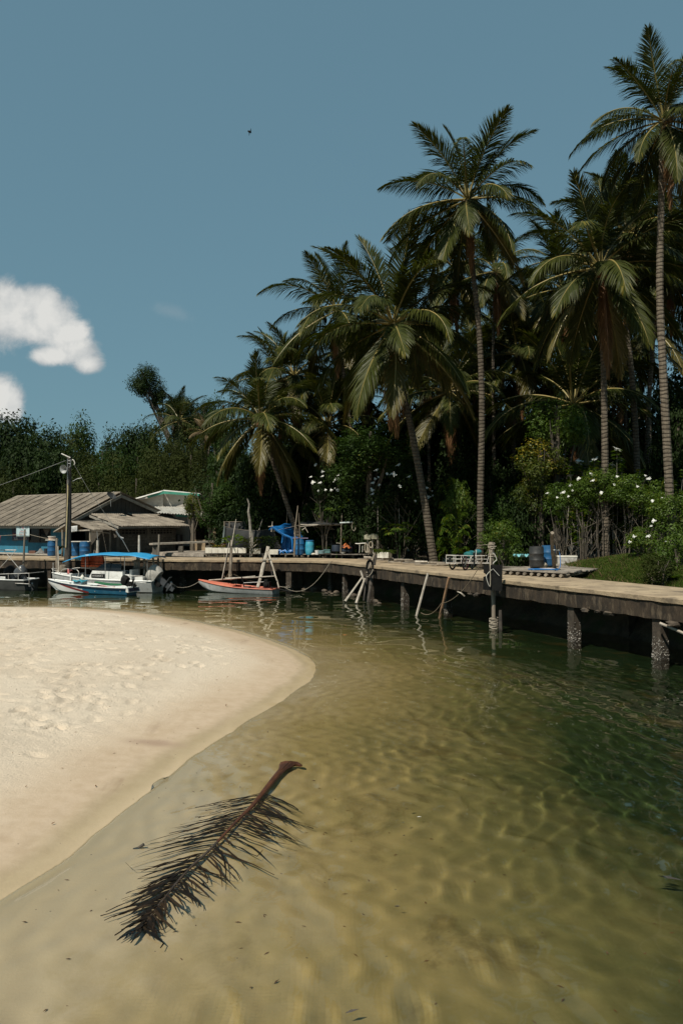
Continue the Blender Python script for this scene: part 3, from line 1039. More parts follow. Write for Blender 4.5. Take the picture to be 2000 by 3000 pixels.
# ================================================================== VEGETATION
def leaf_mesh(name, pts, nrm_, size, aspect, mats, seed=0, fold=0.25, droop=0.0, tone=None, dirs=None):
    """many leaf-shaped faces (kite of two triangles folded on the midrib); pts, nrm_: arrays"""
    g = np.random.default_rng(seed)
    n = len(pts)
    N_ = nrm_ / np.maximum(np.linalg.norm(nrm_, axis=1, keepdims=True), 1e-6)
    d = g.normal(size=(n, 3)) if dirs is None else dirs
    d -= N_ * (d * N_).sum(1, keepdims=True)
    d /= np.maximum(np.linalg.norm(d, axis=1, keepdims=True), 1e-6)
    s = np.cross(N_, d)
    L = size * g.uniform(0.65, 1.3, (n, 1))
    W = L * aspect * g.uniform(0.8, 1.2, (n, 1))
    base = pts
    mid = pts + d * L * 0.45
    tip = pts + d * L - np.array([0, 0, 1]) * L * droop
    a = mid + s * W * 0.5 + N_ * W * fold * 0.5
    c = mid - s * W * 0.5 + N_ * W * fold * 0.5
    co = np.stack([base, a, tip, c], 1).reshape(-1, 3)
    i = np.arange(n) * 4
    tri = np.stack([i, i + 1, i + 2, i, i + 2, i + 3], 1).reshape(-1)
    me = bpy.data.meshes.new(name)
    me.vertices.add(len(co))
    me.vertices.foreach_set('co', co.ravel())
    me.loops.add(len(tri))
    me.loops.foreach_set('vertex_index', tri)
    me.polygons.add(2 * n)
    me.polygons.foreach_set('loop_start', np.arange(0, 6 * n, 3))
    me.polygons.foreach_set('loop_total', np.full(2 * n, 3))
    me.update(calc_edges=True)
    at = me.attributes.new('tone', 'FLOAT', 'FACE')
    tn = g.random(n) if tone is None else tone
    at.data.foreach_set('value', np.repeat(tn, 2).astype(np.float32))
    for m in (mats if isinstance(mats, list) else [mats]): me.materials.append(m)
    return me


def crown_points(seed, nl, n, flat=1.0, lump=(0.22, 0.42), hollow=0.55, top=0.0):
    """points and outward normals on an uneven crown of lumps, unit size"""
    g = np.random.default_rng(seed)
    cs, rs = [], []
    for i in range(nl):
        v = g.normal(size=3)
        v /= np.linalg.norm(v)
        v *= g.uniform(0.3, 0.8)
        v[2] = v[2] * flat + top * abs(v[2])
        cs.append(v)
        rs.append(g.uniform(*lump))
    cs, rs = np.array(cs), np.array(rs)
    w = rs ** 2
    w /= w.sum()
    idx = g.choice(nl, n, p=w)
    v = g.normal(size=(n, 3))
    v /= np.linalg.norm(v, axis=1, keepdims=True)
    rad = rs[idx][:, None] * g.uniform(hollow, 1.05, (n, 1)) ** 0.6
    sub = 1 + 0.16 * np.sin(v * 9 + idx[:, None]).sum(1, keepdims=True)
    p = cs[idx] + v * rad * sub
    nn = v * 0.95 + np.array([0, 0, 0.5]) + g.normal(size=(n, 3)) * 0.34
    tone = np.clip(g.random(nl)[idx] * 0.5 + g.random(n) * 0.5, 0, 1)
    return p, nn, tone


CROWNS = {}


def crown_mesh(kind, var):
    key = (kind, var)
    if key in CROWNS: return CROWNS[key]
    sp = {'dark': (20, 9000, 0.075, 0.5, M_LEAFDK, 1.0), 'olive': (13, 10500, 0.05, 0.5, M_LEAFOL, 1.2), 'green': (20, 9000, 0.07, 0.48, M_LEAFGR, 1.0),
          'bright': (18, 6000, 0.085, 0.45, M_LEAFBR, 0.9), 'yellow': (16, 4200, 0.10, 0.5, M_LEAFYE, 0.9), 'open': (11, 3600, 0.1, 0.5, M_LEAFDK, 0.8)}[kind]
    p, nn, tone = crown_points(sum(map(ord, kind)) * 13 + var * 7, sp[0], sp[1], sp[5], lump={'open': (0.16, 0.3), 'olive': (0.26, 0.46)}.get(kind, (0.2, 0.42)))
    me = leaf_mesh('crown', p, nn, sp[2], sp[3], sp[4], seed=var, tone=tone)
    CROWNS[key] = me
    return me


TR = random.Random(21)


def tree(name, label, px, ytop, d, wpx, kind, var, group=None, ybot=None, zg=None, lean=0.0, trunk_vis=True):
    """a broad-leaved tree: base on the ground at depth d, crown reaching pixel row ytop, wpx wide"""
    top = D(px, ytop, d)
    zg = (1.4 + 9 * float(sstep(72, 130, np.array(d)))) if zg is None else zg
    w = wpx * d / 2250 / 2
    zb = D(px, ybot, d).z if ybot else zg + (top.z - zg) * 0.16
    hc = (top.z - zb) / 2
    root = empty(name, (top.x + lean, d, zg), 0, label, 'tree', group)
    ce = Vector((-lean, 0, zb - zg + hc))
    b = MB()
    r0 = 0.05 + 0.018 * (top.z - zg)
    pts = spline([(0, 0, -0.3), (ce.x * 0.3 + TR.uniform(-.15, .15), TR.uniform(-.2, .2), ce.z * 0.4), (ce.x, 0, ce.z), (ce.x * 1.2, 0, ce.z + hc * 0.6)], 4)
    b.tube(pts, [r0 * (1.25 - i / (len(pts) - 1)) + 0.02 for i in range(len(pts))], 7)
    for i in range(6):
        a = TR.uniform(0, 6.28)
        q = Vector((ce.x + math.cos(a) * w * 0.62, math.sin(a) * w * 0.62, ce.z + TR.uniform(-0.45, 0.55) * hc))
        s_ = pts[len(pts) // 2 - 2 + i % 4]
        b.tube(spline([s_, s_.lerp(q, 0.5) - Vector((0, 0, 0.12 * w)), q], 3), [r0 * 0.45, r0 * 0.4, r0 * 0.36, r0 * 0.3, r0 * 0.24, r0 * 0.16, 0.015][:7], 5)
    b.build('trunk', M_BARK, root, local=True)
    me = crown_mesh(kind, var)
    c = link('crown', me, root)
    c.location = ce
    c.scale = (w * 1.08, w * 1.02, hc * 1.08)
    c.rotation_euler = (0, 0, TR.uniform(0, 6.28))
    return root


def ordinal_list(items, fmt):
    """items sorted from left to right get an ordinal in their label"""
    return [(fmt % nth[i] if i < len(nth) else fmt % ('number %d' % (i + 1)), it) for i, it in enumerate(sorted(items))]


# ---- far wooded ridge as one mass, then trees one can tell apart
g_ = np.random.default_rng(4)
n = 26000
px = g_.uniform(-140, 140, n)
py = g_.uniform(118, 175, n)
top = 9.5 + 6.5 * fbm(px, py, 14.0, 3, 31) + 3.5 * fbm(px, py, 4.0, 2, 32)
pz = 8.0 + g_.random(n) ** 0.5 * np.maximum(top * 0.72, 0.5)
pts = np.stack([px, py, pz], 1)
me = leaf_mesh('far_wood', pts, g_.normal(size=(n, 3)) * 0.6 + np.array([0, -0.3, 0.7]), 1.0, 0.6, M_LEAFDK, 4)
tag(link('far_wood', me), 'dark wooded rise far behind the houses and palms', kind='stuff')

BACK = [(-60, 1225, 96, 210), (20, 1200, 92, 190), (118, 1222, 88, 170), (212, 1216, 95, 160), (300, 1262, 90, 150), (368, 1238, 84, 140), (440, 1228, 86, 130), (640, 1235, 90, 160)]
for lab, (px, yt, d, w) in ordinal_list(BACK, 'tall dark broadleaf tree on the far skyline, %s from the left'):
    tree('broadleaf_tree', lab, px, yt, d, w * 1.25, 'dark' if (px // 7) % 3 else 'green', px % 3, 'dark trees on the far skyline', ybot=1560)
MID = [(-20, 1285, 72, 190), (90, 1270, 76, 170), (165, 1300, 70, 150), (245, 1292, 74, 150), (330, 1268, 70, 150), (405, 1250, 72, 140), (470, 1262, 69, 140), (545, 1270, 71, 150), (40, 1360, 68, 170), (290, 1345, 66, 170), (400, 1330, 65, 160), (500, 1335, 66, 160), (610, 1320, 64, 150)]
for lab, (px, yt, d, w) in ordinal_list(MID, 'olive green mangrove tree behind the houses, %s from the left'):
    tree('mangrove_tree', lab, px, yt, d, w * 1.3, 'olive' if (px // 5) % 3 else ('green' if px > 200 else 'dark'), px % 3, 'mangrove trees behind the houses', ybot=1690)
# the odd tree that stands out against the sky with a leaning open crown
t = tree('leaning_tree', 'dark leaning tree with a lone clump of foliage against the sky', 432, 1062, 92, 112, 'dark', 1, ybot=1186, zg=8, lean=4.0)
for (px_, yt, yb, w, v) in ((462, 1140, 1200, 62, 0), (492, 1172, 1225, 58, 2)):
    tp, bt = D(px_, yt, 92), D(px_, yb, 92)
    me = crown_mesh('open', v)
    c = link('foliage_clump', me, t)
    c.location = (tp + bt) / 2 - t.location
    c.scale = (w * 92 / 4500 * 1.2, 1.1, (tp.z - bt.z) / 2 * 1.25)
for lab, (px, yt, d, w) in ordinal_list([(522, 1152, 90, 84), (562, 1152, 91, 84), (598, 1158, 88, 80)], 'round dark crown on the skyline beside the leaning tree, %s from the left'):
    tree('broadleaf_tree', lab, px, yt, d, w * 1.1, 'dark', px % 3, 'round crowns beside the leaning tree', ybot=1300)
tree('broadleaf_tree', 'tall bright green tree on the skyline just left of the short front palm', 655, 1128, 66, 130, 'green', 1, ybot=1420)
tree('broadleaf_tree', 'yellow flecked olive tree above the white roofed house', 560, 1290, 68, 150, 'olive', 2, ybot=1500)
tree('broadleaf_tree', 'leafy green tree hanging over the white house and the picket fence', 622, 1385, 53.5, 165, 'green', 0, ybot=1535)
tree('broadleaf_tree', 'low yellow green tree drooping in front of the white porch roof', 566, 1440, 54.5, 70, 'yellow', 1, ybot=1535)
# dark trees that close the palm grove behind
GROVE = [(700, 1290, 58, 170), (760, 1330, 54, 160), (830, 1230, 62, 170), (915, 1200, 60, 170), (1000, 1210, 57, 170), (1085, 1180, 62, 180), (1180, 1150, 60, 180), (1275, 1120, 63, 180), (1350, 1170, 58, 170), (1430, 1100, 62, 180),
         (1520, 1130, 60, 180), (1600, 1060, 64, 190), (1690, 1110, 60, 180), (1780, 1040, 62, 190), (1870, 1090, 58, 180), (1960, 1000, 60, 190), (2050, 1020, 58, 190)]
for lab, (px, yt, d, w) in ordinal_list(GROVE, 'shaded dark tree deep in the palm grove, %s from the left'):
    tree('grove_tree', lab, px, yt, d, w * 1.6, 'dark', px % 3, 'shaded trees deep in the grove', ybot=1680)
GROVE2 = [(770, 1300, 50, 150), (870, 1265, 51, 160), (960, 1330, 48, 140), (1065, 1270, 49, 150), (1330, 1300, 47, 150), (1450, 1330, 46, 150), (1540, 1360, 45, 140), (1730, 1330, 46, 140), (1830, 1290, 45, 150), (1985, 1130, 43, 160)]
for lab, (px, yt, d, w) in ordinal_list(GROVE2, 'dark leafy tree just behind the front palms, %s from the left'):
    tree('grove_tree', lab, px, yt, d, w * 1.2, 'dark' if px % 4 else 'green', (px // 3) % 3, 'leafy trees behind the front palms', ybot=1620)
tree('broadleaf_tree', 'bushy tree with bright young leaves behind the white flowers left of the leaning trunk', 1085, 1225, 45, 290, 'green', 1, ybot=1420)
tree('broadleaf_tree', 'fresh green and yellow leaved tree in front of the grove near the tall trunk', 1630, 1150, 37, 190, 'bright', 0, ybot=1345)
t = tree('broadleaf_tree', 'yellow leaved spray of a slender tree below the fresh green crown', 1580, 1290, 36.8, 180, 'yellow', 2, ybot=1420)

# ---------------------------------------------------------------- coconut palms
FR_CLASS = [84, 68, 52, 36, 20, 4, -14, -34, -58, -80]


def frond_mesh(a0, var, dead=False, n=104, L=4.6):
    g = random.Random(int(a0 * 10) + var * 1000 + 5)
    a = R(a0)
    droop = R({84: 30, 68: 44, 52: 58, 36: 68, 20: 72, 4: 64, -14: 50, -34: 38, -58: 22, -80: 12}[a0] * g.uniform(0.85, 1.2))
    steps = 26
    p = Vector((0, 0, 0))
    pts, tan = [p.copy()], []
    sideb = g.uniform(-0.25, 0.25)
    for i in range(steps):
        s = (i + 0.5) / steps
        an = a - droop * s ** 1.45
        t = Vector((math.cos(an), sideb * s * math.cos(an), math.sin(an))).normalized()
        tan.append(t)
        p = p + t * L / steps
        pts.append(p.copy())
    tan.append(tan[-1])
    b = MB()
    b.mat(1)
    b.tube(pts, [0.055 * (1 - 0.93 * i / steps) for i in range(steps + 1)], 4, caps=False)
    nrib = len(b.f)
    b.mat(0)
    tone = [0.5] * nrib
    gap0 = g.uniform(0, 1)
    for side in (-1, 1):
        for i in range(n):
            s = 0.15 + 0.845 * (i + g.uniform(-0.3, 0.3)) / n
            s = min(max(s, 0.1), 0.995)
            f = s * steps
            k_ = min(int(f), steps - 1)
            q = pts[k_].lerp(pts[k_ + 1], f - k_)
            T = tan[k_]
            S = T.cross(Vector((0, 0, 1)))
            if S.length < 0.2: S = Vector((0, -1, 0))
            S = S.normalized() * side
            Nn = S.cross(T) * side
            if Nn.z < 0 and abs(a0) < 60: Nn = -Nn
            ang = R(62 - 42 * s + g.uniform(-6, 6))
            if g.random() < 0.05: continue
            ll = 1.28 * (min(1, 0.42 + (s - 0.1) * 2.6) if s < 0.35 else 1) * (1 - 0.75 * max(0, (s - 0.55) / 0.45) ** 1.3) * g.uniform(0.88, 1.08)
            if dead: ll *= g.uniform(0.55, 0.95)
            dr = S * math.sin(ang) + T * math.cos(ang) + Nn * (0.18 if not dead else -0.1)
            dr.normalize()
            gr = g.uniform(0.25, 0.62) * ({84: 0.3, 68: 0.45, 52: 0.65, 36: 0.85}.get(a0, 1.0) if not dead else 1.9)
            dr2 = (dr * 1.0 + Vector((0, 0, -gr))).normalized()
            dr3 = (dr * 0.75 + Vector((0, 0, -gr * 1.9))).normalized()
            W = (T - dr * T.dot(dr)).normalized() * 0.5 * g.uniform(0.042, 0.06) * (0.7 if dead else 1)
            tw = Nn * g.uniform(-0.012, 0.012)
            m1 = q + dr2 * ll * 0.5
            tp = m1 + dr3 * ll * 0.5
            b.add([q - W * 0.6, q + W * 0.6, m1 + W + tw, m1 - W - tw, tp], [(0, 1, 2, 3), (3, 2, 4)])
            tv = min(1, max(0, 0.25 + 0.6 * s * g.uniform(0.3, 1) + g.uniform(-0.2, 0.2)))
            tone += [tv, min(1, tv * 1.15)]
    me = b.mesh('frond', [M_DEADLEAF, M_DEADRIB] if dead else [M_PALM, M_RACHIS])
    at = me.attributes.new('tone', 'FLOAT', 'FACE')
    at.data.foreach_set('value', tone)
    return me


FROND = {(a, v): frond_mesh(a, v) for a in FR_CLASS[:-1] for v in (0, 1)}
FROND_DEAD = {v: frond_mesh(-80, v, True) for v in (0, 1)}


def yellowed(me, m):
    c = me.copy()
    c.materials[0] = m
    return c


FROND_Y = {a: yellowed(FROND[(a, 1)], M_PALMYE) for a in (20, 4, -14, -34, -58)}
b = MB()
b.ball((0, 0, 0), (0.125, 0.125, 0.15), 10, 7)
COCO = {'g': b.mesh('coconut', M_COCO, smooth=True), 'o': b.mesh('coconut', M_COCOOR, smooth=True)}
PR = random.Random(77)


def palm(label, path, d, r=0.16, L=4.4, nf=26, coco=0, coco_kind='g', dead=1, yellow=2, base=None, low=-50, spin=None, group='coconut palms', dpath=None, up=84):
    """path: photograph points of the trunk from its foot to the heart of the crown, at depth d"""
    pts = [D(x, y, d if dpath is None else dpath[i]) for i, (x, y) in enumerate(path)]
    if pts[0].z > 1.3: pts.insert(0, Vector((pts[0].x + (pts[0].x - pts[1].x) * 0.1, pts[0].y, 1.25)))
    root = empty('coconut_palm', pts[0], 0, label, 'palm tree', group)
    loc = [p - pts[0] for p in pts]
    sp = spline(loc, 10)
    tot = sum((sp[i + 1] - sp[i]).length for i in range(len(sp) - 1))
    sp = resample(sp, 0.17)
    m = len(sp)
    rad = []
    for i in range(m):
        f = i / (m - 1)
        q = 0.86 * r * (1.05 - 0.38 * f) + r * 0.7 * math.exp(-f * tot / 0.55)
        rad.append(q * (1.0 + (0.035 if i % 2 else -0.02) + PR.uniform(-0.02, 0.02)))
    b = MB()
    b.tube(sp, rad, 9)
    b.build('trunk', M_TRUNK, root, local=True)
    top = sp[-1]
    sc = L / 4.6 * (1.1 if d > 41 else 1.04)
    az = PR.uniform(0, 360) if spin is None else spin
    for i in range(nf):
        f = i / (nf - 1)
        el = up + (low - up) * f ** 0.97 + PR.uniform(-7, 7)
        ca = min(FR_CLASS[:-1], key=lambda q: abs(q - el))
        az += 137.5 + PR.uniform(-9, 9)
        me = FROND[(ca, PR.randint(0, 1))]
        if i >= nf - yellow and ca in FROND_Y: me = FROND_Y[ca]
        o = link('frond', me, root)
        o.rotation_euler = Euler((PR.uniform(-0.25, 0.25), R(ca - el), R(az)), 'XYZ')
        s_ = sc * (0.86 + 0.14 * min(1, f * 3)) * PR.uniform(0.9, 1.08)
        o.scale = (s_, s_, s_)
        o.location = top + Vector((math.cos(R(az)) * 0.08, math.sin(R(az)) * 0.08, 0.25 * (1 - f)))
    for i in range(dead):
        o = link('dead_frond', FROND_DEAD[i % 2], root)
        a_ = R(-95 + PR.uniform(-70, 70) if i else -80)
        o.rotation_euler = (0, 0, a_)
        s_ = sc * PR.uniform(0.75, 0.95)
        o.scale = (s_, s_, s_)
        o.location = top + Vector((math.cos(a_) * 0.14, math.sin(a_) * 0.14, -0.1))
    for i in range(coco):
        a_ = R(-140 + 100 * PR.random())
        o = link('coconut', COCO[coco_kind], root)
        o.location = top + Vector((math.cos(a_) * PR.uniform(0.22, 0.42), math.sin(a_) * PR.uniform(0.22, 0.45), PR.uniform(-0.45, -0.05)))
        o.rotation_euler = (PR.uniform(-.5, .5), PR.uniform(-.5, .5), 0)
    return root


palm('tallest coconut palm at the right edge, its ringed grey trunk rising past the frame', [(1968, 1640), (1958, 1400), (1942, 1100), (1932, 850), (1936, 600), (1942, 360)], 31, 0.2, 3.65, 28, 6, 'g', 1, 1)
palm('tall slim coconut palm with a curved trunk, second tallest, standing alone above the grove', [(1406, 1640), (1407, 1450), (1411, 1180), (1402, 960), (1384, 780), (1370, 590)], 36, 0.185, 4.35, 28, 4, 'g', 1, 2)
palm('coconut palm leaning left beside the dock, with a long brown dead frond down its trunk', [(1270, 1645), (1240, 1450), (1203, 1250), (1172, 1110), (1152, 955)], 38.2, 0.235, 5.5, 32, 7, 'g', 3, 3)
palm('short coconut palm with a leaning trunk and orange nuts above the blue tarpaulin', [(880, 1600), (858, 1530), (815, 1400), (780, 1300), (762, 1232)], 47, 0.19, 4.3, 26, 8, 'o', 1, 4)
palm('stout coconut palm with a cluster of orange nuts near the right edge', [(1774, 1640), (1772, 1400), (1768, 1100), (1762, 920), (1756, 790)], 34, 0.19, 4.9, 30, 9, 'o', 3, 3)
palm('coconut palm with pale banded trunk between the two right hand palms, its crown behind', [(1872, 1640), (1868, 1480), (1862, 1280), (1848, 1080), (1828, 900), (1838, 690)], 40, 0.2, 4.6, 26, 3, 'g', 2, 2)
palm('coconut palm behind the tall right edge trunk, slanting to the right', [(1885, 1640), (1893, 1350), (1905, 1100), (1925, 880), (1950, 770)], 45, 0.18, 4.6, 24, 2, 'o', 1, 2)
palm('slim coconut palm just right of the second tallest trunk, with a small open crown', [(1450, 1640), (1447, 1330), (1444, 1100), (1446, 920), (1450, 800)], 46, 0.14, 3.6, 24, 0, 'g', 1, 3)
palm('coconut palm behind the second tallest palm, its crown half hidden by that trunk', [(1345, 1640), (1342, 1200), (1338, 980), (1330, 790)], 50, 0.16, 4.3, 24, 0, 'g', 2, 2)
palm('coconut palm behind and left of the leaning dock palm', [(1042, 1640), (1033, 1310), (1018, 1190), (1000, 1040), (985, 915)], 49, 0.17, 4.6, 26, 2, 'g', 2, 3)
palm('coconut palm right behind the short orange nut palm, with upright young fronds', [(905, 1640), (895, 1400), (880, 1220), (862, 1105)], 53, 0.17, 4.5, 26, 0, 'g', 2, 4)
palm('low young coconut palm with wide arching fronds in the middle of the grove', [(1690, 1640), (1688, 1450), (1682, 1260), (1680, 1190)], 43, 0.2, 5.4, 24, 0, 'g', 1, 3)
palm('coconut palm crown left of the orange nut palm at the back of the grove', [(1628, 1640), (1632, 1200), (1640, 1000), (1648, 850)], 50, 0.17, 4.6, 24, 0, 'g', 2, 3)
palm('small coconut palm crown in the gap right of the second tallest palm', [(1560, 1640), (1562, 1200), (1566, 1040), (1570, 940)], 54, 0.16, 4.4, 24, 0, 'g', 1, 3)
palm('coconut palm crown low behind the second tallest trunk', [(1500, 1640), (1505, 1300), (1515, 1120), (1520, 1040)], 48, 0.16, 4.4, 24, 0, 'g', 1, 3)
palm('shaded young palm with upright fronds right of the short orange nut palm', [(960, 1640), (955, 1400), (958, 1300), (960, 1250)], 50, 0.15, 4.2, 22, 0, 'g', 1, 1, low=-30)
palm('shaded coconut palm low between the leaning palm and the second tallest trunk', [(1330, 1640), (1325, 1350), (1318, 1220), (1316, 1150)], 47, 0.16, 4.6, 24, 0, 'g', 2, 2)
palm('coconut palm crown at the right edge behind the ringed trunk', [(2040, 1640), (2035, 1200), (2025, 950), (2015, 790)], 42, 0.17, 4.5, 24, 0, 'g', 1, 2)
palm('background coconut palm whose crown tips show above the stout palm', [(1830, 1640), (1832, 1000), (1834, 760), (1835, 640)], 56, 0.17, 4.4, 24, 0, 'g', 1, 1)
palm('background coconut palm low behind the pale banded trunk', [(1780, 1640), (1790, 1300), (1800, 1150), (1805, 1070)], 52, 0.16, 4.4, 24, 0, 'g', 1, 2)
palm('background coconut palm with its crown left of the leaning dock palm', [(1110, 1640), (1100, 1350), (1085, 1180), (1075, 1060)], 55, 0.16, 4.5, 24, 0, 'g', 2, 2)
palm('background coconut palm low in the grove right of the leaning trunk', [(1260, 1640), (1255, 1300), (1250, 1140), (1245, 1040)], 56, 0.16, 4.6, 24, 0, 'g', 2, 2)
palm('young palm half hidden in the far trees above the houses', [(523, 1500), (524, 1350), (525, 1270), (525, 1236)], 78, 0.16, 3.6, 20, 0, 'g', 0, 1)
palm('small far palm with pale dead fronds left of the short orange nut palm', [(605, 1500), (604, 1380), (603, 1290), (602, 1270)], 70, 0.12, 1.9, 12, 0, 'g', 1, 0, low=-20)
for o in [x for x in C.objects if x.get('label') == 'small far palm with pale dead fronds left of the short orange nut palm']:
    for c in [bpy.data.objects[q] for q in CHILD[o.name]]:
        if c.name.startswith('frond'):
            c.data = yellowed(c.data, M_STRAW)
# broken-off trunks
for lab, x0, y0, y1, d, r in (('broken off palm stump standing between the stout palm and the banded trunk', 1806, 1640, 1338, 41, 0.15), ('thin bare dead trunk rising in the dark grove left of the leaning palm', 930, 1600, 1330, 50, 0.12)):
    p, q = D(x0, y0, d), D(x0 + 9, y1, d)
    p.z = 1.2
    b = MB()
    sp = resample(spline([p, p.lerp(q, 0.5) + Vector((0.1, 0, 0)), q], 6), 0.17)
    b.tube(sp, [r * (1.05 - 0.2 * i / len(sp)) * (1 + (0.03 if i % 2 else 0)) for i in range(len(sp))], 9)
    root = empty('palm_stump', p, 0, lab, 'tree stump')
    b.build('trunk', M_TRUNK, root)

# ---------------------------------------------------------------- shrubs
SHRUB = {}


def round_shrub_mesh(kind, var):
    key = ('r', kind, var)
    if key not in SHRUB:
        m = {'dark': M_LEAFDK, 'green': M_LEAFGR, 'bright': M_LEAFBR, 'yellow': M_LEAFYE, 'olive': M_LEAFOL}[kind]
        p, nn, tone = crown_points(300 + var * 5 + len(kind), 18, 3400, 1.0, (0.22, 0.42))
        SHRUB[key] = leaf_mesh('foliage', p, nn, 0.105, 0.42, m, seed=var + 40, tone=tone, droop=0.15)
    return SHRUB[key]


def stems_mb(n, h, spread, seed, r0=0.005, fork=True):
    g = random.Random(seed)
    b = MB()
    tips = []
    for i in range(n):
        a = g.uniform(0, 6.28)
        l = g.uniform(0.45, 1.0)
        q = Vector((math.cos(a) * spread * g.uniform(0.2, 1), math.sin(a) * spread * g.uniform(0.2, 1), h * l))
        st = Vector((math.cos(a) * 0.15 * g.random(), math.sin(a) * 0.15 * g.random(), -0.1))
        mid = st.lerp(q, 0.5) + Vector((g.uniform(-.15, .15), g.uniform(-.15, .15), 0.1)) * h * 0.3
        pts = spline([st, mid, q], 3)
        b.tube(pts, [r0 * (1 - 0.6 * j / (len(pts) - 1)) for j in range(len(pts))], 5, caps=False)
        tips.append((q, (pts[-1] - pts[-2]).normalized()))
        if fork:
            for _ in range(3):
                m_ = pts[g.randint(2, len(pts) - 2)]
                q2 = m_ + Vector((g.uniform(-1, 1), g.uniform(-1, 1), g.uniform(0.5, 1.3))).normalized() * h * g.uniform(0.18, 0.4)
                b.tube([m_, m_.lerp(q2, 0.5) + Vector((0, 0, -0.03)), q2], [r0 * 0.6, r0 * 0.5, r0 * 0.3], 4, caps=False)
                tips.append((q2, (q2 - m_).normalized()))
    return b, tips


def whorl_shrub(seed, n, h, spread):
    """stems that end in whorls of long narrow leaves"""
    g = np.random.default_rng(seed)
    b, tips = stems_mb(n, h, spread, seed)
    P_, N_, Dr = [], [], []
    for q, d in tips:
        for w in range(3):
            c = np.array(q) - np.array(d) * 0.035 * w
            k_ = 13
            for i in range(k_):
                a = 2 * math.pi * i / k_ + g.random() + w
                out = np.array([math.cos(a), math.sin(a), g.uniform(-0.25, 0.5)])
                P_.append(c)
                Dr.append(out)
                N_.append(np.array([-0.3 * math.cos(a), -0.3 * math.sin(a), 1.0]) + g.normal(size=3) * 0.15)
    me = leaf_mesh('foliage', np.array(P_), np.array(N_), 0.082, 0.2, M_LEAFBR, seed, droop=0.25, dirs=np.array(Dr))
    return b.mesh('stem', M_BARKLT), me, tips


def flower_mesh(seed):
    g = random.Random(seed)
    b = MB()
    for _ in range(16):
        c = Vector((g.gauss(0, 0.07), g.gauss(0, 0.07), g.gauss(0.03, 0.03)))
        a0 = g.uniform(0, 6.28)
        for i in range(5):
            a = a0 + i * 1.2566
            o1, o2 = Vector((math.cos(a - .45), math.sin(a - .45), .25)) * 0.05, Vector((math.cos(a + .45), math.sin(a + .45), .25)) * 0.05
            tp = Vector((math.cos(a), math.sin(a), .18)) * 0.075
            b.add([c, c + o1, c + tp, c + o2], [(0, 1, 2, 3)])
    return b.mesh('flower_cluster', M_FLOWER)


FLW = [flower_mesh(i) for i in range(3)]
SR = random.Random(9)


def round_shrub(label, px, ytop, ybot, d, wpx, kind, var, group, flowers=0):
    tp, bt = D(px, ytop, d), D(px, ybot, d)
    root = empty('shrub', (bt.x, d, 1.42), 0, label, 'shrub', group)
    w, h = wpx * d / 4500, (tp.z - bt.z) / 2
    b, _ = stems_mb(6, (tp.z + bt.z) / 2 - 1.42 + h * 0.4, w * 0.5, px, 0.028)
    b.build('stem', M_BARK, root, local=True)
    o = link('foliage', round_shrub_mesh(kind, var), root)
    o.location = (0, 0, (tp.z + bt.z) / 2 - 1.42)
    o.scale = (w * 1.1, min(w, 1.6) * 1.05, h * 1.1)
    o.rotation_euler = (0, 0, SR.uniform(0, 6.28))
    for i in range(flowers):
        f = link('flower_cluster', FLW[i % 3], root)
        a, e = SR.uniform(-3.0, -0.1), SR.uniform(-0.55, 0.95)
        f.location = Vector((math.cos(a) * math.cos(e) * w, math.sin(a) * math.cos(e) * min(w, 1.6), math.sin(e) * h)) * 1.1 + o.location
        f.rotation_euler = (0.75, -0.3, SR.uniform(-0.5, 0.5))
        s_ = SR.uniform(0.26, 0.5) * (1.35 if flowers > 10 else 1)
        f.scale = (s_, s_, s_)
    return root


UND = [(690, 1480, 1640, 51, 130, 'dark'), (790, 1455, 1640, 50, 120, 'dark'), (850, 1470, 1640, 49.5, 110, 'dark'), (920, 1440, 1640, 48, 120, 'dark'), (985, 1430, 1560, 46.5, 90, 'green'), (1040, 1400, 1650, 46, 130, 'dark'),
       (1105, 1430, 1660, 44.5, 120, 'dark'), (1180, 1450, 1660, 43, 120, 'dark'), (1225, 1440, 1660, 42.6, 110, 'dark'), (1300, 1420, 1660, 41.5, 120, 'dark'), (1345, 1460, 1660, 40, 110, 'green'), (1440, 1430, 1660, 39.5, 130, 'dark'),
       (1490, 1470, 1670, 37.5, 120, 'green'), (1545, 1420, 1680, 37, 130, 'dark'), (1610, 1430, 1660, 38, 120, 'dark'), (1690, 1480, 1640, 38.5, 130, 'dark'), (1760, 1500, 1640, 38, 120, 'dark'), (1840, 1480, 1650, 37, 130, 'dark'), (1930, 1450, 1660, 36, 140, 'dark'), (2020, 1430, 1680, 34, 150, 'dark')]
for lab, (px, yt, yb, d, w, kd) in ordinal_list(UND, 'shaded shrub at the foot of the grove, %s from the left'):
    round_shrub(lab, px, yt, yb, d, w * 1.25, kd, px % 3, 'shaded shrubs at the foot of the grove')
round_shrub('tall shrub dotted with white flower clusters left of the leaning palm trunk', 1175, 1350, 1520, 42.2, 170, 'dark', 1, 'white flowering shrubs', 20)
round_shrub('shrub with white flowers above the blue tarpaulin', 950, 1355, 1480, 46, 80, 'dark', 2, 'white flowering shrubs', 15)
round_shrub('bright leaved shrub between the white flowers and the tall slim trunk', 1345, 1400, 1560, 38.6, 90, 'bright', 0, None, 0)
round_shrub('low bright green bush at the right edge behind the dock', 1985, 1520, 1720, 27, 150, 'bright', 1, None, 0)
round_shrub('dry brownish green bush beside the dock at the right edge', 1930, 1620, 1710, 25.4, 150, 'olive', 2, None, 0)
round_shrub('yellow green bush left of the blue and black drums', 1560, 1360, 1520, 36.6, 120, 'yellow', 1, None, 0)
round_shrub('green shrub beside the cart behind the mooring post', 1470, 1520, 1650, 34.6, 130, 'bright', 2, None, 0)

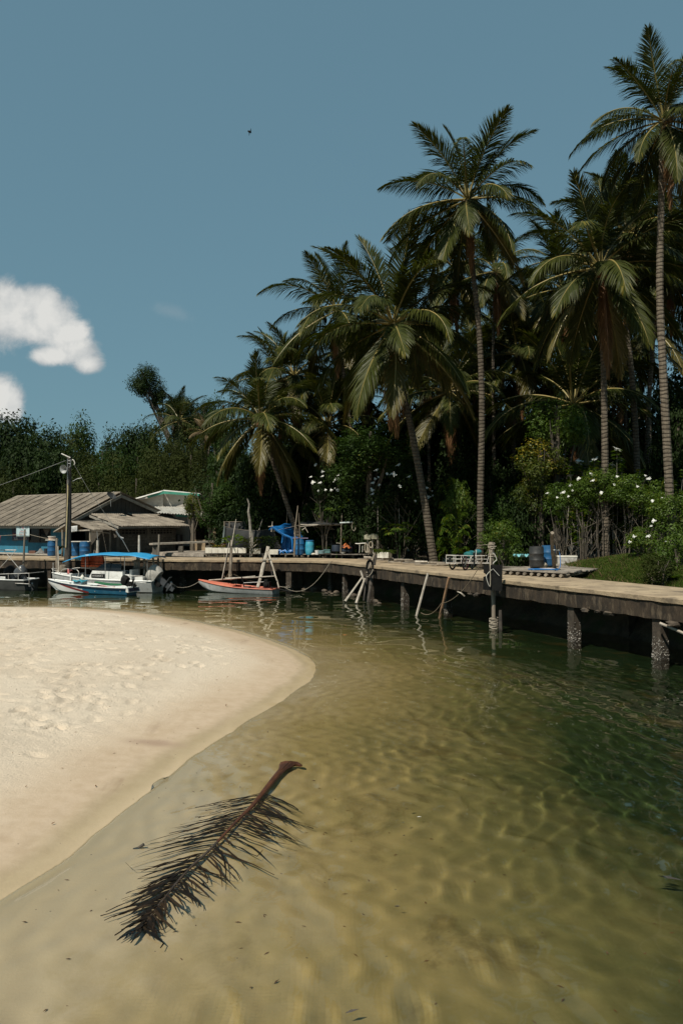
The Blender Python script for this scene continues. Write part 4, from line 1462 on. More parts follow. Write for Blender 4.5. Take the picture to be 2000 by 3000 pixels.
protos = [whorl_shrub(s, 20, 1.0, 0.5) for s in (1, 2, 3)]
WH = [(1650, 1420, 37.6, 0.8, 2), (1700, 1400, 37.2, 0.85, 2), (1745, 1385, 36.8, 0.9, 4), (1790, 1375, 36.2, 0.95, 2), (1830, 1400, 35.6, 0.9, 2), (1880, 1395, 35, 0.9, 2), (1925, 1420, 34.4, 0.8, 0), (1615, 1440, 38, 0.75, 1)]
for i, (lab, (px, yt, d, sp_, nfl)) in enumerate(ordinal_list(WH, 'pale stemmed shrub with whorled bright leaves on the grassy bank, %s from the left')):
    st, fo, tips = protos[i % 3]
    tp = D(px, yt, d)
    root = empty('whorled_shrub', (tp.x, d, 1.5), SR.uniform(0, 6.28), lab, 'shrub', 'pale stemmed shrubs on the grassy bank')
    hh = tp.z - 1.5
    for me_, nm in ((st, 'stem'), (fo, 'foliage')):
        o = link(nm, me_, root)
        o.scale = (hh * 0.8 * sp_, hh * 0.8 * sp_, hh) if nm == 'stem' else (hh * 0.8 * sp_, hh * 0.8 * sp_, hh)
    tt = sorted(tips, key=lambda q: -q[0].z)
    for j in range(nfl):
        q = tt[j * 2 % len(tt)][0]
        f = link('flower_cluster', FLW[j % 3], root)
        f.location = (q.x * hh * 0.8 * sp_, q.y * hh * 0.8 * sp_, q.z * hh + 0.07)
        f.rotation_euler = (0.5, 0, SR.uniform(0, 6))


def papaya(label, px, ytop, d, h_px, seed):
    """slender stem with a head of long-stalked, lobed leaves"""
    g = random.Random(seed)
    tp = D(px, ytop, d)
    root = empty('papaya_plant', (tp.x, d, 1.42), 0, label, 'plant', 'papaya plants')
    b = MB()
    h = tp.z - 1.42
    pts = spline([(0, 0, -0.1), (0.06, 0, h * 0.5), (0, 0, h * 0.8)], 4)
    b.tube(pts, [0.045 * (1.1 - 0.5 * i / len(pts)) for i in range(len(pts))], 6)
    P_, N_, Dr = [], [], []
    for i in range(15):
        a = i * 2.4
        e = g.uniform(-0.35, 0.9)
        L = g.uniform(0.35, 0.75) * h_px * d / 2250
        q = Vector((math.cos(a) * math.cos(e), math.sin(a) * math.cos(e), math.sin(e))) * L + pts[-1]
        b.tube([pts[-1], pts[-1].lerp(q, 0.5) + Vector((0, 0, 0.05)), q], [0.012, 0.01, 0.007], 4, caps=False)
        for j in range(8):
            an = a + (j - 3.5) * 0.55
            P_.append(np.array(q))
            Dr.append(np.array([math.cos(an), math.sin(an), -0.35]))
            N_.append(np.array([0.3 * math.cos(a), 0.3 * math.sin(a), 1.0]))
    b.build('stem', M_LEAFGR, root, local=True)
    link('foliage', leaf_mesh('foliage', np.array(P_), np.array(N_), 0.3, 0.36, M_LEAFBR, seed, droop=0.3, dirs=np.array(Dr)), root)


for lab, (px, yt, yb, d, w, v) in ordinal_list([(1640, 1410, 1530, 34.8, 120, 0), (1705, 1385, 1500, 34.4, 130, 1), (1765, 1370, 1480, 33.8, 140, 2), (1830, 1385, 1490, 33.2, 150, 0), (1900, 1400, 1520, 32.6, 130, 1), (1960, 1440, 1570, 31, 140, 2), (1880, 1540, 1640, 30, 120, 0)], 'loose bright green bush on the grassy bank, %s from the left'):
    round_shrub(lab, px, yt, yb, d, w, 'bright', v, 'bright bushes on the grassy bank', 4)
for lab, (x0, y1, d) in ordinal_list([(1200, 1010, 60), (1390, 1040, 58), (1465, 960, 60), (1590, 1110, 50), (1735, 980, 58), (1900, 960, 55), (1000, 1130, 58), (820, 1130, 58)], 'distant shaded coconut palm deep in the grove, %s from the left'):
    palm(lab, [(x0 + 6, 1640), (x0 + 3, (y1 + 1640) / 2), (x0, y1)], d, 0.16, 4.6, 22, 0, 'g', 1, 3)
papaya('papaya plant with bright lobed leaves beside the leaning palm foot', 1168, 1535, 41, 70, 3)
papaya('small papaya plant in the shade above the pole frame', 985, 1445, 46.2, 60, 4)
papaya('little papaya plant behind the pole frame by the drums', 938, 1540, 46.8, 40, 5)


def feather_plant(label, px, ytop, ybot, d, wpx, seed):
    """arching stems with feathery leaflets, bamboo like"""
    g = random.Random(seed)
    tp, bt = D(px, ytop, d), D(px, ybot, d)
    root = empty('feathery_plant', (bt.x, d, 1.42), 0, label, 'plant', 'feathery plants beside the dock')
    h, w = tp.z - 1.42, wpx * d / 4500
    b = MB()
    P_, N_, Dr = [], [], []
    for i in range(13):
        a = g.uniform(0, 6.28)
        q = Vector((math.cos(a) * w, math.sin(a) * w * 0.7, h * g.uniform(0.35, 1)))
        pts = spline([(0, 0, -0.1), (q.x * 0.35, q.y * 0.35, q.z * 0.8), q, q + Vector((q.x * 0.35, q.y * 0.35, -0.25 * h * 0.3))], 6)
        b.tube(pts, 0.01, 4, caps=False)
        for j in range(4, len(pts) - 1):
            T = (pts[j + 1] - pts[j]).normalized()
            S = T.cross(Vector((0, 0, 1))).normalized()
            for sd_ in (-1, 1):
                for kk in (0.0, 0.5):
                    P_.append(np.array(pts[j].lerp(pts[j + 1], kk)))
                    Dr.append(np.array(S * sd_ + T * 0.7 + Vector((0, 0, -0.35))))
                    N_.append(np.array([0, 0, 1.0]) + np.array(S) * sd_ * 0.3)
    b.build('stem', M_LEAFGR, root, local=True)
    link('foliage', leaf_mesh('foliage', np.array(P_), np.array(N_), 0.26, 0.2, M_LEAFBR, seed, droop=0.2, dirs=np.array(Dr)), root)


feather_plant('feathery bright green plant hanging over the dock beside the cart', 1335, 1480, 1640, 37.8, 60, 1)
feather_plant('upper feathery plant right of the leaning palm trunk', 1325, 1400, 1640, 39.5, 70, 2)
feather_plant('feathery sprig low behind the wood pile', 1290, 1560, 1640, 38.5, 36, 6)

# thin bare saplings behind the bank
g = random.Random(14)
for i in range(16):
    px = 1600 + i * 20 + g.uniform(-8, 8)
    d = g.uniform(35.5, 37.5)
    p = D(px, 1640, d)
    p.z = 1.4
    q = D(px + g.uniform(-14, 14), g.uniform(1440, 1500), d)
    b = MB()
    b.tube(spline([p, p.lerp(q, 0.5) + Vector((g.uniform(-.08, .08), 0, 0)), q], 4), [0.022 * (1 - 0.06 * j) for j in range(9)], 5)
    tag(b.build('sapling', M_BARKLT), 'thin bare sapling stem in the dark behind the grassy bank, %s from the left' % nth[i], 'sapling', 'thin saplings behind the bank')
for i, (x0, y0, x1, y1, d) in enumerate([(1106, 1480, 1104, 1610, 44), (955, 1480, 957, 1530, 46.4), (968, 1470, 970, 1535, 46.5), (1168, 1490, 1170, 1640, 42)]):
    p, q = D(x1, y1, d), D(x0, y0, d)
    p.z = 1.4
    b = MB()
    b.tube([p, p.lerp(q, 0.5) + Vector((0.03, 0, 0)), q], [0.03, 0.026, 0.02], 5)
    tag(b.build('sapling', M_BARKLT), 'slim upright sapling behind the pole frame, %s from the left' % nth[[1, 3, 0, 2][i] if False else sorted([1106, 955, 968, 1168]).index(x0)], 'sapling', 'slim saplings behind the pole frame')

# grass and ground cover of the right bank and along the dock's back edge
def blades(name, n, fn, size, mats, seed, label, asp=0.06):
    g = np.random.default_rng(seed)
    P_, N_, Dr = [], [], []
    pts = fn(g, n)
    dr = np.stack([g.normal(size=n) * 0.45, g.normal(size=n) * 0.45, np.ones(n)], 1)
    nn = np.stack([g.normal(size=n), g.normal(size=n) - 0.4, np.full(n, 0.25)], 1)
    me = leaf_mesh(name, pts, nn, size, asp, mats, seed, droop=0.25, dirs=dr)
    return tag(link(name, me), label, kind='stuff')


def bank_h(X, Y):
    return ground_fn(X, Y)[0]


def bank_pts(g, n):
    i = g.uniform(0, 1, n)
    a, b_ = G(1740, 1690, ZD), G(2140, 1735, ZD)
    x = a.x + (b_.x - a.x) * i
    y = a.y + (b_.y - a.y) * i
    t = g.uniform(0, 1, n) ** 0.9 * (5 + 6 * (1 - i))
    X, Y = x + 0.3 * t * i, y + 0.2 + t
    return np.stack([X, Y, bank_h(X, Y) - 0.03], 1)


blades('bank_grass', 42000, bank_pts, 0.34, M_GRASS, 61, 'tall green grass growing on the bank behind the dock at right')
blades('dry_bank_grass', 1500, lambda g, n: bank_pts(g, n * 3)[bank_pts(np.random.default_rng(1), n * 3)[:, 1] < 1e9][np.argsort(g.random(n * 3))[:n]], 0.36, M_DRYGRASS, 62, 'dry brown grass mixed into the bank behind the dock')


def edge_pts(g, n):
    i = g.integers(4, len(line) - 30, n)
    L_ = np.array([[p.x, p.y] for p in line])
    N2 = np.array([[p.x, p.y] for p in nrm])
    t = WID + 0.15 + g.random(n) ** 2 * 3
    q = L_[i] + N2[i] * t[:, None] + g.normal(size=(n, 2)) * 0.2
    cl = fbm(q[:, 0], q[:, 1], 2.0, 2, 71)
    q = np.concatenate([q, np.full((n, 1), 1.42)], 1)
    return q[(cl > 0.0) & (q[:, 0] > -8)]


def edge_fn(g, n):
    q = edge_pts(g, n)
    return q


def blades2():
    g = np.random.default_rng(63)
    pts = edge_pts(g, 9000)
    n = len(pts)
    dr = np.stack([g.normal(size=n) * 0.5, g.normal(size=n) * 0.5, np.ones(n)], 1)
    nn = np.stack([g.normal(size=n), g.normal(size=n) - 0.4, np.full(n, 0.25)], 1)
    tag(link('weeds', leaf_mesh('weeds', pts, nn, 0.3, 0.12, M_GRASS, 63, droop=0.3, dirs=dr)), 'low weeds along the back edge of the dock', kind='stuff')


blades2()
# low broad-leaved ground plants on the bank
for i, (px, py, d, s_) in enumerate([(1775, 1640, 33, 0.75), (1822, 1612, 32, 0.9), (1835, 1660, 30, 0.6), (1900, 1655, 28.5, 0.7), (1690, 1690, 29.6, 0.4), (1755, 1700, 28.4, 0.45), (1960, 1690, 25.8, 0.6), (1720, 1640, 33.5, 0.5)]):
    g2 = np.random.default_rng(90 + i)
    n = 26
    a = np.arange(n) * 2.4
    dr = np.stack([np.cos(a), np.sin(a), g2.uniform(0.3, 1.6, n)], 1)
    nn = np.stack([-np.cos(a) * .6, -np.sin(a) * .6, np.ones(n)], 1)
    c = D(px, py, d)
    me = leaf_mesh('foliage', np.zeros((n, 3)) + np.array([0, 0, 0.02]), nn, 0.8 * s_, 0.17, M_LEAFBR, 90 + i, droop=0.3, dirs=dr)
    root = empty('strap_leaved_plant', (c.x, d, max(1.35, min(c.z, 2.0)) - 0.1), 0, 'strap leaved green plant in the grass of the right bank, %s from the left' % nth[sorted([1775, 1822, 1835, 1900, 1690, 1755, 1960, 1720]).index(px)], 'plant', 'strap leaved plants on the bank')
    link('foliage', me, root)
# ================================================================== HOUSES
def corr_sheet(w, l, n=7, th=0.012, amp=0.04):
    """corrugated sheet lying in x (across) and y (down the slope), a closed shell"""
    b = MB()
    m = n * 4
    top, bot = [], []
    for j in (0, 1):
        for i in range(m + 1):
            z = amp * math.cos(2 * math.pi * i / 4)
            top.append(Vector((w * i / m, l * j, z)))
            bot.append(Vector((w * i / m, l * j, z - th)))
    k_ = m + 1
    b.add(top + bot, [(i, i + 1, k_ + i + 1, k_ + i) for i in range(m)] + [(2 * k_ + i, 3 * k_ + i, 3 * k_ + i + 1, 2 * k_ + i + 1) for i in range(m)]
          + [(i, 2 * k_ + i, 2 * k_ + i + 1, i + 1) for i in range(m)] + [(k_ + i, k_ + i + 1, 3 * k_ + i + 1, 3 * k_ + i) for i in range(m)])
    return b


def roof_field(parent, name, a, b_, c, d, mat_, sw=1.0, sl=1.5, seed=0, skip=(), n=5):
    """overlapping corrugated sheets over the quad a (top left) b (top right) c (bottom right) d (bottom left)"""
    a, b_, c, d = (Vector(v) for v in (a, b_, c, d))
    g = random.Random(seed)
    nu = max(1, round((b_ - a).length / sw))
    nv = max(1, round((d - a).length / sl))
    sh = corr_sheet(1.0, 1.0, n).mesh(name, mat_)
    W0 = wmat(parent).inverted()
    for j in range(nv - 1, -1, -1):
        for i in range(nu):
            if (i, j) in skip: continue
            P = lambda u, v: a.lerp(b_, u).lerp(d.lerp(c, u), v)
            o0 = P(i / nu, j / nv)
            X = P((i + 1.06) / nu, j / nv) - o0
            Y = P(i / nu, min(1.02, (j + 1.12) / nv)) - o0
            Z = X.cross(Y).normalized()
            if Z.z < 0: Z = -Z
            o0 = o0 + Z * (0.02 + 0.018 * (nv - j) + g.uniform(-0.006, 0.006) + 0.004 * (i % 2))
            Y = Y - Z * 0.016 + X * g.uniform(-0.008, 0.008)
            M_ = Matrix(((X.x, Y.x, Z.x, o0.x), (X.y, Y.y, Z.y, o0.y), (X.z, Y.z, Z.z, o0.z), (0, 0, 0, 1)))
            o = bpy.data.objects.new(name, sh)
            C.objects.link(o)
            o.parent = parent
            o.matrix_parent_inverse = Matrix()
            # shear-free local frame: scale along the sheet's own axes
            xs, ys = X.length, Y.length
            q = Matrix((X.normalized(), (Y - X.normalized() * Y.dot(X.normalized())).normalized(), Z)).transposed()
            if q.determinant() < 0:
                q = Matrix((X.normalized(), (Y - X.normalized() * Y.dot(X.normalized())).normalized(), -Z)).transposed()
            L_ = W0 @ Matrix.LocRotScale(o0, q.to_quaternion(), Vector((xs, ys, 1)))
            o.location, qq, o.scale = L_.decompose()
            o.rotation_euler = qq.to_euler()


U = Vector((-0.866, 0.5, 0))          # along the ridge, away to the left
V = Vector((0.5, 0.866, 0))           # across the gable, back to the right
O = Vector((-18.04, 49.5, 0))


def H(u, v, z):
    p = O + U * u + V * v
    return Vector((p.x, p.y, z))


def u_at(px, v):
    """distance along the house front where photograph column px falls"""
    a = (px - 1000) / 2250
    p = O + V * v
    return (a * p.y - p.x) / (U.x - a * U.y)


def v_at(px, u):
    a = (px - 1000) / 2250
    p = O + U * u
    return (a * p.y - p.x) / (V.x - a * V.y)


def wallbox(b, u0, u1, v0, v1, z0, z1):
    b.hexa([H(u0, v0, z0), H(u1, v0, z0), H(u1, v1, z0), H(u0, v1, z0), H(u0, v0, z1), H(u1, v0, z1), H(u1, v1, z1), H(u0, v1, z1)])


ZG = 1.62
house = empty('house', H(5, 5, ZG), 0, 'low blue walled house with a grey corrugated roof behind the dock at left', 'house')
EAVE, RIDGE, REAR = 3.62, 5.83, 3.92
roof_field(house, 'roof_sheet', H(-0.02, 5.05, RIDGE), H(11, 5.05, RIDGE - 0.05), H(11, -0.05, EAVE), H(-0.02, -0.05, EAVE), M_ROOF, 0.95, 1.45, 1)
roof_field(house, 'roof_sheet', H(11, 5.06, RIDGE - 0.05), H(-0.02, 5.06, RIDGE), H(-0.02, 11.5, REAR), H(11, 11.5, REAR), M_ROOF, 0.95, 1.5, 2)
b = MB()
b.tube([H(-0.05, 5.05, RIDGE + 0.07), H(11, 5.05, RIDGE + 0.02)], 0.085, 7)
b.build('ridge_cap', M_ROOF, house)
b = MB()   # barge boards and front fascia
for (v0, z0, v1, z1) in ((-0.1, EAVE - 0.06, 5.1, RIDGE - 0.03), (5.06, RIDGE - 0.03, 11.5, REAR - 0.06)):
    q = [H(-0.08, v0, z0 - 0.22), H(-0.08, v1, z1 - 0.22), H(-0.03, v1, z1 - 0.22), H(-0.03, v0, z0 - 0.22)]
    b.hexa(q + [p + Vector((0, 0, 0.22)) for p in q])
b.build('barge_board', M_BARGE, house)
b = MB()
b.hexa([H(0.0, -0.03, EAVE - 0.2), H(11, -0.03, EAVE - 0.2), H(11, 0.0, EAVE - 0.2), H(0.0, 0.0, EAVE - 0.2), H(0.0, -0.03, EAVE - 0.05), H(11, -0.03, EAVE - 0.05), H(11, 0.0, EAVE - 0.05), H(0.0, 0.0, EAVE - 0.05)])
b.build('fascia', M_BARGE, house)
FV = 0.85
wu1, wu0 = u_at(84, FV), u_at(149, FV)
wz0, wz1 = D(110, 1590, H(3, FV, 0).y).z, EAVE - 0.18
b = MB()
wallbox(b, 0.4, wu0, FV, FV + 0.14, ZG - 0.3, EAVE + 0.25)
wallbox(b, wu1, 10.8, FV, FV + 0.14, ZG - 0.3, EAVE + 0.25)
wallbox(b, wu0, wu1, FV, FV + 0.14, ZG - 0.3, wz0)
wallbox(b, wu0, wu1, FV, FV + 0.14, wz1, EAVE + 0.25)
wallbox(b, 10.66, 10.8, FV + 0.14, 11, ZG - 0.3, EAVE + 0.2)
wallbox(b, 0.4, 10.66, 10.9, 11.04, ZG - 0.3, REAR + 0.1)
b.build('wall', M_BLUEWALL, house, smooth=False)
b = MB()
for (u0, u1) in ((wu0, wu0 + 0.06), (wu1 - 0.06, wu1), ((wu0 + wu1) / 2 - 0.035, (wu0 + wu1) / 2 + 0.035)):
    wallbox(b, u0, u1, FV - 0.02, FV + 0.06, wz0, wz1)
wallbox(b, wu0 + 0.06, wu1 - 0.06, FV - 0.018, FV + 0.058, wz0, wz0 + 0.06)
wallbox(b, wu0 + 0.06, wu1 - 0.06, FV - 0.018, FV + 0.058, wz1 - 0.06, wz1)
win = b.build('window', M_FRAME, house, smooth=False)
for k_ in (0, 1):
    b = MB()
    a0 = wu0 + 0.06 if k_ == 0 else (wu0 + wu1) / 2 + 0.035
    a1 = (wu0 + wu1) / 2 - 0.035 if k_ == 0 else wu1 - 0.06
    wallbox(b, a0, a1, FV + 0.02, FV + 0.035, wz0 + 0.06, wz1 - 0.06)
    b.build('pane', M_GLASSDK, win, smooth=False)
b = MB()     # drawn curtain, a hanging triangle
ua, ub = u_at(126, FV), u_at(146, FV)
b.add([H(ua, FV + 0.012, wz1 - 0.08), H(ub, FV + 0.012, wz1 - 0.08), H((ua + ub) / 2, FV + 0.012, wz0 + 0.45)], [(0, 1, 2)])
b.build('curtain', mat('grey_curtain', (0.16, 0.15, 0.14), (0.11, 0.1, 0.095), 0.9, 8), win, smooth=False)
# gable: dark boards above, open and dark below at the front end
b = MB()
GU = 0.38
n_ = 26
for i in range(n_):
    v0, v1 = 0.95 + i * 9.95 / n_, 0.95 + (i + 0.94) * 9.95 / n_
    top = lambda v: (EAVE + (RIDGE - EAVE) * v / 5.05 if v < 5.05 else RIDGE - (RIDGE - REAR) * (v - 5.05) / 6.45) - 0.12
    lo = 3.5
    b.hexa([H(GU, v0, lo), H(GU, v1, lo), H(GU + 0.03, v1, lo), H(GU + 0.03, v0, lo), H(GU, v0, top(v0)), H(GU, v1, top(v1)), H(GU + 0.03, v1, top(v1)), H(GU + 0.03, v0, top(v0))])
b.build('gable_boards', M_GABLE, house, smooth=False)
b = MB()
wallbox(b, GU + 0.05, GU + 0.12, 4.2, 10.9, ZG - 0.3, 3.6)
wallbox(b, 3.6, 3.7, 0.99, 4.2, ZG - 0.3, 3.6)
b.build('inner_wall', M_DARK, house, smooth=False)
b = MB()
vv = v_at(300, GU)
wallbox(b, GU - 0.02, GU + 0.04, vv, vv + 1.0, ZG - 0.2, 3.2)
b.build('door', M_BROWNDOOR, house, smooth=False)
b = MB()
vv = v_at(326, -0.4)
wallbox(b, -0.44, -0.38, vv, vv + 0.75, ZG - 0.2, 3.3)
b.build('blue_panel', mat('dark_blue_panel', (0.01, 0.05, 0.10), (0.008, 0.035, 0.075), 0.7, 2), house, smooth=False)
b = MB()
vv = v_at(292, -1.0)
wallbox(b, -1.04, -0.99, vv, vv + 0.75, ZG - 0.1, 2.85)
b.build('board_screen', M_GABLE, house, smooth=False)
# ledge along the foot of the blue wall
b = MB()
wallbox(b, 0.9, 10.8, -0.15, FV - 0.003, ZG + 0.05, ZG + 0.12)
for i in range(9):
    wallbox(b, 1.2 + i * 1.1, 1.3 + i * 1.1, -0.1, 0.0, ZG - 0.3, ZG + 0.05)
b.build('ledge', M_WOODLT, house, smooth=False)

# lean-to kitchen of concrete block
lean = empty('lean_to', H(-1.5, 5, ZG), 0, 'grey concrete block lean-to with a corrugated roof against the blue house', 'outbuilding')
LU = -2.75
roof_field(lean, 'roof_sheet', H(0.3, 2.35, 4.40), H(0.3, 9.7, 4.44), H(-3.35, 7.5, 3.60), H(-3.35, 1.7, 3.56), M_ROOF, 0.95, 1.5, 3, skip=((3, 0),))
b = MB()
q = [H(-3.4, 1.62, 3.40), H(0.3, 2.28, 4.26), H(0.3, 2.34, 4.26), H(-3.4, 1.68, 3.40)]
b.hexa(q + [p + Vector((0, 0, 0.14)) for p in q])
b.beam(H(-3.38, 1.7, 3.46), H(-3.38, 7.45, 3.50), 0.05, 0.1)
b.build('roof_edge', M_BARGE, lean, smooth=False)
v0, v1 = v_at(346, LU), v_at(516, LU)
b = MB()
wallbox(b, LU + 0.03, LU + 0.13, v0, v1, ZG - 0.2, 3.38)
wallbox(b, LU + 0.13, 0.3, v1 - 0.12, v1, ZG - 0.2, 3.4)
wallbox(b, LU + 0.13, 0.3, v0, v0 + 0.12, ZG - 0.2, 3.3)
wall = b.build('block_wall', M_MORTAR, lean, smooth=False)
bw, bh = 0.40, 0.195
nb = int((v1 - v0) / bw)
gm = Matrix((V, -U, Vector((0, 0, 1)))).transposed().to_4x4()
bb = MB()
bb.box((0, 0, 0), (bw - 0.022, 0.06, bh - 0.02))
blk = bb.mesh('block', M_BLOCK)
g = random.Random(2)
vents = [(v_at(356, LU), v_at(427, LU)), (v_at(441, LU), v_at(505, LU))]
Wi = wmat(wall).inverted()
for r_ in range(9):
    z = ZG + 0.02 + (r_ + 0.5) * bh
    off = 0 if r_ % 2 else bw / 2
    for c_ in range(nb + 1):
        vc = v0 + off + (c_ + 0.5) * bw - bw / 2
        if vc + bw / 2 > v1 or vc - bw / 2 < v0 - 0.01: continue
        if r_ >= 7 and any(a - 0.12 < vc < b_ + 0.12 for a, b_ in vents): continue
        o = link('block', blk, wall)
        L_ = Wi @ Matrix.Translation(H(LU + g.uniform(-0.006, 0.006), vc, z)) @ gm
        o.location, qq, _s = L_.decompose()
        o.rotation_euler = qq.to_euler()
for a, b_ in vents:
    b = MB()
    z0, z1 = ZG + 0.02 + 7 * bh, 3.36
    for i in range(8):
        vq = a + (b_ - a) * i / 7
        wallbox(b, LU - 0.01, LU + 0.028, vq - 0.022, vq + 0.022, z0, z1)
    for zz in (z0 + 0.0, (z0 + z1) / 2, z1 - 0.04):
        wallbox(b, LU - 0.008, LU + 0.026, a + 0.023, b_ - 0.023, zz, zz + 0.04)
    vo = b.build('vent_grid', M_BLOCK, lean, smooth=False)
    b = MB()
    wallbox(b, LU + 0.0292, LU + 0.0298, a, b_, z0, z1)  # near-black sheet behind the grid, shade of the hollow put into its colour
    b.build('dark_backing', M_DARK, vo, smooth=False)
b = MB()
wallbox(b, LU - 0.03, LU + 0.02, v0 - 0.1, v0 + 0.12, ZG - 0.2, 3.38)
wallbox(b, LU - 0.03, LU + 0.02, v_at(434, LU) - 0.1, v_at(434, LU) + 0.1, ZG - 0.2, 3.38)
b.build('pillar', M_BLOCK, lean, smooth=False)
b = MB()
p = D(523, 1552, 55.5)
b.lathe([(0.26, 0), (0.3, 0.05), (0.3, 1.25), (0.33, 1.27), (0.33, 1.33), (0.05, 1.36)], 14, Matrix.Translation((p.x, p.y, ZG)))
tag(b.build('water_tank', M_BARRELBK), 'black water drum standing at the right end of the block lean-to', 'water tank')

# little porch roof in front
porch = empty('porch', D(240, 1600, 48), 0, 'small crooked porch roof of corrugated scraps on rough posts', 'porch')
ra, rb = D(207, 1531, 47.2), D(284, 1530, 50.4)
roof_field(porch, 'roof_sheet', ra, rb, D(326, 1553, 49.2), D(262, 1552, 46.2), M_ROOF, 0.9, 1.0, 5)
roof_field(porch, 'roof_sheet', rb, ra, D(154, 1554, 46.6), D(214, 1552, 49.8), M_ROOF, 0.9, 1.2, 6)
b = MB()
for (px, yt, d) in ((264, 1553, 46.5), (183, 1552, 47), (322, 1556, 49.0), (205, 1553, 49.5)):
    p = D(px, yt, d)
    b = MB()
    b.tube([(p.x, p.y, ZG - 0.3), (p.x + 0.02, p.y, (p.z + ZG) / 2), (p.x, p.y, p.z)], [0.075, 0.065, 0.06], 7)
    b.build('post', M_WOOD, porch)
b = MB()
b.beam(D(215, 1555, 46.3), D(263, 1553, 46.4), 0.05, 0.08)
b.beam(D(264, 1558, 46.5), D(322, 1562, 49), 0.04, 0.07)
b.beam(D(200, 1531, 46.9), D(300, 1523, 50.4), 0.05, 0.06)
b.build('rail', M_WOODLT, porch)
b = MB()
for px in (274, 279, 285):
    p = D(px, 1580, 47.5)
    b.beam((p.x, p.y, ZG), (p.x + 0.05, p.y + 0.3, 2.85), 0.05, 0.03)
b.build('leaning_plank', M_WOOD, porch)

# satellite dish on the barge board
p = D(325, 1454, 52.5)
dish = empty('satellite_dish', p - Vector((0, 0, 0.7)), 0, 'dark satellite dish on the gable edge of the house roof', 'satellite dish')
aim = Vector((0.62, -0.35, 0.7)).normalized()
Mq = Matrix.Translation(p) @ aim.to_track_quat('Z', 'Y').to_matrix().to_4x4()
b = MB()
prof = [(0.02 + 0.33 * i / 6, 0.10 * (i / 6) ** 2) for i in range(7)]
b.lathe(prof + [(r_, z - 0.02) for r_, z in reversed(prof)], 16, Mq, caps=False)
b.build('reflector', M_BARRELBK, dish)
b = MB()
b.tube([p - Vector((0, 0, 0.7)), p - aim * 0.06], 0.02, 6)
b.build('mast', M_STEEL, dish)
b = MB()
b.tube([p - aim.cross(Vector((0, 0, 1))).cross(aim).normalized() * 0.3, p + aim * 0.38], 0.012, 5)
b.ball(p + aim * 0.4, 0.035, 6, 5)
b.build('feed_arm', M_STEEL, dish)

# banners on the blue wall
def text_mesh(body, h, maxw=None):
    cu = bpy.data.curves.new('lettering', 'FONT')
    cu.body = body
    cu.size = h
    cu.align_x = 'CENTER'
    cu.resolution_u = 2
    tmp = bpy.data.objects.new('lettering', cu)
    C.objects.link(tmp)
    bpy.context.view_layer.update()
    dg = bpy.context.evaluated_depsgraph_get()
    me = bpy.data.meshes.new_from_object(tmp.evaluated_get(dg))
    bpy.data.objects.remove(tmp)
    bpy.data.curves.remove(cu)
    me.name = 'lettering'
    return me


def put_text(parent, body, h, pos, xdir, zdir, m, width=None, bold=0.0):
    me = text_mesh(body, h)
    X, Z = Vector(xdir).normalized(), Vector(zdir).normalized()
    Nn = X.cross(Z)
    co = [v.co.copy() for v in me.vertices]
    if width and co:
        w = max(c.x for c in co) - min(c.x for c in co)
        f = width / max(w, 1e-6)
    else:
        f = 1
    Wi = wmat(parent).inverted()
    for v, c in zip(me.vertices, co):
        v.co = Wi @ (Vector(pos) + X * c.x * f + Z * c.y + Nn * 0.004)
    me.materials.clear()
    me.materials.append(m)
    return link('lettering', me, parent)


def cloth_rect(name, a, b_, c, d, m, parent=None, nu=8, nv=6, wav=0.01, th=0.006, seed=0):
    """hanging sheet between four corners, softly waved, given thickness"""
    a, b_, c, d = (Vector(v) for v in (a, b_, c, d))
    nn = (b_ - a).cross(d - a).normalized()
    mb = MB()
    g = random.Random(seed)
    k1, k2 = g.uniform(3, 6), g.uniform(0, 6)
    mb.grid(lambda u, v: a.lerp(b_, u).lerp(d.lerp(c, u), v) + nn * wav * (math.sin(u * k1 * 2 + k2 + v * 2) + 0.5 * math.sin(v * 5 + u * 9)), nu, nv)
    return solidify(mb.build(name, m, parent, smooth='all'), th)


def hp(px, py, v):       # point on the house-front plane v at photograph pixel
    u = u_at(px, v)
    y = H(u, v, 0).y
    return H(u, v, D(px, py, y).z)


XD = -U
ban = empty('banner', hp(60, 1585, 0.78), 0, 'dark navy banner with red and white print half hidden behind the pale banner', 'banner')
cloth_rect('sheet', hp(36, 1545, 0.80), hp(86, 1545, 0.80), hp(86, 1582, 0.80), hp(36, 1584, 0.80), M_SIGNNAVY, ban, wav=0.004)
put_text(ban, '79', 0.34, hp(42, 1572, 0.77), XD, (0, 0, 1), M_INKRED, 0.3)
for i, t_ in enumerate(('Boat trips', 'Fishing Snorkel', 'Island tour')):
    put_text(ban, t_, 0.09, hp(47, 1576.5 + i * 2.6, 0.77), XD, (0, 0, 1), M_INKWHITE, 0.36)
    put_text(ban, t_, 0.08, hp(74, 1576 + i * 2.4, 0.77), XD, (0, 0, 1), M_INKWHITE, 0.3)
ban2 = empty('banner', hp(68, 1573, -0.06), 0, 'pale blue vinyl banner with dark and red lettering hung from the eave', 'banner')
cloth_rect('sheet', hp(48, 1539, -0.04), hp(87, 1538, -0.04), hp(87, 1573, -0.04), hp(48, 1573, -0.04), M_SIGNPALE, ban2, wav=0.006)
put_text(ban2, 'EN', 0.24, hp(59.5, 1548.5, -0.075), XD, (0, 0, 1), M_INKDARK, 0.19)
put_text(ban2, 'GU', 0.26, hp(67.5, 1549, -0.075), XD, (0, 0, 1), M_INKRED, 0.2)
put_text(ban2, 'SO', 0.24, hp(76.5, 1548.5, -0.075), XD, (0, 0, 1), M_INKDARK, 0.22)
put_text(ban2, 'Boat Serv', 0.12, hp(67.5, 1554, -0.075), XD, (0, 0, 1), M_INKGREEN, 0.45)
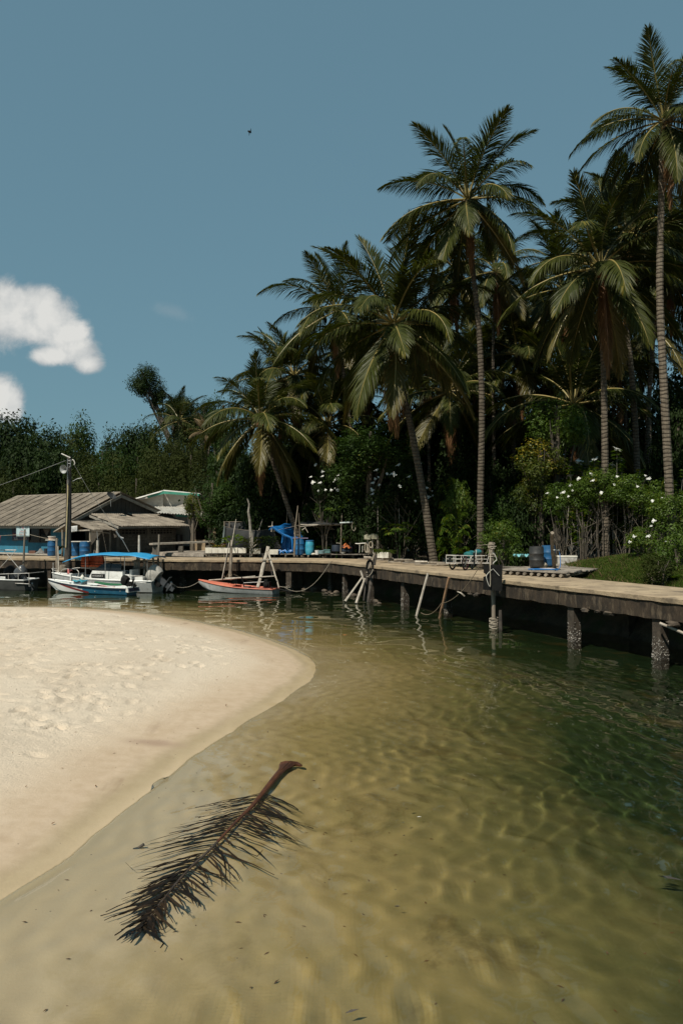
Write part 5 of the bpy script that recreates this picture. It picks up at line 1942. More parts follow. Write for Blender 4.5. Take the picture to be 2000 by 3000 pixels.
put_text(ban2, 'Fishing Snorkel', 0.12, hp(67.5, 1558.3, -0.075), XD, (0, 0, 1), M_INKRED, 0.66)
put_text(ban2, 'Full day Half day', 0.1, hp(67.5, 1562, -0.075), XD, (0, 0, 1), M_INKDARK, 0.74)
put_text(ban2, 'Price 500', 0.15, hp(66, 1567, -0.075), XD, (0, 0, 1), M_INKRED, 0.64)
put_text(ban2, 'Welcome please call', 0.09, hp(67.5, 1570.6, -0.075), XD, (0, 0, 1), M_INKDARK, 0.72)
sg = empty('hanging_sign', D(217, 1559, 46.1), 0, 'small white printed cloth sign hanging from the porch edge', 'sign')
cloth_rect('sheet', D(208, 1542, 46.1), D(227, 1540, 46.2), D(226, 1557, 46.15), D(208, 1559.5, 46.05), M_SIGNWHITE, sg, wav=0.004)
put_text(sg, 'ขาย ปลา', 0.13, D(217, 1552.5, 46.06), (1, 0.05, 0), (0, 0, 1), M_INKDARK, 0.28)
put_text(sg, 'สด', 0.06, D(217, 1557, 46.06), (1, 0.05, 0), (0, 0, 1), M_INKDARK, 0.22)

# ---- white house behind
wh = empty('house', D(500, 1600, 60.5), 0, 'white plastered house with green roof trim behind the block lean-to', 'house')
b = MB()
d0 = 60.5
b.hexa([D(405, 1600, d0), D(478, 1600, d0), D(478, 1600, d0 + 7), D(405, 1600, d0 + 7), D(405, 1461, d0), D(478, 1444, d0), D(478, 1444, d0 + 7), D(405, 1461, d0 + 7)])
b.build('wall', M_WHITEWALL, wh, smooth=False)
b = MB()
b.hexa([D(478.5, 1600, d0 + 0.4), D(575, 1600, d0 + 0.4), D(575, 1600, d0 + 7), D(478.5, 1600, d0 + 7), D(478.5, 1445, d0 + 0.4), D(575, 1452, d0 + 0.4), D(575, 1452, d0 + 7), D(478.5, 1445, d0 + 7)])
b.build('upper_wall', M_WHITEWALL, wh, smooth=False)
b = MB()
b.hexa([D(520, 1600, 57), D(556, 1600, 57), D(556, 1600, 60.7), D(520, 1600, 60.7), D(505, 1500, 57), D(556, 1512, 57), D(556, 1512, 60.7), D(505, 1500, 60.7)])
b.build('porch_wall', M_WHITEWALL, wh, smooth=False)
roof_field(wh, 'roof_sheet', D(478, 1441, d0 + 7), D(478, 1440, d0 - 0.4), D(394, 1463, d0 - 0.4), D(394, 1463, d0 + 7), M_ROOFW, 1.2, 1.4, 8)
roof_field(wh, 'roof_sheet', D(478, 1439, d0 - 0.4), D(478, 1440, d0 + 7), D(585, 1449, d0 + 7), D(585, 1448, d0 - 0.4), M_ROOFW, 1.2, 1.4, 9)
b = MB()
b.beam(D(394, 1465, d0 - 0.45), D(432, 1455, d0 - 0.45), 0.06, 0.22)
b.build('white_fascia', M_WHITEWALL, wh, smooth=False)
b = MB()
b.beam(D(432, 1455, d0 - 0.45), D(478, 1442.5, d0 - 0.45), 0.06, 0.24)
b.beam(D(478, 1442.5, d0 - 0.46), D(585, 1450, d0 - 0.46), 0.06, 0.2)
b.beam(D(515, 1509, 56.2), D(640, 1519, 56.2), 0.06, 0.2)
b.build('green_fascia', M_GREENTRIM, wh, smooth=False)
roof_field(wh, 'roof_sheet', D(455, 1486, 60.6), D(600, 1489, 60.6), D(660, 1514, 56.3), D(505, 1504, 56.3), M_ROOFW, 1.0, 2.0, 10)
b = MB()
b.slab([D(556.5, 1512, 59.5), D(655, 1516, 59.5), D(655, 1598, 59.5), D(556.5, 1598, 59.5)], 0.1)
b.build('back_wall', mat('dark_brown_boards', (0.07, 0.05, 0.032), (0.045, 0.032, 0.022), 0.9, 3, stretch=(6, 6, 0.5)), wh, smooth=False)  # boards coloured dark brown, grain running upright
b = MB()
b.slab([D(573, 1520, 59.3), D(592, 1521, 59.3), D(592, 1590, 59.3), D(573, 1590, 59.3)], 0.06)
b.build('door', M_BROWNDOOR, wh, smooth=False)
b = MB()
for px in (560, 571, 612, 640):
    p = D(px, 1540, 56.6)
    b = MB()
    b.tube([(p.x, p.y, 1.4), (p.x, p.y, D(px, 1512, 56.6).z)], 0.06, 6)
    b.build('post', M_WOOD, wh)
fence = empty('picket_fence', D(575, 1588, 55), 0, 'tan picket fence in front of the white house porch', 'fence')
pk = MB()
pk.box((0, 0, 0.47), (0.055, 0.02, 0.94))
pkm = pk.mesh('picket', M_PICKET)
for i in range(17):
    p = D(557 + i * 2.7, 1588, 55)
    o = link('picket', pkm, fence)
    o.location = Vector((p.x, p.y, 1.65 + random.uniform(-.02, .02))) - fence.location
for i in range(6):
    p = D(617 + i * 2.9, 1560, 55.4)
    o = link('picket', pkm, fence)
    o.location = Vector((p.x, p.y, 2.1)) - fence.location
    o.scale = (1.2, 1, 1.6)
b = MB()
for zz in (1.85, 2.35):
    a_, c_ = D(555, 1580, 55.03), D(602, 1580, 55.03)
    b.beam((a_.x, a_.y, zz), (c_.x, c_.y, zz), 0.02, 0.05)
b.build('rail', M_PICKET, fence)
# ================================================================== BOATS
def hull_rows(L, B, S0, S1, dr, n=18, stern=0.82, pk=2.2, cz=0.32):
    rows = []
    for i in range(n + 1):
        t = i / n
        f = stern + (1 - stern) * min(1, t / 0.4)
        b_ = B / 2 * (f if t < 0.4 else max(0.012, 1 - ((t - 0.4) / 0.6) ** pk))
        s = S0 + (S1 - S0) * t ** 2.2
        k_ = -dr + (dr + s * 0.72) * max(0, (t - 0.72) / 0.28) ** 2
        x = L * t + 0.0
        rows.append((x, b_, s, k_, k_ + cz * (s - k_)))
    return rows


def hull_parts(root, L, B, S0, S1, dr, mats, inner, rail, stern=0.82, pk=2.2, cz=0.32, deck_from=None, deck_mat=None, rail_r=0.03, floor=0.12, side_split=None, transom=None):
    R_ = hull_rows(L, B, S0, S1, dr, stern=stern, pk=pk, cz=cz)
    n = len(R_)
    b = MB()
    pts = []
    for (x, w, s, k_, c) in R_:
        m1 = (w * 0.93, c + (s - c) * 0.55)
        pts.append([(x, -w, s), (x, -m1[0], m1[1]), (x, -w * 0.8, c), (x, 0, k_), (x, w * 0.8, c), (x, m1[0], m1[1]), (x, w, s)])
    vs_ = [v for q in pts for v in q]
    for i in range(n - 1):
        for j in range(6):
            mi = 0
            if side_split: mi = side_split(i / (n - 1), j)
            b.cur = mi
            b.add([], [])
    b.cur = 0
    b.add(vs_, [])
    for i in range(n - 1):
        for j in range(6):
            b.f.append((i * 7 + j, (i + 1) * 7 + j, (i + 1) * 7 + j + 1, i * 7 + j + 1))
            b.mi.append(side_split(i / (n - 1), j) if side_split else 0)
    b.f.append(tuple(reversed(range(7))))
    b.mi.append(len(mats) - 1)
    hull = b.build('hull', mats, root, local=True)
    b = MB()
    pin = []
    m_ = n if deck_from is None else max(2, int(deck_from * (n - 1)) + 1)
    for (x, w, s, k_, c) in R_[:m_]:
        xx = x + (0.05 if x == 0 else 0)
        wi = max(0.004, w - 0.045)
        fl = max(k_ + 0.06, min(floor, s - 0.1))
        pin.append([(xx, -wi, s + 0.002), (xx, -wi * 0.86, (s + fl) / 2), (xx, -wi * 0.74, fl), (xx, wi * 0.74, fl), (xx, wi * 0.86, (s + fl) / 2), (xx, wi, s + 0.002)])
    b.add([v for q in pin for v in q], [(i * 6 + j, i * 6 + j + 1, (i + 1) * 6 + j + 1, (i + 1) * 6 + j) for i in range(len(pin) - 1) for j in range(5)] + [tuple(range(6)), tuple((len(pin) - 1) * 6 + j for j in reversed(range(6)))])
    b.build('inner_hull', inner, root, local=True)
    b = MB()
    for sd_ in (-1, 1):
        ps = [Vector((x, sd_ * max(0, w - 0.005), s + 0.004)) for (x, w, s, k_, c) in R_]
        b.tube(ps, [rail_r] * n, 6)
    b.tube([(0.0, -R_[0][1], R_[0][2]), (0.0, R_[0][1], R_[0][2])], rail_r, 6)
    b.build('gunwale', rail, root, local=True)
    if deck_from is not None:
        b = MB()
        dk = []
        for (x, w, s, k_, c) in R_[m_ - 1:]:
            dk.append([(x, -w + 0.01, s + 0.006), (x, -w * 0.5, s + 0.05 * min(1, w * 2)), (x, 0, s + 0.075 * min(1, w * 2)), (x, w * 0.5, s + 0.05 * min(1, w * 2)), (x, w - 0.01, s + 0.006)])
        k_ = len(dk)
        b.add([v for q in dk for v in q], [(i * 5 + j, i * 5 + j + 1, (i + 1) * 5 + j + 1, (i + 1) * 5 + j) for i in range(k_ - 1) for j in range(4)])
        solidify(b.build('foredeck', deck_mat, root, local=True), 0.02)
    return R_


def heading(ps, pb):
    v = pb - ps
    return math.atan2(v.y, v.x), Vector((v.x, v.y, 0)).length


def outboard(root, x, y, z, tilt, sc, cowl_mat, body_mat, cover=None):
    """outboard motor as a part of its boat: leg with cowling, bracket and propeller"""
    M_ = Matrix.Translation((x, y, z)) @ Matrix.Rotation(R(tilt), 4, 'Y') @ Matrix.Scale(sc, 4)
    T = lambda p: M_ @ Vector(p)
    b = MB()
    prof = [(-0.09, 0.10), (-0.09, -0.35), (-0.075, -0.75), (-0.06, -1.0)]
    sec = lambda xx, zz, w, l: [(-l / 2 + xx, -w / 2, zz), (l / 2 + xx, -w * 0.3, zz), (l / 2 + xx, w * 0.3, zz), (-l / 2 + xx, w / 2, zz)]
    lev = [sec(-0.05, 0.12, 0.26, 0.34), sec(-0.05, -0.2, 0.18, 0.3), sec(-0.06, -0.42, 0.13, 0.26), sec(-0.08, -0.72, 0.09, 0.24), sec(-0.1, -0.98, 0.05, 0.2)]
    b.add([T(p) for q in lev for p in q], [(i * 4 + j, i * 4 + (j + 1) % 4, (i + 1) * 4 + (j + 1) % 4, (i + 1) * 4 + j) for i in range(4) for j in range(4)] + [(3, 2, 1, 0), (16, 17, 18, 19)])
    b.hexa([T(p) for p in ((-0.5, -0.13, -0.5), (0.12, -0.09, -0.5), (0.12, 0.09, -0.5), (-0.5, 0.13, -0.5), (-0.5, -0.13, -0.475), (0.12, -0.09, -0.475), (0.12, 0.09, -0.475), (-0.5, 0.13, -0.475))])
    b.tube([T((0.2, 0, -0.74)), T((0.1, 0, -0.74)), T((-0.2, 0, -0.74)), T((-0.3, 0, -0.74))], [0.01 * sc, 0.065 * sc, 0.07 * sc, 0.045 * sc], 9)
    leg = b.build('outboard_motor', body_mat, root, local=True)
    b = MB()
    rings = [(0.08, 0.32, 0.24, 0.0), (0.16, 0.37, 0.26, 0.0), (0.34, 0.37, 0.26, -0.01), (0.48, 0.33, 0.23, -0.04), (0.56, 0.22, 0.15, -0.07)]
    if cover: rings = [(0.02, 0.36, 0.27, 0.0), (0.16, 0.42, 0.31, 0.0), (0.36, 0.42, 0.31, -0.01), (0.52, 0.37, 0.27, -0.04), (0.62, 0.22, 0.16, -0.07)]
    n_ = 14
    vs_ = []
    for (zz, lx, wy, ox) in rings:
        for j in range(n_):
            a = 2 * math.pi * j / n_
            cx, sy = math.cos(a), math.sin(a)
            k_ = 0.012 * math.sin(a * 5 + zz * 9) if cover else 0
            vs_.append(T((-0.08 + ox + lx * math.copysign(abs(cx) ** 0.7, cx) * (1 + k_), wy * math.copysign(abs(sy) ** 0.7, sy) * (1 + k_), zz)))
    m = len(rings)
    b.add(vs_, [(i * n_ + j, i * n_ + (j + 1) % n_, (i + 1) * n_ + (j + 1) % n_, (i + 1) * n_ + j) for i in range(m - 1) for j in range(n_)] + [tuple(reversed(range(n_))), tuple((m - 1) * n_ + j for j in range(n_))])
    b.build('cowling' if not cover else 'cowling_cover', cover or cowl_mat, leg, local=True)
    b = MB()
    for i in range(3):
        a = i * 2.094
        c_, s_ = math.cos(a), math.sin(a)
        q = lambda r_, w, o_: T((-0.3 + o_, r_ * c_ - w * s_, -0.74 + r_ * s_ + w * c_))
        b.hexa([q(0.04, -0.03, 0), q(0.18, -0.07, 0.03), q(0.18, 0.05, -0.03), q(0.04, 0.03, -0.02), q(0.04, -0.03, 0.012), q(0.18, -0.07, 0.042), q(0.18, 0.05, -0.018), q(0.04, 0.03, -0.008)])
    b.build('propeller', M_STEEL, leg, local=True)
    b = MB()
    for yy in (-0.12, 0.12):
        b.hexa([T(p) for p in ((0.04, yy - 0.02, -0.35), (0.26, yy - 0.02, -0.3), (0.26, yy + 0.02, -0.3), (0.04, yy + 0.02, -0.35), (0.04, yy - 0.02, 0.08), (0.28, yy - 0.02, 0.12), (0.28, yy + 0.02, 0.12), (0.04, yy + 0.02, 0.08))])
    b.build('bracket', M_BLACK, leg, local=True)
    return leg


# ---- white boat with the blue canopy
Ps, Pb = G(462, 1734), Vector((-16.25, 43.25, 0))
rz, L_ = heading(Ps, Pb)
bt = empty('motor_boat', (Ps.x, Ps.y, 0), rz, 'white motor boat with a bright blue canopy moored beside the dock', 'boat')
tx = lambda px: L_ * (462 - px) / (462 - 153)      # photograph column -> distance from the stern
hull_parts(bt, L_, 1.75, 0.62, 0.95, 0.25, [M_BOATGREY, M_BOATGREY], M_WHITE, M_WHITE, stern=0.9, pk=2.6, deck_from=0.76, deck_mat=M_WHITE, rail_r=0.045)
b = MB()
b.box((tx(230), 0, 0.78), (0.06, 1.5, 0.35))
b.build('bulkhead', M_WHITE, bt, local=True, smooth=False)
b = MB()
x0, x1 = tx(376), tx(272)
b.hexa([(x0, -0.62, 0.35), (x1 + 0.05, -0.62, 0.35), (x1 + 0.05, 0.62, 0.35), (x0, 0.62, 0.35), (x0, -0.58, 1.1), (x1 - 0.35, -0.56, 1.14), (x1 - 0.35, 0.56, 1.14), (x0, 0.58, 1.1)])
con = b.build('console', M_WHITE, bt, local=True, smooth=False)
b = MB()
b.hexa([(x0 + 0.1, 0.585, 1.12), (x1 - 0.42, 0.565, 1.16), (x1 - 0.42, 0.545, 1.16), (x0 + 0.1, 0.565, 1.12), (x0 + 0.1, 0.5, 1.52), (x1 - 1.0, 0.5, 1.54), (x1 - 1.0, 0.48, 1.54), (x0 + 0.1, 0.48, 1.52)])
b.hexa([(x1 - 0.42, -0.56, 1.16), (x1 - 0.40, -0.56, 1.16), (x1 - 0.40, 0.56, 1.16), (x1 - 0.42, 0.56, 1.16), (x1 - 1.02, -0.5, 1.54), (x1 - 1.0, -0.5, 1.54), (x1 - 1.0, 0.5, 1.54), (x1 - 1.02, 0.5, 1.54)])
b.build('windscreen', M_GLASSDK, con, local=True, smooth=False)
# port (camera) side: the boat's port side faces the lagoon
sx = lambda px: tx(px)
b = MB()
yl = 0.618
b.hexa([(sx(326), yl, 0.74), (sx(287), yl, 0.76), (sx(287), yl + 0.004, 0.76), (sx(326), yl + 0.004, 0.74), (sx(326), yl - 0.012, 0.96), (sx(287), yl - 0.012, 0.97), (sx(287), yl - 0.008, 0.97), (sx(326), yl - 0.008, 0.96)])
b.build('name_plate', M_BLACK, con, local=True, smooth=False)
Wm = wmat(bt)
side = lambda px, z, yy=0.64: Wm @ Vector((sx(px), yy, z))
xd = -(Wm.to_3x3() @ Vector((1, 0, 0)))
put_text(con, 'ความสุขเล 2', 0.14, side(306, 0.82, 0.632), xd, (0, 0, 1), M_INKWHITE, 0.6)
put_text(con, 'SUZUKI', 0.07, side(318, 1.0, 0.608), xd, (0, 0, 1), M_INKDARK, 0.26)
put_text(con, 'ท่องเที่ยว', 0.06, side(304, 0.66, 0.64), xd, (0, 0, 1), M_INKDARK, 0.4)
put_text(bt, 'Rung', 0.12, side(352, 0.38, 0.905), xd, (0, 0, 1), M_INKRED, 0.34)
b = MB()
b.box((tx(385), 0, 0.7), (0.55, 0.9, 0.5))
b.box((tx(392), -0.1, 1.0), (0.12, 0.8, 0.4))
b.build('seat', M_WHITE, bt, local=True, smooth=False)
b = MB()
cw = Matrix.Translation((tx(378), 0.1, 1.05)) @ Matrix.Rotation(R(70), 4, 'Y')
b.tube([cw @ Vector((0.17 * math.cos(a), 0.17 * math.sin(a), 0)) for a in np.linspace(0, 6.283, 15)], 0.018, 5, caps=False)
for i in range(3): b.tube([cw @ Vector((0, 0, 0.02)), cw @ Vector((0.17 * math.cos(i * 2.09), 0.17 * math.sin(i * 2.09), 0))], 0.012, 4)
b.build('steering_wheel', M_BLACK, bt, local=True)
# canopy: a curved cloth on poles
cx0, cx1 = tx(463), tx(214)
b = MB()
b.grid(lambda u, v: (cx0 + (cx1 - cx0) * u, (v - 0.5) * 2.05, 2.12 - 0.62 * (v - 0.5) ** 2 * (1 - 0.3 * math.sin(u * math.pi)) - 0.36 * max(0, (u - 0.62) / 0.38) ** 1.7 - 0.16 * max(0, (0.3 - u) / 0.3) ** 2 - 0.015 * math.sin(u * 21)), 22, 10)
solidify(b.build('canopy', M_CANOPY, bt, smooth='all', local=True), 0.02)
b = MB()
for px in (276, 333, 388, 452):
    for yy in (-0.82, 0.82):
        top = 2.12 - 0.62 * (yy / 2.05) ** 2 - 0.03 - (0.16 if px > 440 else 0) - (0.02 if px < 280 else 0)
        b.tube([(tx(px), yy, 0.62), (tx(px), yy, top)], 0.018, 6)
for yy in (-0.82, 0.82):
    b.tube([(tx(452), yy, 1.82), (tx(276), yy, 2.0)], 0.016, 6)
b.build('canopy_poles', M_STEEL, bt, local=True)
b = MB()
for yy in (-0.6, 0.6):
    b.tube(spline([(tx(188), yy * 0.62, 0.9), (tx(200), yy * 0.8, 1.18), (tx(240), yy, 1.2), (tx(253), yy * 1.15, 1.05)], 4), 0.018, 6)
    b.tube([(tx(253), yy * 1.15, 1.05), (tx(250), yy * 1.2, 0.74)], 0.016, 6)
b.tube(spline([(tx(160), -0.22, 1.15), (tx(153), 0, 1.2), (tx(160), 0.22, 1.15)], 4), 0.016, 6)
for yy in (-0.22, 0.22): b.tube([(tx(160), yy, 1.15), (tx(163), yy, 0.95)], 0.014, 5)
b.tube([(tx(160), 0.22, 1.15), (tx(188), 0.38, 1.0)], 0.013, 5)
b.build('bow_rail', M_WHITEMET, bt, local=True)
b = MB()
b.tube(spline([(tx(398), 0.84, 0.64), (tx(398), 0.84, 0.86), (tx(410), 0.84, 0.9), (tx(440), 0.84, 0.9)], 4), 0.02, 6)
b.tube([(tx(440), 0.84, 0.9), (tx(440), 0.8, 0.64)], 0.02, 6)
b.build('stern_rail', M_WHITEMET, bt, local=True)
b = MB()
b.box((tx(425), 0.4, 0.72), (0.5, 0.5, 0.22))
b.build('stern_locker', M_WHITE, bt, local=True)
outboard(bt, -0.12, 0.28, 0.72, 52, 1.12, M_GREYMET, M_GREYMET, mat('grey_cloth_cover', (0.44, 0.42, 0.38), (0.3, 0.285, 0.255), 0.85, 3, 0.02, 9))
# life jackets hung under the canopy
for i, (px, yy, w) in enumerate(((264, 0.42, 0.46), (279, 0.12, 0.42), (303, 0.3, 0.5))):
    lj = empty('life_jacket', Wm @ Vector((tx(px), yy, 1.98)), rz, ['orange life jacket hanging foremost under the blue canopy', 'orange life jacket half hidden in the middle under the blue canopy', 'orange life jacket hanging nearest the windscreen under the blue canopy'][i], 'life jacket', 'life jackets under the blue canopy')
    b = MB()
    for s_ in (-1, 1):
        rows = [(0.0, 0.14, 0.05), (-0.1, 0.19, 0.07), (-0.35, 0.22, 0.08), (-0.55, 0.23, 0.085), (-0.66, 0.2, 0.05)]
        for k_ in range(len(rows) - 1):
            z0, w0, t0 = rows[k_]
            z1, w1, t1 = rows[k_ + 1]
            x_ = lambda q: q * w / 0.46
            xa, xb = (0.015, 1)
            b.hexa([(x_(s_ * 0.012), -t1, z1), (x_(s_ * w1), -t1, z1), (x_(s_ * w1), t1, z1), (x_(s_ * 0.012), t1, z1), (x_(s_ * 0.012), -t0, z0), (x_(s_ * w0), -t0, z0), (x_(s_ * w0), t0, z0), (x_(s_ * 0.012), t0, z0)])
    b.build('body', M_LIFE, lj, local=True, smooth=False)
    b = MB()
    for zz in (-0.38, -0.52):
        b.box((0, 0, zz), (w * 1.02, 0.185, 0.035))
    b.build('strap', M_BLACK, lj, local=True)
    b = MB()
    b.tube(spline([(0, 0, -0.02), (0.05, 0, 0.06), (0, 0, 0.12)], 3), 0.008, 4)
    b.build('hook', M_STEEL, lj, local=True)
p0 = Wm @ Vector((tx(222), 0.55, 1.2))
b = MB()
b.grid(lambda u, v: p0 + xd * (u - 0.5) * 0.3 + Vector((0, 0.02 * math.sin(u * 9), -0.3 * v * (0.6 + 0.4 * math.sin(u * 4 + 1)) + 0.03 * math.sin(u * 12))), 8, 5)
tag(solidify(b.build('rag', M_PINK, smooth='all'), 0.01), 'faded pink rag tied on the bow rail of the canopied boat', 'rag')

# ---- blue and white long boat in front
Ps = G(386, 1742)
hd = Vector((-0.93, 0.367, 0)).normalized()
rz2 = math.atan2(hd.y, hd.x)
L2 = 5.5
b2 = empty('long_boat', (Ps.x, Ps.y, 0), rz2, 'slim white and blue fishing boat with a red stripe in front of the canopied boat', 'boat')


def split2(t, j):
    return 0 if t > (0.52, 0.47, 0.42)[min(j, 5 - j)] else 1


RW = hull_parts(b2, L2, 1.2, 0.36, 0.66, 0.14, [M_WHITE, M_BLUEHULL, M_RED], mat('pale_inner_paint', (0.55, 0.6, 0.6), (0.45, 0.5, 0.5), 0.6, 3), M_WHITE, stern=0.84, pk=2.3, rail_r=0.035, floor=0.08)
hb = [o for o in C.objects if o.parent == b2 and o.name.startswith('hull')][0]
nq = (len(RW) - 1)
mi = [split2((i // 6) / nq, i % 6) for i in range(nq * 6)] + [1]
hb.data.polygons.foreach_set('material_index', mi)
b = MB()
for s_ in (-1, 1):
    b.tube([Vector((x, s_ * (w + 0.012), s - 0.05)) for (x, w, s, k_, c) in RW], 0.022, 5)
b.build('rub_strake', M_NAVY, b2, local=True)
b = MB()
for s_ in (-1, 1):
    up_, lo_ = [], []
    for i in range(15):
        f = i / 14
        t = (0.93 - 0.5 * f) * (len(RW) - 1)
        k0 = int(t)
        r_ = [a + (c_ - a) * (t - k0) for a, c_ in zip(RW[k0], RW[min(k0 + 1, len(RW) - 1)])]
        x, w, sh, kl, ch = r_

        def at(q):       # down the side: 0 sheer, 1 chine
            if q < 0.45: return (x, s_ * (w - w * 0.07 * q / 0.45 + 0.008), sh + (ch + (sh - ch) * 0.55 - sh) * q / 0.45)
            g2 = (q - 0.45) / 0.55
            return (x, s_ * (w * 0.93 - w * 0.13 * g2 + 0.008), ch + (sh - ch) * 0.55 * (1 - g2))
        q0 = 0.12 + 0.88 * f ** 1.5
        up_.append(at(max(0.05, q0 - 0.10 - 0.12 * f)))
        lo_.append(at(min(1.0, q0 + 0.03 + 0.05 * f)))
    b.add(up_ + lo_, [(i, i + 1, 15 + i + 1, 15 + i) for i in range(14)])
b.build('red_stripe', M_RED, b2, local=True)
b = MB()     # square stern with a white frame round a dark panel
w0 = RW[0][1]
b.hexa([(-0.16, -w0, 0.14), (0, -w0, 0.16), (0, w0, 0.16), (-0.16, w0, 0.14), (-0.1, -w0 * 0.98, 0.40), (0.02, -w0, 0.40), (0.02, w0, 0.40), (-0.1, w0 * 0.98, 0.40)])
b.build('stern_box', M_WHITE, b2, local=True, smooth=False)
b = MB()
b.hexa([(-0.168, -w0 * 0.84, 0.185), (-0.15, -w0 * 0.84, 0.185), (-0.15, w0 * 0.84, 0.185), (-0.168, w0 * 0.84, 0.185), (-0.124, -w0 * 0.84, 0.36), (-0.1, -w0 * 0.84, 0.36), (-0.1, w0 * 0.84, 0.36), (-0.124, w0 * 0.84, 0.36)])
b.build('stern_panel', M_NAVY, b2, local=True, smooth=False)
b = MB()
for t in (0.2, 0.36, 0.55, 0.74):
    x, w, s, k_, c = RW[int(t * nq)]
    b.box((x, 0, s - 0.1), (0.2, 2 * w - 0.1, 0.035))
b.build('thwart', M_WHITE, b2, local=True)
b = MB()
x, w, s, k_, c = RW[-2]
b.tube([(x, 0, s - 0.1), (x, 0, s + 0.95)], 0.014, 5)
b.build('bow_staff', M_WHITEMET, b2, local=True)
W2 = wmat(b2)
put_text(b2, 'ITUANG', 0.11, W2 @ Vector((0.95, 0.60, 0.2)), W2.to_3x3() @ Vector((-1, 0, 0)), (0, 0, 1), M_NAVY, 0.42)
b = MB()
for (x, z) in ((1.9, 0.14), (0.3, 0.2)):
    b.ball((x, 0.565, z), 0.03, 6, 5)
b.build('rivet', M_STEEL, b2, local=True)
# small longtail motor lying at the stern under black cloth
m2 = outboard(b2, 0.25, 0.05, 0.62, 68, 0.62, M_BLACK, M_BLACK, M_BLACK)
b = MB()
b.tube([(0.6, 0.1, 0.72), (-0.9, -0.02, 0.62)], 0.02, 6)
b.tube([(0.6, 0.1, 0.72), (2.9, 0.42, 0.74)], 0.016, 6)
b.build('tiller_pole', M_STEEL, m2, local=True)


def inside2(px, y, z):      # a place inside the long boat by column: distance along from the stern
    t = (386 - px) / (386 - 152) * L2
    return W2 @ Vector((t, y, z))


p = inside2(246, 0.05, 0.08)
ice = empty('cool_box', p, rz2, 'tall ribbed grey cool box standing in the slim fishing boat', 'cool box')
b = MB()
b.box((0, 0, 0.28), (0.52, 0.46, 0.56))
for i in range(6): b.box((-0.22 + i * 0.088, 0.235, 0.28), (0.022, 0.012, 0.5))
b.build('body', mat('grey_plastic', (0.22, 0.29, 0.31), (0.17, 0.22, 0.24), 0.6, 5), ice, local=True, smooth=False)
b = MB()
b.grid(lambda u, v: ((u - 0.5) * 0.72, (v - 0.5) * 0.6, 0.60 + 0.03 * math.sin(u * 11 + v * 5) - 0.5 * max(0, abs(u - 0.5) - 0.38) - 0.6 * max(0, abs(v - 0.5) - 0.4)), 12, 8)
tag(solidify(b.build('cloth', mat('turquoise_cloth', (0.03, 0.25, 0.32), (0.025, 0.19, 0.26), 0.8, 5), smooth='all'), 0.008), 'crumpled turquoise cloth lying over the ribbed cool box', 'cloth')
C.objects[-1].location = p
C.objects[-1].rotation_euler = (0, 0, rz2)
fb = empty('foam_box', inside2(269, 0.22, 0.08), rz2 + 0.3, 'small white foam box with a lid standing in the slim fishing boat', 'box')
b = MB()
b.box((0, 0, 0.15), (0.5, 0.34, 0.3))
b.build('body', M_STYRO, fb, local=True, smooth=False)
b = MB()
b.box((0, 0, 0.33), (0.53, 0.37, 0.055))
b.build('lid', M_STYRO, fb, local=True, smooth=False)
bk = empty('bucket', inside2(293, 0.2, 0.08), 0, 'faded pinkish plastic bucket with a dark rim in the slim fishing boat', 'bucket')
b = MB()
b.lathe([(0.14, 0), (0.165, 0.32), (0.15, 0.32), (0.13, 0.02)], 14)
b.build('body', mat('faded_bucket', (0.5, 0.38, 0.33), (0.42, 0.33, 0.28), 0.6, 4), bk, local=True)
b = MB()
b.lathe([(0.165, 0.3), (0.178, 0.31), (0.178, 0.345), (0.15, 0.345)], 14)
b.build('rim', M_BLACK, bk, local=True)
bo = empty('float', inside2(248, -0.05, 0.68), 0, 'round white net float lying on the turquoise cloth', 'float')
b = MB()
b.lathe([(0.05, 0), (0.1, 0.04), (0.11, 0.12), (0.09, 0.2), (0.045, 0.24), (0.04, 0.28)], 12)
b.build('body', M_STYRO, bo, local=True)
b = MB()
b.tube([(0, 0, 0.27), (0, 0, 0.32)], 0.025, 7)
b.build('cap', M_PVC, bo, local=True)
p, q = inside2(275, -0.25, 0.55), inside2(356, -0.1, 0.46)
b = MB()
for k_ in range(4):
    o_ = Vector((0, 0.05 * k_, 0.03 * (k_ % 2)))
    b.tube(spline([p + o_, p.lerp(q, 0.5) + o_ + Vector((0, 0, -0.05)), q + o_], 6), [0.02, 0.035, 0.04, 0.045, 0.05, 0.05, 0.05, 0.05, 0.045, 0.045, 0.04, 0.035, 0.02], 6)
tag(b.build('furled_net', mat('green_net', (0.015, 0.13, 0.05), (0.01, 0.08, 0.035), 0.9, 14, 0.01, 40)), 'furled green net lying along the slim fishing boat', 'net')
b = MB()
p, q = inside2(300, 0.4, 0.36), inside2(352, 0.35, 0.4)
b.tube(spline([p, p.lerp(q, 0.4) + Vector((0, 0.05, 0.05)), p.lerp(q, 0.7) - Vector((0, 0.06, 0.02)), q], 5), 0.028, 6)
tag(b.build('rope', mat('red_rope', (0.45, 0.1, 0.09), (0.35, 0.07, 0.07), 0.9, 12)), 'red rope bundle lying along the near side of the slim fishing boat', 'rope')
b = MB()
b.add([], [])
for i, px in enumerate((183, 207)):
    q = inside2(px, -0.12 - 0.1 * i, 0.42)
    b.lathe([(0.06, 0), (0.075, 0.01), (0.075, 0.03), (0.04, 0.035)], 10, Matrix.Translation(q) @ Matrix.Rotation(R(80), 4, 'X'))
    o = b.build('scupper', M_BLACK, b2)
    b = MB()

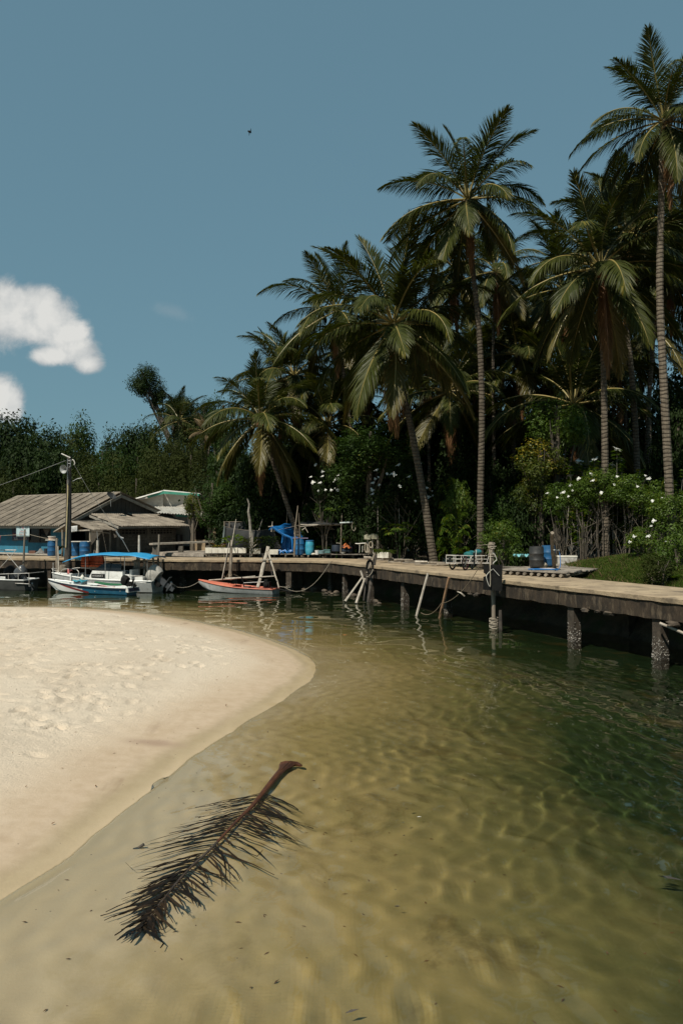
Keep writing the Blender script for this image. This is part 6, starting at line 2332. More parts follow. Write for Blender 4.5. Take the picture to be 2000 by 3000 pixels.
# ---- orange rowing boat
Ps = G(808, 1740)
Pb = Vector((-7.85, 42.35, 0))
rz4, L4 = heading(Ps, Pb)
b4 = empty('wooden_boat', (Ps.x, Ps.y, 0), rz4, 'grey wooden boat with orange gunwale and foredeck moored under the dock', 'boat')
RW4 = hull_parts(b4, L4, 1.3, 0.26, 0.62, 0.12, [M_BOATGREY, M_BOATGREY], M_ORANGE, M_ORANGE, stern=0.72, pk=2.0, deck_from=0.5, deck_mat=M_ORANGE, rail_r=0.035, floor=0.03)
b = MB()
for t in (0.2, 0.3, 0.4):
    x, w, s, k_, c = RW4[int(t * 18)]
    b.box((x, 0, s - 0.09), (0.13, 2 * w - 0.1, 0.03))
b.build('thwart', M_ORANGE, b4, local=True)
W4 = wmat(b4)
b = MB()
x, w, s, k_, c = RW4[6]
b.box((x, 0.25, s + 0.03), (0.34, 0.3, 0.1))
b.build('mast_step', M_WOODDK, b4, local=True)
lt = empty('longtail_motor', W4 @ Vector((0.5, 0.0, 0.2)), rz4, 'black longtail motor standing in the stern of the orange boat', 'boat motor')
b = MB()
b.box((0, 0, 0.28), (0.34, 0.3, 0.3))
b.box((0.05, 0, 0.48), (0.2, 0.2, 0.14))
b.lathe([(0.09, 0), (0.12, 0.02), (0.12, 0.08), (0.06, 0.1)], 10, Matrix.Translation((0, 0.16, 0.3)) @ Matrix.Rotation(R(-90), 4, 'X'))
b.build('engine', M_BLACK, lt, local=True)
b = MB()
b.tube([(0, 0, 0.2), (-0.9, 0.02, 0.02), (-1.45, 0.05, -0.05)], 0.025, 6)
b.build('shaft', M_BLACK, lt, local=True)
b = MB()
b.tube([(0.1, 0, 0.42), (1.4, 0.05, 0.33)], 0.02, 6)
b.build('tiller', M_STEEL, lt, local=True)
for i, (a, c_) in enumerate((((612, 1700, 42.2), (748, 1688, 41.2)), ((660, 1694, 41.9), (805, 1688, 40.6)))):
    b = MB()
    b.tube([D(*a), D(*a).lerp(D(*c_), 0.5) - Vector((0, 0, 0.03)), D(*c_)], [0.035, 0.04, 0.028], 7)
    tag(b.build('boat_pole', M_WOODLT), ['long pole lying on the orange foredeck, the nearer to the bow', 'long pole lying along the orange boat, reaching past its motor'][i], 'pole', 'poles lying along the orange boat')
b = MB()
b.tube([D(707, 1688, 41.3), D(716, 1722, 41.3)], [0.03, 0.03], 6)
tag(b.build('iron_bar', M_BLACK), 'short black bar standing in the orange boat', 'bar')

# ---- boat cut by the left edge
Ps = G(92, 1726)
rz1 = math.atan2(0.16, -0.98)
b1 = empty('speed_boat', (Ps.x, Ps.y, 0), rz1, 'grey motor boat cut by the left edge, stern and motor in view', 'boat')
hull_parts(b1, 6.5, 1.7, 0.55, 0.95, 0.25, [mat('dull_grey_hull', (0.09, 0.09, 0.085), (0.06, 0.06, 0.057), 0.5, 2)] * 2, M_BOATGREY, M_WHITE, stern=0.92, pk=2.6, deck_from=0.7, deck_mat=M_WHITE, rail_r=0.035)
W1 = wmat(b1)
outboard(b1, 0.45, 0.25, 0.7, 34, 1.0, M_GREYMET, M_GREYMET)
outboard(b1, 1.5, -0.35, 0.7, 34, 0.95, M_BLACK, M_GREYMET)
b = MB()
for yy in (0.75,):
    b.tube([(-0.35, yy, 0.95), (1.9, yy, 0.86)], 0.018, 6)
    for x in (-0.3, 0.35, 0.95, 1.5): b.tube([(x, yy, 0.5), (x, yy, 0.93)], 0.014, 5)
    b.tube([(-0.32, yy, 0.2), (-0.3, yy, 0.95)], 0.012, 5)
b.tube([(-0.35, -0.7, 0.95), (-0.35, 0.75, 0.95)], 0.018, 6)
b.tube([(-0.3, 0.75, 0.35), (0.5, 0.8, 0.38)], 0.02, 6)
b.build('rail', M_WHITEMET, b1, local=True)
b = MB()
q = lambda px, py: W1.inverted() @ D(px, py, 43.2)
b.tube([q(-60, 1611), q(48, 1612)], 0.03, 6)
b.tube([q(12, 1613), q(62, 1673)], 0.018, 6)
b.tube([q(46, 1613), q(22, 1640), q(-8, 1672)], 0.016, 6)
b.tube([q(-60, 1612), q(-60, 1690)], 0.02, 6)
b.build('canopy_frame', M_WHITEMET, b1, local=True)
b = MB()
a_, c_ = q(-70, 1570), q(9, 1611)
b.grid(lambda u, v: Vector(a_).lerp(Vector((c_.x, a_.y, a_.z)), u) + Vector((0, 0.15 * v, -0.72 * v * (0.35 + 0.65 * u ** 2) - 0.03 * math.sin(u * 12))), 8, 6)
solidify(b.build('red_cloth', mat('dull_red_cloth', (0.36, 0.05, 0.06), (0.27, 0.04, 0.05), 0.8, 4), b1, smooth='all', local=True), 0.01)
# ================================================================== THINGS ON AND AROUND THE DOCK
KR = random.Random(31)


def pole(name, label, p, q, r0, r1, m, cat='post', group=None, n=7, knots=True, bend=0.02):
    p, q = Vector(p), Vector(q)
    L = (q - p).length
    k_ = max(4, int(L / 0.25))
    s, u_ = frame_of(q - p)
    pts, rad = [], []
    a1, a2 = KR.uniform(0, 6), KR.uniform(2, 5)
    for i in range(k_ + 1):
        f = i / k_
        pts.append(p.lerp(q, f) + s * bend * L * math.sin(f * a2 + a1) * 0.4 * math.sin(f * math.pi))
        rad.append((r0 + (r1 - r0) * f) * (1 + (KR.uniform(-0.1, 0.12) if knots else 0)))
    b = MB()
    b.tube(pts, rad, n)
    return tag(b.build(name, m), label, cat, group)


def rope(label, pts, r=0.014, m=None, group=None, per=5, name='rope'):
    r *= 0.72
    b = MB()
    b.tube(spline(pts, per) if per else pts, r, 5)
    return tag(b.build(name, m or M_ROPE), label, 'rope', group)


# ---- utility pole with loudspeaker
base = G(200, 1652, ZD)
UP = empty('utility_pole', (D(200, 1600, 43.9).x, 43.9, 0), 0, 'dark wooden utility pole with a horn loudspeaker at the dock edge', 'utility pole')
dU = 43.9
p0, p1 = D(197, 1668, dU), D(203, 1336, dU)
b = MB()
b.tube([Vector((p0.x, dU, -2.4)), p0, p0.lerp(p1, 0.5) + Vector((0.02, 0, 0)), p1], [0.2, 0.19, 0.16, 0.115], 10)
b.build('shaft', M_WOODDK, UP)
c = D(189, 1374, dU - 0.25)
ax = Vector((-0.35, -0.9, -0.12)).normalized()
Mh = Matrix.Translation(c) @ ax.to_track_quat('Z', 'Y').to_matrix().to_4x4()
b = MB()
prof = [(0.05, -0.34), (0.06, -0.2), (0.09, -0.08), (0.15, 0.02), (0.235, 0.09), (0.25, 0.095), (0.225, 0.08), (0.14, 0.0), (0.07, -0.1), (0.02, -0.2)]
b.lathe(prof, 20, Mh, caps=True)
hs = b.build('horn_speaker', mat('grey_horn', (0.32, 0.33, 0.33), (0.22, 0.23, 0.23), 0.45, 4), UP)
b = MB()
b.tube([c - ax * 0.2, D(200, 1376, dU)], 0.03, 6)
b.build('bracket', M_STEEL, hs)
b = MB()
b.tube([D(180, 1329, dU - 0.05), D(206, 1341, dU - 0.1)], 0.035, 6)
b.build('lamp_arm', M_WHITEMET, UP)
b = MB()
b.tube([D(198, 1345, dU - 0.16), D(198, 1372, dU - 0.2), D(199, 1420, dU - 0.2)], 0.018, 6)
b.tube(spline([D(206, 1345, dU - 0.12), D(206, 1366, dU - 0.14), D(200, 1369, dU - 0.2)], 4), 0.018, 6)
for y in (1350, 1358): b.tube([D(197, y, dU - 0.16), D(207, y, dU - 0.12)], 0.016, 5)
b.build('cable_bracket', M_STEEL, UP)
b = MB()
b.tube(spline([D(199, 1416, dU - 0.17), D(198.5, 1450, dU - 0.19), D(195.5, 1530, dU - 0.22), D(193, 1604, dU - 0.23)], 5), 0.032, 7)
b.build('conduit', M_YPIPE, UP)
b = MB()
b.tube([D(213, 1410, dU - 0.1), D(225, 1403, dU - 0.1), D(239, 1400, dU - 0.1)], 0.016, 5)
b.build('steel_hook', M_STEEL, UP)
b = MB()
b.tube(spline([D(206, 1352, dU), D(214, 1347, dU), D(219, 1356, dU), D(217, 1362, dU)], 5), 0.03, 6)
b.build('insulator', M_PVC, UP)
b = MB()
b.tube(sag(D(192, 1349, dU), D(-120, 1462, dU + 2), 0.05, 16), 0.014, 5)
tag(b.build('power_cable', M_STEEL), 'sagging cable from the utility pole to the left edge', 'cable')
b = MB()
b.tube([D(218, 1362, dU), D(262, 1440, dU + 0.2), D(344, 1556, dU + 0.4)], 0.011, 5)
b.tube([D(340, 1556, dU + 0.4), D(349, 1570, dU + 0.4), D(358, 1580, dU + 0.42)], 0.045, 6)
b.tube([D(358, 1580, dU + 0.42), D(378, 1617, dU + 0.5)], 0.024, 6)
b.tube([D(349, 1572, dU + 0.4), D(362, 1577, dU + 0.4)], 0.035, 5)
tag(b.build('stay_wire', M_STEEL), 'taut stay wire with a clamp slanting down from the utility pole', 'wire')
for i, (x0, y0, x1, y1, d0_, d1_) in enumerate(((-40, 1570, 66, 1565, 45, 46), (87, 1566, 165, 1582, 46, 46))):
    b = MB()
    b.tube(sag(D(x0, y0, d0_), D(x1, y1, d1_), 0.03), 0.012, 4)
    tag(b.build('wash_line', M_ROPE), ['thin line from the left edge to the pale banner', 'thin line from the pale banner to the drum with the tub'][i], 'line')


# ---- drums
def drum(label, px, py, d, r, h, m, lid=None, group='plastic drums', style=0):
    p = D(px, py, d)
    root = empty('plastic_drum', p, KR.uniform(0, 6), label, 'drum', group)
    if style == 0:
        prof = [(r * 0.9, 0), (r * 0.96, 0.03 * h), (r, 0.1 * h)]
        for z in (0.34, 0.66):
            prof += [(r, (z - 0.03) * h), (r * 1.035, (z - 0.012) * h), (r * 1.035, (z + 0.012) * h), (r, (z + 0.03) * h)]
        prof += [(r, 0.88 * h), (r * 0.95, 0.95 * h), (r * 0.94, h), (r * 0.86, h), (r * 0.86, 0.97 * h)]
    else:
        prof = [(r * 0.84, 0), (r * 0.93, 0.06 * h), (r * 1.0, 0.25 * h), (r * 1.02, 0.33 * h), (r * 1.0, 0.41 * h), (r * 1.0, 0.6 * h), (r * 1.02, 0.66 * h), (r * 0.98, 0.74 * h), (r * 0.9, 0.9 * h), (r * 0.86, 0.94 * h)]
    b = MB()
    b.lathe(prof, 22)
    b.build('body', m, root, local=True)
    if lid:
        b = MB()
        b.lathe([(r * 0.9, 0.94 * h), (r * 0.93, 0.95 * h), (r * 0.93, 1.0 * h), (r * 0.85, 1.02 * h), (0.02, 1.025 * h)], 22)
        b.build('lid', lid, root, local=True)
    return root


def onground(px, py, z=ZG):
    return G(px, py, z)


def hpx(n_, d): return n_ * d / 2250


d = 45.6
drum('bright blue plastic drum topped by a pinkish tub beside the blue wall', 152, 1629, d, hpx(12.5, d), hpx(46, d), M_BARREL)
drum('dark blue plastic drum in the shade, left under the white board', 222, 1629, 46.4, hpx(12, 46), hpx(43, 46), M_BARREL)
drum('bright blue plastic drum under the right end of the white board', 248, 1629, 46, hpx(14.5, 46), hpx(43, 46), M_BARREL)
drum('tall deep blue plastic drum beside the blue tarpaulin', 877, 1626, 45.8, hpx(15, 46), hpx(49, 46), M_BARREL)
drum('light blue plastic keg with a dark lid beside the blue tarpaulin', 907, 1625, 45.6, hpx(13, 46), hpx(41, 46), M_BARRELLT, M_BARREL, style=1)
p = D(152, 1582, d)
tub = empty('tub', p + Vector((0, 0, 0.02)), 0, 'faded pinkish plastic tub standing on the bright blue drum', 'tub')
b = MB()
b.lathe([(hpx(9, d), 0), (hpx(10.5, d), 0.19), (hpx(9.5, d), 0.19), (hpx(8, d), 0.03)], 16)
b.build('body', mat('pinkish_plastic', (0.55, 0.42, 0.35), (0.45, 0.34, 0.28), 0.6, 3), tub, local=True)
b = MB()
b.lathe([(hpx(10.3, d), 0.17), (hpx(11.3, d), 0.175), (hpx(11.3, d), 0.2), (hpx(9.5, d), 0.2)], 16)
b.build('rim', M_STYRO, tub, local=True)
b = MB()
b.box(p + Vector((0, 0, 0)), (hpx(29, d), hpx(26, d), 0.035))
tag(b.build('board', M_STYRO, smooth=False), 'white board lying between the pinkish tub and its blue drum', 'board')
p = D(234, 1587, 46.1)
b = MB()
b.box(p + Vector((0.05, 0, 0.01)), (hpx(56, 46), 0.6, 0.04), 0.05)
tag(b.build('board', M_STYRO, smooth=False), 'long white board laid across two blue drums', 'board')
p = D(877, 1577, 45.8)
b = MB()
b.box(p + Vector((0.05, 0, 0.01)), (hpx(44, 46), 0.55, 0.035), 0.1)
tag(b.build('board', mat('lilac_board', (0.3, 0.24, 0.36), (0.2, 0.17, 0.26), 0.6, 3), smooth=False), 'faded lilac board on top of the tall deep blue drum', 'board')
# little things on the ledge by the blue wall
b = MB()
p = hp(120, 1622, 0.4)
b.grid(lambda u, v: p + Vector(((u - 0.5) * 0.62, (v - 0.5) * 0.5, 0.32 * math.exp(-((u - 0.5) ** 2 + (v - 0.5) ** 2) * 9) + 0.05 * math.sin(u * 17 + v * 9) * math.sin(v * 13))), 14, 12)
tag(solidify(b.build('net_heap', mat('grey_netting', (0.2, 0.2, 0.19), (0.13, 0.13, 0.125), 0.9, 20), smooth='all'), 0.01), 'small grey heap of netting on the ledge by the blue wall', 'net')
for i, (px, cx) in enumerate(((97, (0.16, 0.075, 0.05)), (136, (0.02, 0.025, 0.035)))):
    p = hp(px, 1622, 0.35)
    b = MB()
    if i == 0:
        for z in (0.05, 0.15): b.box(p + Vector((0, 0, z)), (0.42, 0.3, 0.09))
    else:
        b.lathe([(0.12, 0), (0.16, 0.34), (0.15, 0.34), (0.11, 0.02)], 12, Matrix.Translation(p))
    tag(b.build(['crate', 'bucket'][i], mat(['reddish_crate', 'dark_bucket'][i], cx), smooth=bool(i)), ['low reddish crate under the window of the blue wall', 'dark bucket on the ledge left of the bright blue drum'][i], ['crate', 'bucket'][i])
b = MB()
for a in range(14):
    an = a * 2.4
    p = D(174, 1612, 46.5)
    b.tube(spline([p, p + Vector((math.cos(an) * 0.2, math.sin(an) * 0.2, 0.25)), p + Vector((math.cos(an) * 0.36, math.sin(an) * 0.3, 0.1))], 3), [0.02, 0.03, 0.035, 0.03, 0.024, 0.015, 0.006], 4)
tag(b.build('potted_plant', M_LEAFDK), 'dark spiky plant between the bright blue drum and the utility pole', 'plant')

# ---- mooring posts and poles along the left dock
pole('mooring_post', 'thin mooring post in front of the pale banner', D(66, 1700, 43.6), D(73, 1551, 43.8), 0.07, 0.045, M_WOOD, group='mooring posts')
pole('mooring_post', 'double mooring post left of the utility pole, the tall one', D(168, 1760, 43.2), D(166, 1577, 43.8), 0.075, 0.06, M_WOOD, group='mooring posts')
pole('mooring_post', 'slimmer mooring post tied against the tall one left of the utility pole', D(172, 1700, 43.3), D(170, 1600, 43.5), 0.04, 0.04, M_WOODLT, group='mooring posts')
pole('mooring_post', 'pale topped post in front of the porch', D(286, 1640, 44.6), D(286, 1583, 44.6), 0.08, 0.06, M_WOODLT, group='mooring posts')
pole('mooring_post', 'pale post left of the short ladder behind the canopy', D(407, 1690, 43.2), D(407.5, 1568, 43.4), 0.075, 0.055, M_WOODLT, group='mooring posts')
pole('mooring_post', 'brown post right of the short ladder behind the canopy', D(462, 1700, 43.0), D(466, 1566, 43.2), 0.07, 0.05, M_WOOD, group='mooring posts')
b = MB()
b.tube([D(287, 1585, 44.6), D(284, 1557, 44.7)], 0.012, 5)
tag(b.build('thin_rod', M_STEEL), 'thin rod rising from the pale topped post by the porch', 'rod')
b = MB()
b.lathe([(0.12, 0), (0.2, 0.05), (0.22, 0.2), (0.19, 0.34), (0.1, 0.4)], 12, Matrix.Translation(D(184, 1675, 43.5)))
tag(b.build('tyre_fender', M_WOOD), 'worn bundle hanging at the dock edge by the utility pole', 'fender')
# short ladder / landing stage behind the canopied boat
ldr = empty('landing_ladder', D(430, 1690, 43.0), 0, 'short wooden landing ladder against the dock behind the canopied boat', 'ladder')
for (x0, y0, x1, y1) in ((391, 1692, 396, 1640), (398, 1705, 402, 1632), (422, 1690, 423, 1632), (452, 1690, 448, 1634)):
    b = MB()
    b.tube([D(x0, y0, 42.9), D((x0 + x1) / 2 + 1, (y0 + y1) / 2, 42.9), D(x1, y1, 42.9)], [0.07, 0.06, 0.06], 6)
    b.build('leg', M_WOODLT, ldr)
for y in (1644, 1665):
    b = MB()
    b.beam(D(388, y, 42.8), D(460, y - 2, 42.8), 0.1, 0.07)
    b.build('rung', M_WOOD, ldr)

# ---- concrete bench and slab behind the dock, planks lit by the sun
cb = empty('bench', onground(540, 1622), 0, 'long low concrete bench in front of the white house', 'bench')
b = MB()
b.beam(D(442, 1594, 50), D(631, 1586.5, 53), 0.5, 0.12)
b.build('seat', M_WOODLT, cb)
for px, d_ in ((455, 50.2), (530, 51.2), (610, 52.5)):
    p = D(px, 1600, d_)
    b = MB()
    b.box((p.x, p.y, ZG + 0.25), (0.3, 0.35, 0.75))
    b.build('leg', M_BLOCK, cb, smooth=False)
pl = empty('plank_platform', onground(520, 1628), 0, 'sunlit grey plank platform behind the dock in front of the long bench', 'platform')
g = random.Random(8)
A_, B_, C_, D_ = G(398, 1621, 1.72), G(598, 1625, 1.72), G(625, 1606, 1.72), G(480, 1606, 1.72)
np_ = 9
for i in range(np_):
    f0, f1 = i / np_, (i + 0.93) / np_
    q = [A_.lerp(D_, f0), B_.lerp(C_, f0), B_.lerp(C_, f1), A_.lerp(D_, f1)]
    z = g.uniform(0.0, 0.02)
    b = MB()
    b.hexa([p + Vector((0, 0, 0.02)) for p in q] + [p + Vector((0, 0, 0.09 + z)) for p in q])
    b.build('plank', M_PLANK, pl, smooth=False)
b = MB()
b.beam(A_ - Vector((0, 0.05, 0.06)), B_ - Vector((0, 0.05, 0.06)), 0.08, 0.16)
b.build('edge_board', M_PLANK, pl)

# ---- rack of foam planters
rack = empty('planter_rack', D(700, 1628, 46), 0, 'long low rack of planks and sticks under the foam planters', 'rack')
dr_ = 46.0
zr = D(700, 1622, dr_).z
for i, (x0, x1) in enumerate(((594, 840), (838, 1095))):
    p, q = D(x0, 1622, dr_), D(x1, 1622 - i * 2, dr_ - i * 1.2)
    for k_ in range(3):
        b = MB()
        b.beam((p.x, p.y + k_ * 0.28 - 0.1, zr - 0.03), (q.x, q.y + k_ * 0.28 - 0.1, zr - 0.03 + 0.02 * i), 0.16, 0.035)
        b.build('plank', M_PLANK, rack)
for i in range(15):
    px = 606 + i * 33
    p = D(px, 1628, dr_ - (0.5 if px > 840 else 0))
    b = MB()
    b.tube([(p.x, p.y - 0.2, zr - 0.11), (p.x + KR.uniform(-.1, .1), p.y + 0.6, zr - 0.1)], 0.055, 7)
    b.tube([(p.x, p.y - 0.1, ZG - 0.3), (p.x, p.y - 0.1, zr - 0.1)], 0.05, 6)
    b.build('support', M_WOOD, rack)


def foam_box(label, px, py, d, wpx, hpx_, dep=0.42, rz=0.0, group='foam planter boxes', soil=True):
    p = D(px, py, d)
    w, h = hpx(wpx, d), hpx(hpx_, d)
    root = empty('foam_box', p, rz, label, 'box', group)
    b = MB()
    t = 0.035
    o_ = [(-w / 2, -dep / 2), (w / 2, -dep / 2), (w / 2, dep / 2), (-w / 2, dep / 2)]
    i_ = [(-w / 2 + t, -dep / 2 + t), (w / 2 - t, -dep / 2 + t), (w / 2 - t, dep / 2 - t), (-w / 2 + t, dep / 2 - t)]
    vs_ = [(x * 0.95, y * 0.95, 0) for x, y in o_] + [(x, y, h) for x, y in o_] + [(x, y, h) for x, y in i_] + [(x * 0.95, y * 0.95, 0.06) for x, y in i_]
    fs = [(3, 2, 1, 0)]
    for j in range(4):
        k_ = (j + 1) % 4
        fs += [(j, k_, 4 + k_, 4 + j), (4 + j, 4 + k_, 8 + k_, 8 + j), (8 + j, 8 + k_, 12 + k_, 12 + j)]
    fs.append((12, 13, 14, 15))
    b.add(vs_, fs)
    b.build('body', M_STYRO, root, smooth=False, local=True)
    if soil:
        b = MB()
        b.box((0, 0, h * 0.8), (w * 0.88, dep * 0.82, 0.03))
        b.build('soil', M_SOIL, root, local=True, smooth=False)
    return root


def planter_leaves(label, px, py, d, n, size, asp, spread, up, m, seed, name='potted_plant', cat='plant', stems=True):
    g2 = np.random.default_rng(seed)
    p = D(px, py, d)
    a = np.arange(n) * 2.4
    ht = g2.uniform(0.1, 1, n) * up
    rr_ = spread * np.sqrt(g2.random(n))
    P_ = np.stack([np.cos(a) * rr_, np.sin(a) * rr_ * 0.6, ht], 1)
    dr2 = np.stack([np.cos(a), np.sin(a), g2.uniform(-0.2, 0.9, n)], 1)
    nn = np.stack([-0.4 * np.cos(a), -0.4 * np.sin(a), np.ones(n)], 1) + g2.normal(size=(n, 3)) * 0.2
    root = empty(name, p, 0, label, cat)
    link('foliage', leaf_mesh('foliage', P_, nn, size, asp, m, seed, droop=0.25, dirs=dr2), root)
    if stems:
        b = MB()
        for i in range(min(n, 12)):
            b.tube([(0.02 * i * math.cos(i), 0, -0.05), tuple(P_[i * (n // 12 or 1) % n])], 0.008, 4, caps=False)
        b.build('stem', M_LEAFGR, root, local=True)


BX = [(612, 18.5), (631, 19), (650, 19), (667, 15), (688, 17), (710, 24)]
for i, (px, w) in enumerate(BX):
    foam_box('white foam planter in the long row on the rack, %s from the left' % nth[i], px, 1620, 45.9, w, 15.5 - (i % 2) * 0.6)
foam_box('white foam planter partly hidden by the wilted plant', 752, 1622, 45.9, 22, 15)
foam_box('white foam planter half behind the pole frame, left of the tarpaulin', 802, 1624, 45.9, 27, 14)
foam_box('white foam planter with grass standing alone by the driftwood heap', 1126, 1634, 39.6, 36, 16, 0.5, -0.45)
planter_leaves('fern like plant with broad leaves in the fourth foam planter', 683, 1600, 45.9, 46, 0.42, 0.3, 0.45, 0.55, M_LEAFBR, 1)
planter_leaves('small yellow green plant in the third foam planter', 645, 1606, 45.9, 30, 0.2, 0.35, 0.3, 0.15, M_LEAFYE, 2)
planter_leaves('wilted bushy plant between the foam planters at the bare trunk', 737, 1618, 45.6, 150, 0.26, 0.22, 0.38, 0.85, M_LEAFOL, 3)
planter_leaves('dark leafy plant behind the foam planter left of the tarpaulin', 795, 1608, 46.4, 220, 0.2, 0.45, 0.5, 0.75, M_LEAFDK, 4)
planter_leaves('grass tuft growing in the lone foam planter', 1126, 1622, 39.6, 50, 0.42, 0.06, 0.28, 0.12, M_GRASS, 5)
planter_leaves('reddish strap leaved plant by the dark net', 640, 1612, 47, 24, 0.6, 0.09, 0.1, 0.2, M_DEADLEAF, 6)
planter_leaves('low leafy plants under the pole frame', 945, 1612, 46.3, 90, 0.22, 0.35, 0.6, 0.25, M_LEAFGR, 7)

# ---- posts, bare trunk, net and tarpaulin
pole('mooring_post', 'thick post right of the foam planters with sticks tied to it', D(674, 1700, 42.0), D(679, 1582, 42.2), 0.1, 0.075, M_WOOD, group='mooring posts')
pole('stick', 'thin crooked stick lashed on top of the thick post', D(678, 1600, 42.1), D(691.5, 1521, 42.2), 0.035, 0.02, M_WOODLT, 'stick')
pole('stick', 'bamboo pole leaning from the orange boat to the thick post', D(650, 1698, 41.8), D(672, 1588, 42.0), 0.03, 0.022, M_WOODLT, 'stick')
pole('stick', 'second pole leaning beside the thick post', D(655, 1690, 41.9), D(668, 1620, 42.0), 0.02, 0.018, M_WOOD, 'stick')
rope('brown rope tied round the foot of the thick post', [D(657, 1685, 41.9), D(662, 1694, 41.9), D(668, 1682, 41.8), D(676, 1678, 41.8), D(676, 1688, 41.8), D(680, 1682, 41.8)], 0.022, M_ROPEDK)
rope('slack rope from the orange bow to the canopied boat', sag(D(588, 1700, 42.3), D(497, 1712, 41.6), 0.28), 0.014, per=0)
rope('thin line from the thick post down to the orange boat', sag(D(684, 1682, 41.8), D(745, 1705, 41.2), 0.05), 0.01, M_ROPEDK, per=0)
b = MB()
p = D(736, 1592, 47.2)
p.z = 1.4
b.tube(spline([p, D(733, 1540, 47.2), D(728, 1500, 47.2), D(730, 1480, 47.2), D(724.5, 1461, 47.2)], 6), [0.1 - 0.0024 * i for i in range(25)], 7)
tag(b.build('bare_trunk', M_BARKLT), 'pale bare dead trunk in front of the dark net', 'dead tree')
pole('stick', 'short stake beside the pale bare trunk', D(740, 1605, 46.8), D(739, 1552, 46.8), 0.045, 0.04, M_WOODLT, 'stick')
pole('stick', 'thin leaning stick over the dark net', D(758, 1555, 48.2), D(769, 1520, 48.2), 0.025, 0.02, M_WOODLT, 'stick')
for i, (x0, y0, x1, y1) in enumerate(((742, 1592, 753, 1582), (742, 1602, 755, 1592))):
    pole('stick', ['cut branch end poking from the wilted plant, the upper', 'cut branch end poking from the wilted plant, the lower'][i], D(x0, y0, 45.5), D(x1, y1, 45.5), 0.022, 0.018, M_WOODLT, 'stick')
net = empty('net_fence', D(730, 1605, 48), 0, 'dark shade net stretched as a fence behind the foam planters', 'fence')
dn = 48.3
a_, b_, c_, e_ = D(655, 1541, dn), D(800, 1549, dn - 0.8), D(826, 1610, dn - 0.8), D(652, 1612, dn)
mb = MB()
mb.grid(lambda u, v: a_.lerp(b_, u).lerp(e_.lerp(c_, u), v) + Vector((0, -0.22 * math.sin(math.pi * u) * math.sin(math.pi * v) + 0.03 * math.sin(u * 23 + v * 6), -0.16 * 4 * u * (1 - u) * (1 - v))), 26, 10)
solidify(mb.build('net', M_NET, net, smooth='all'), 0.008)
mb = MB()
a2_, b2_ = D(660, 1529, dn + 0.3), D(730, 1529, dn + 0.3)
mb.grid(lambda u, v: a2_.lerp(b2_, u) + Vector((0, 0.02 * math.sin(u * 15), -v * 1.4)), 8, 4)
solidify(mb.build('back_net', M_NET, net, smooth='all'), 0.008)
b = MB()
b.tube([D(656, 1529, dn + 0.28), D(720, 1529, dn + 0.28)], 0.025, 6)
b.tube(sag(D(655, 1541, dn), D(786, 1551, dn - 0.8), 0.16), 0.015, 5)
b.build('top_rail', M_WOOD, net)
for px, yt in ((657, 1527), (672, 1529), (718, 1529)):
    b = MB()
    p = D(px, 1612, dn + 0.15)
    b.tube([(p.x, p.y, 1.4), D(px, yt, dn + 0.15)], 0.035, 6)
    b.build('post', M_WOOD, net)
b = MB()
b.slab([D(647, 1604, dn - 0.3), D(655, 1597, dn - 0.3), D(659, 1541, dn - 0.1), D(656, 1541, dn - 0.1)], 0.02)
b.build('net_edge', mat('greenish_net', (0.14, 0.17, 0.16), (0.08, 0.1, 0.095), 0.9, 6), net)

tp = empty('tarpaulin', D(850, 1620, 46.4), 0, 'bright blue tarpaulin slung between poles beside the drums', 'tarpaulin')
K1, K2, K3, K4 = D(797, 1543, 46.0), D(860, 1530, 48.0), D(896, 1574, 47.6), D(854, 1578, 46.0)
mb = MB()
mb.grid(lambda u, v: K1.lerp(K2, u).lerp(K4.lerp(K3, u), v) + Vector((0, 0, -0.16 * math.sin(math.pi * u) * math.sin(math.pi * v) + 0.025 * math.sin(u * 14 + v * 9) + 0.02 * math.sin(v * 22 - u * 8))), 22, 18)
solidify(mb.build('roof_sheet', M_TARP, tp, smooth='all'), 0.006)
S1_, S2_, S3_, S4_ = D(826, 1562, 46.9), D(857, 1574, 46.5), D(857, 1614, 46.4), D(822, 1608, 46.8)
mb = MB()
mb.grid(lambda u, v: S1_.lerp(S2_, u).lerp(S4_.lerp(S3_, u), v) + Vector((0, 0.07 * math.sin(u * 13 + v * 2.5) + 0.04 * math.sin(u * 29), 0)), 24, 10)
solidify(mb.build('side_sheet', M_TARP, tp, smooth='all'), 0.006)
mb = MB()
hp_ = D(838, 1622, 46.0)
gg = random.Random(4)
for k_ in range(16):
    o_ = Vector((gg.uniform(-0.45, 0.42), gg.uniform(-0.2, 0.2), gg.uniform(0.0, 0.12)))
    a = gg.uniform(-0.9, 0.9)
    t_ = Vector((math.cos(a), 0.3 * math.sin(a), math.sin(a) * 0.7))
    mb.tube(spline([hp_ + o_ - t_ * 0.16, hp_ + o_ + Vector((0, 0, 0.08)), hp_ + o_ + t_ * 0.16], 3), [0.01, 0.03, 0.05, 0.055, 0.05, 0.03, 0.01], 5)
mb.build('crumpled_hem', M_TARP, tp)
mb = MB()
mb.tube(spline([K1, K1.lerp(K4, 0.35) - Vector((0, 0, 0.05)), K1.lerp(K4, 0.7) - Vector((0, 0, 0.04)), K4, D(856, 1600, 45.9), D(857, 1617, 45.9)], 5), [0.09 - 0.002 * i for i in range(26)], 6)
mb.build('rolled_edge', M_TARP, tp)
mb = MB()
for k_ in range(6):
    mb.tube([K1 + Vector((0.02 * k_, 0, 0.02)), D(787 + k_ * 2.6, 1552 + (k_ % 2), 46.0)], [0.03, 0.008], 5)
mb.build('tied_corner', M_TARP, tp)
rope('tarpaulin guy line running up to the tall thin pole', [D(800, 1556, 46.0), D(870, 1540, 45.9), D(935, 1532, 46.2)], 0.01, per=0)
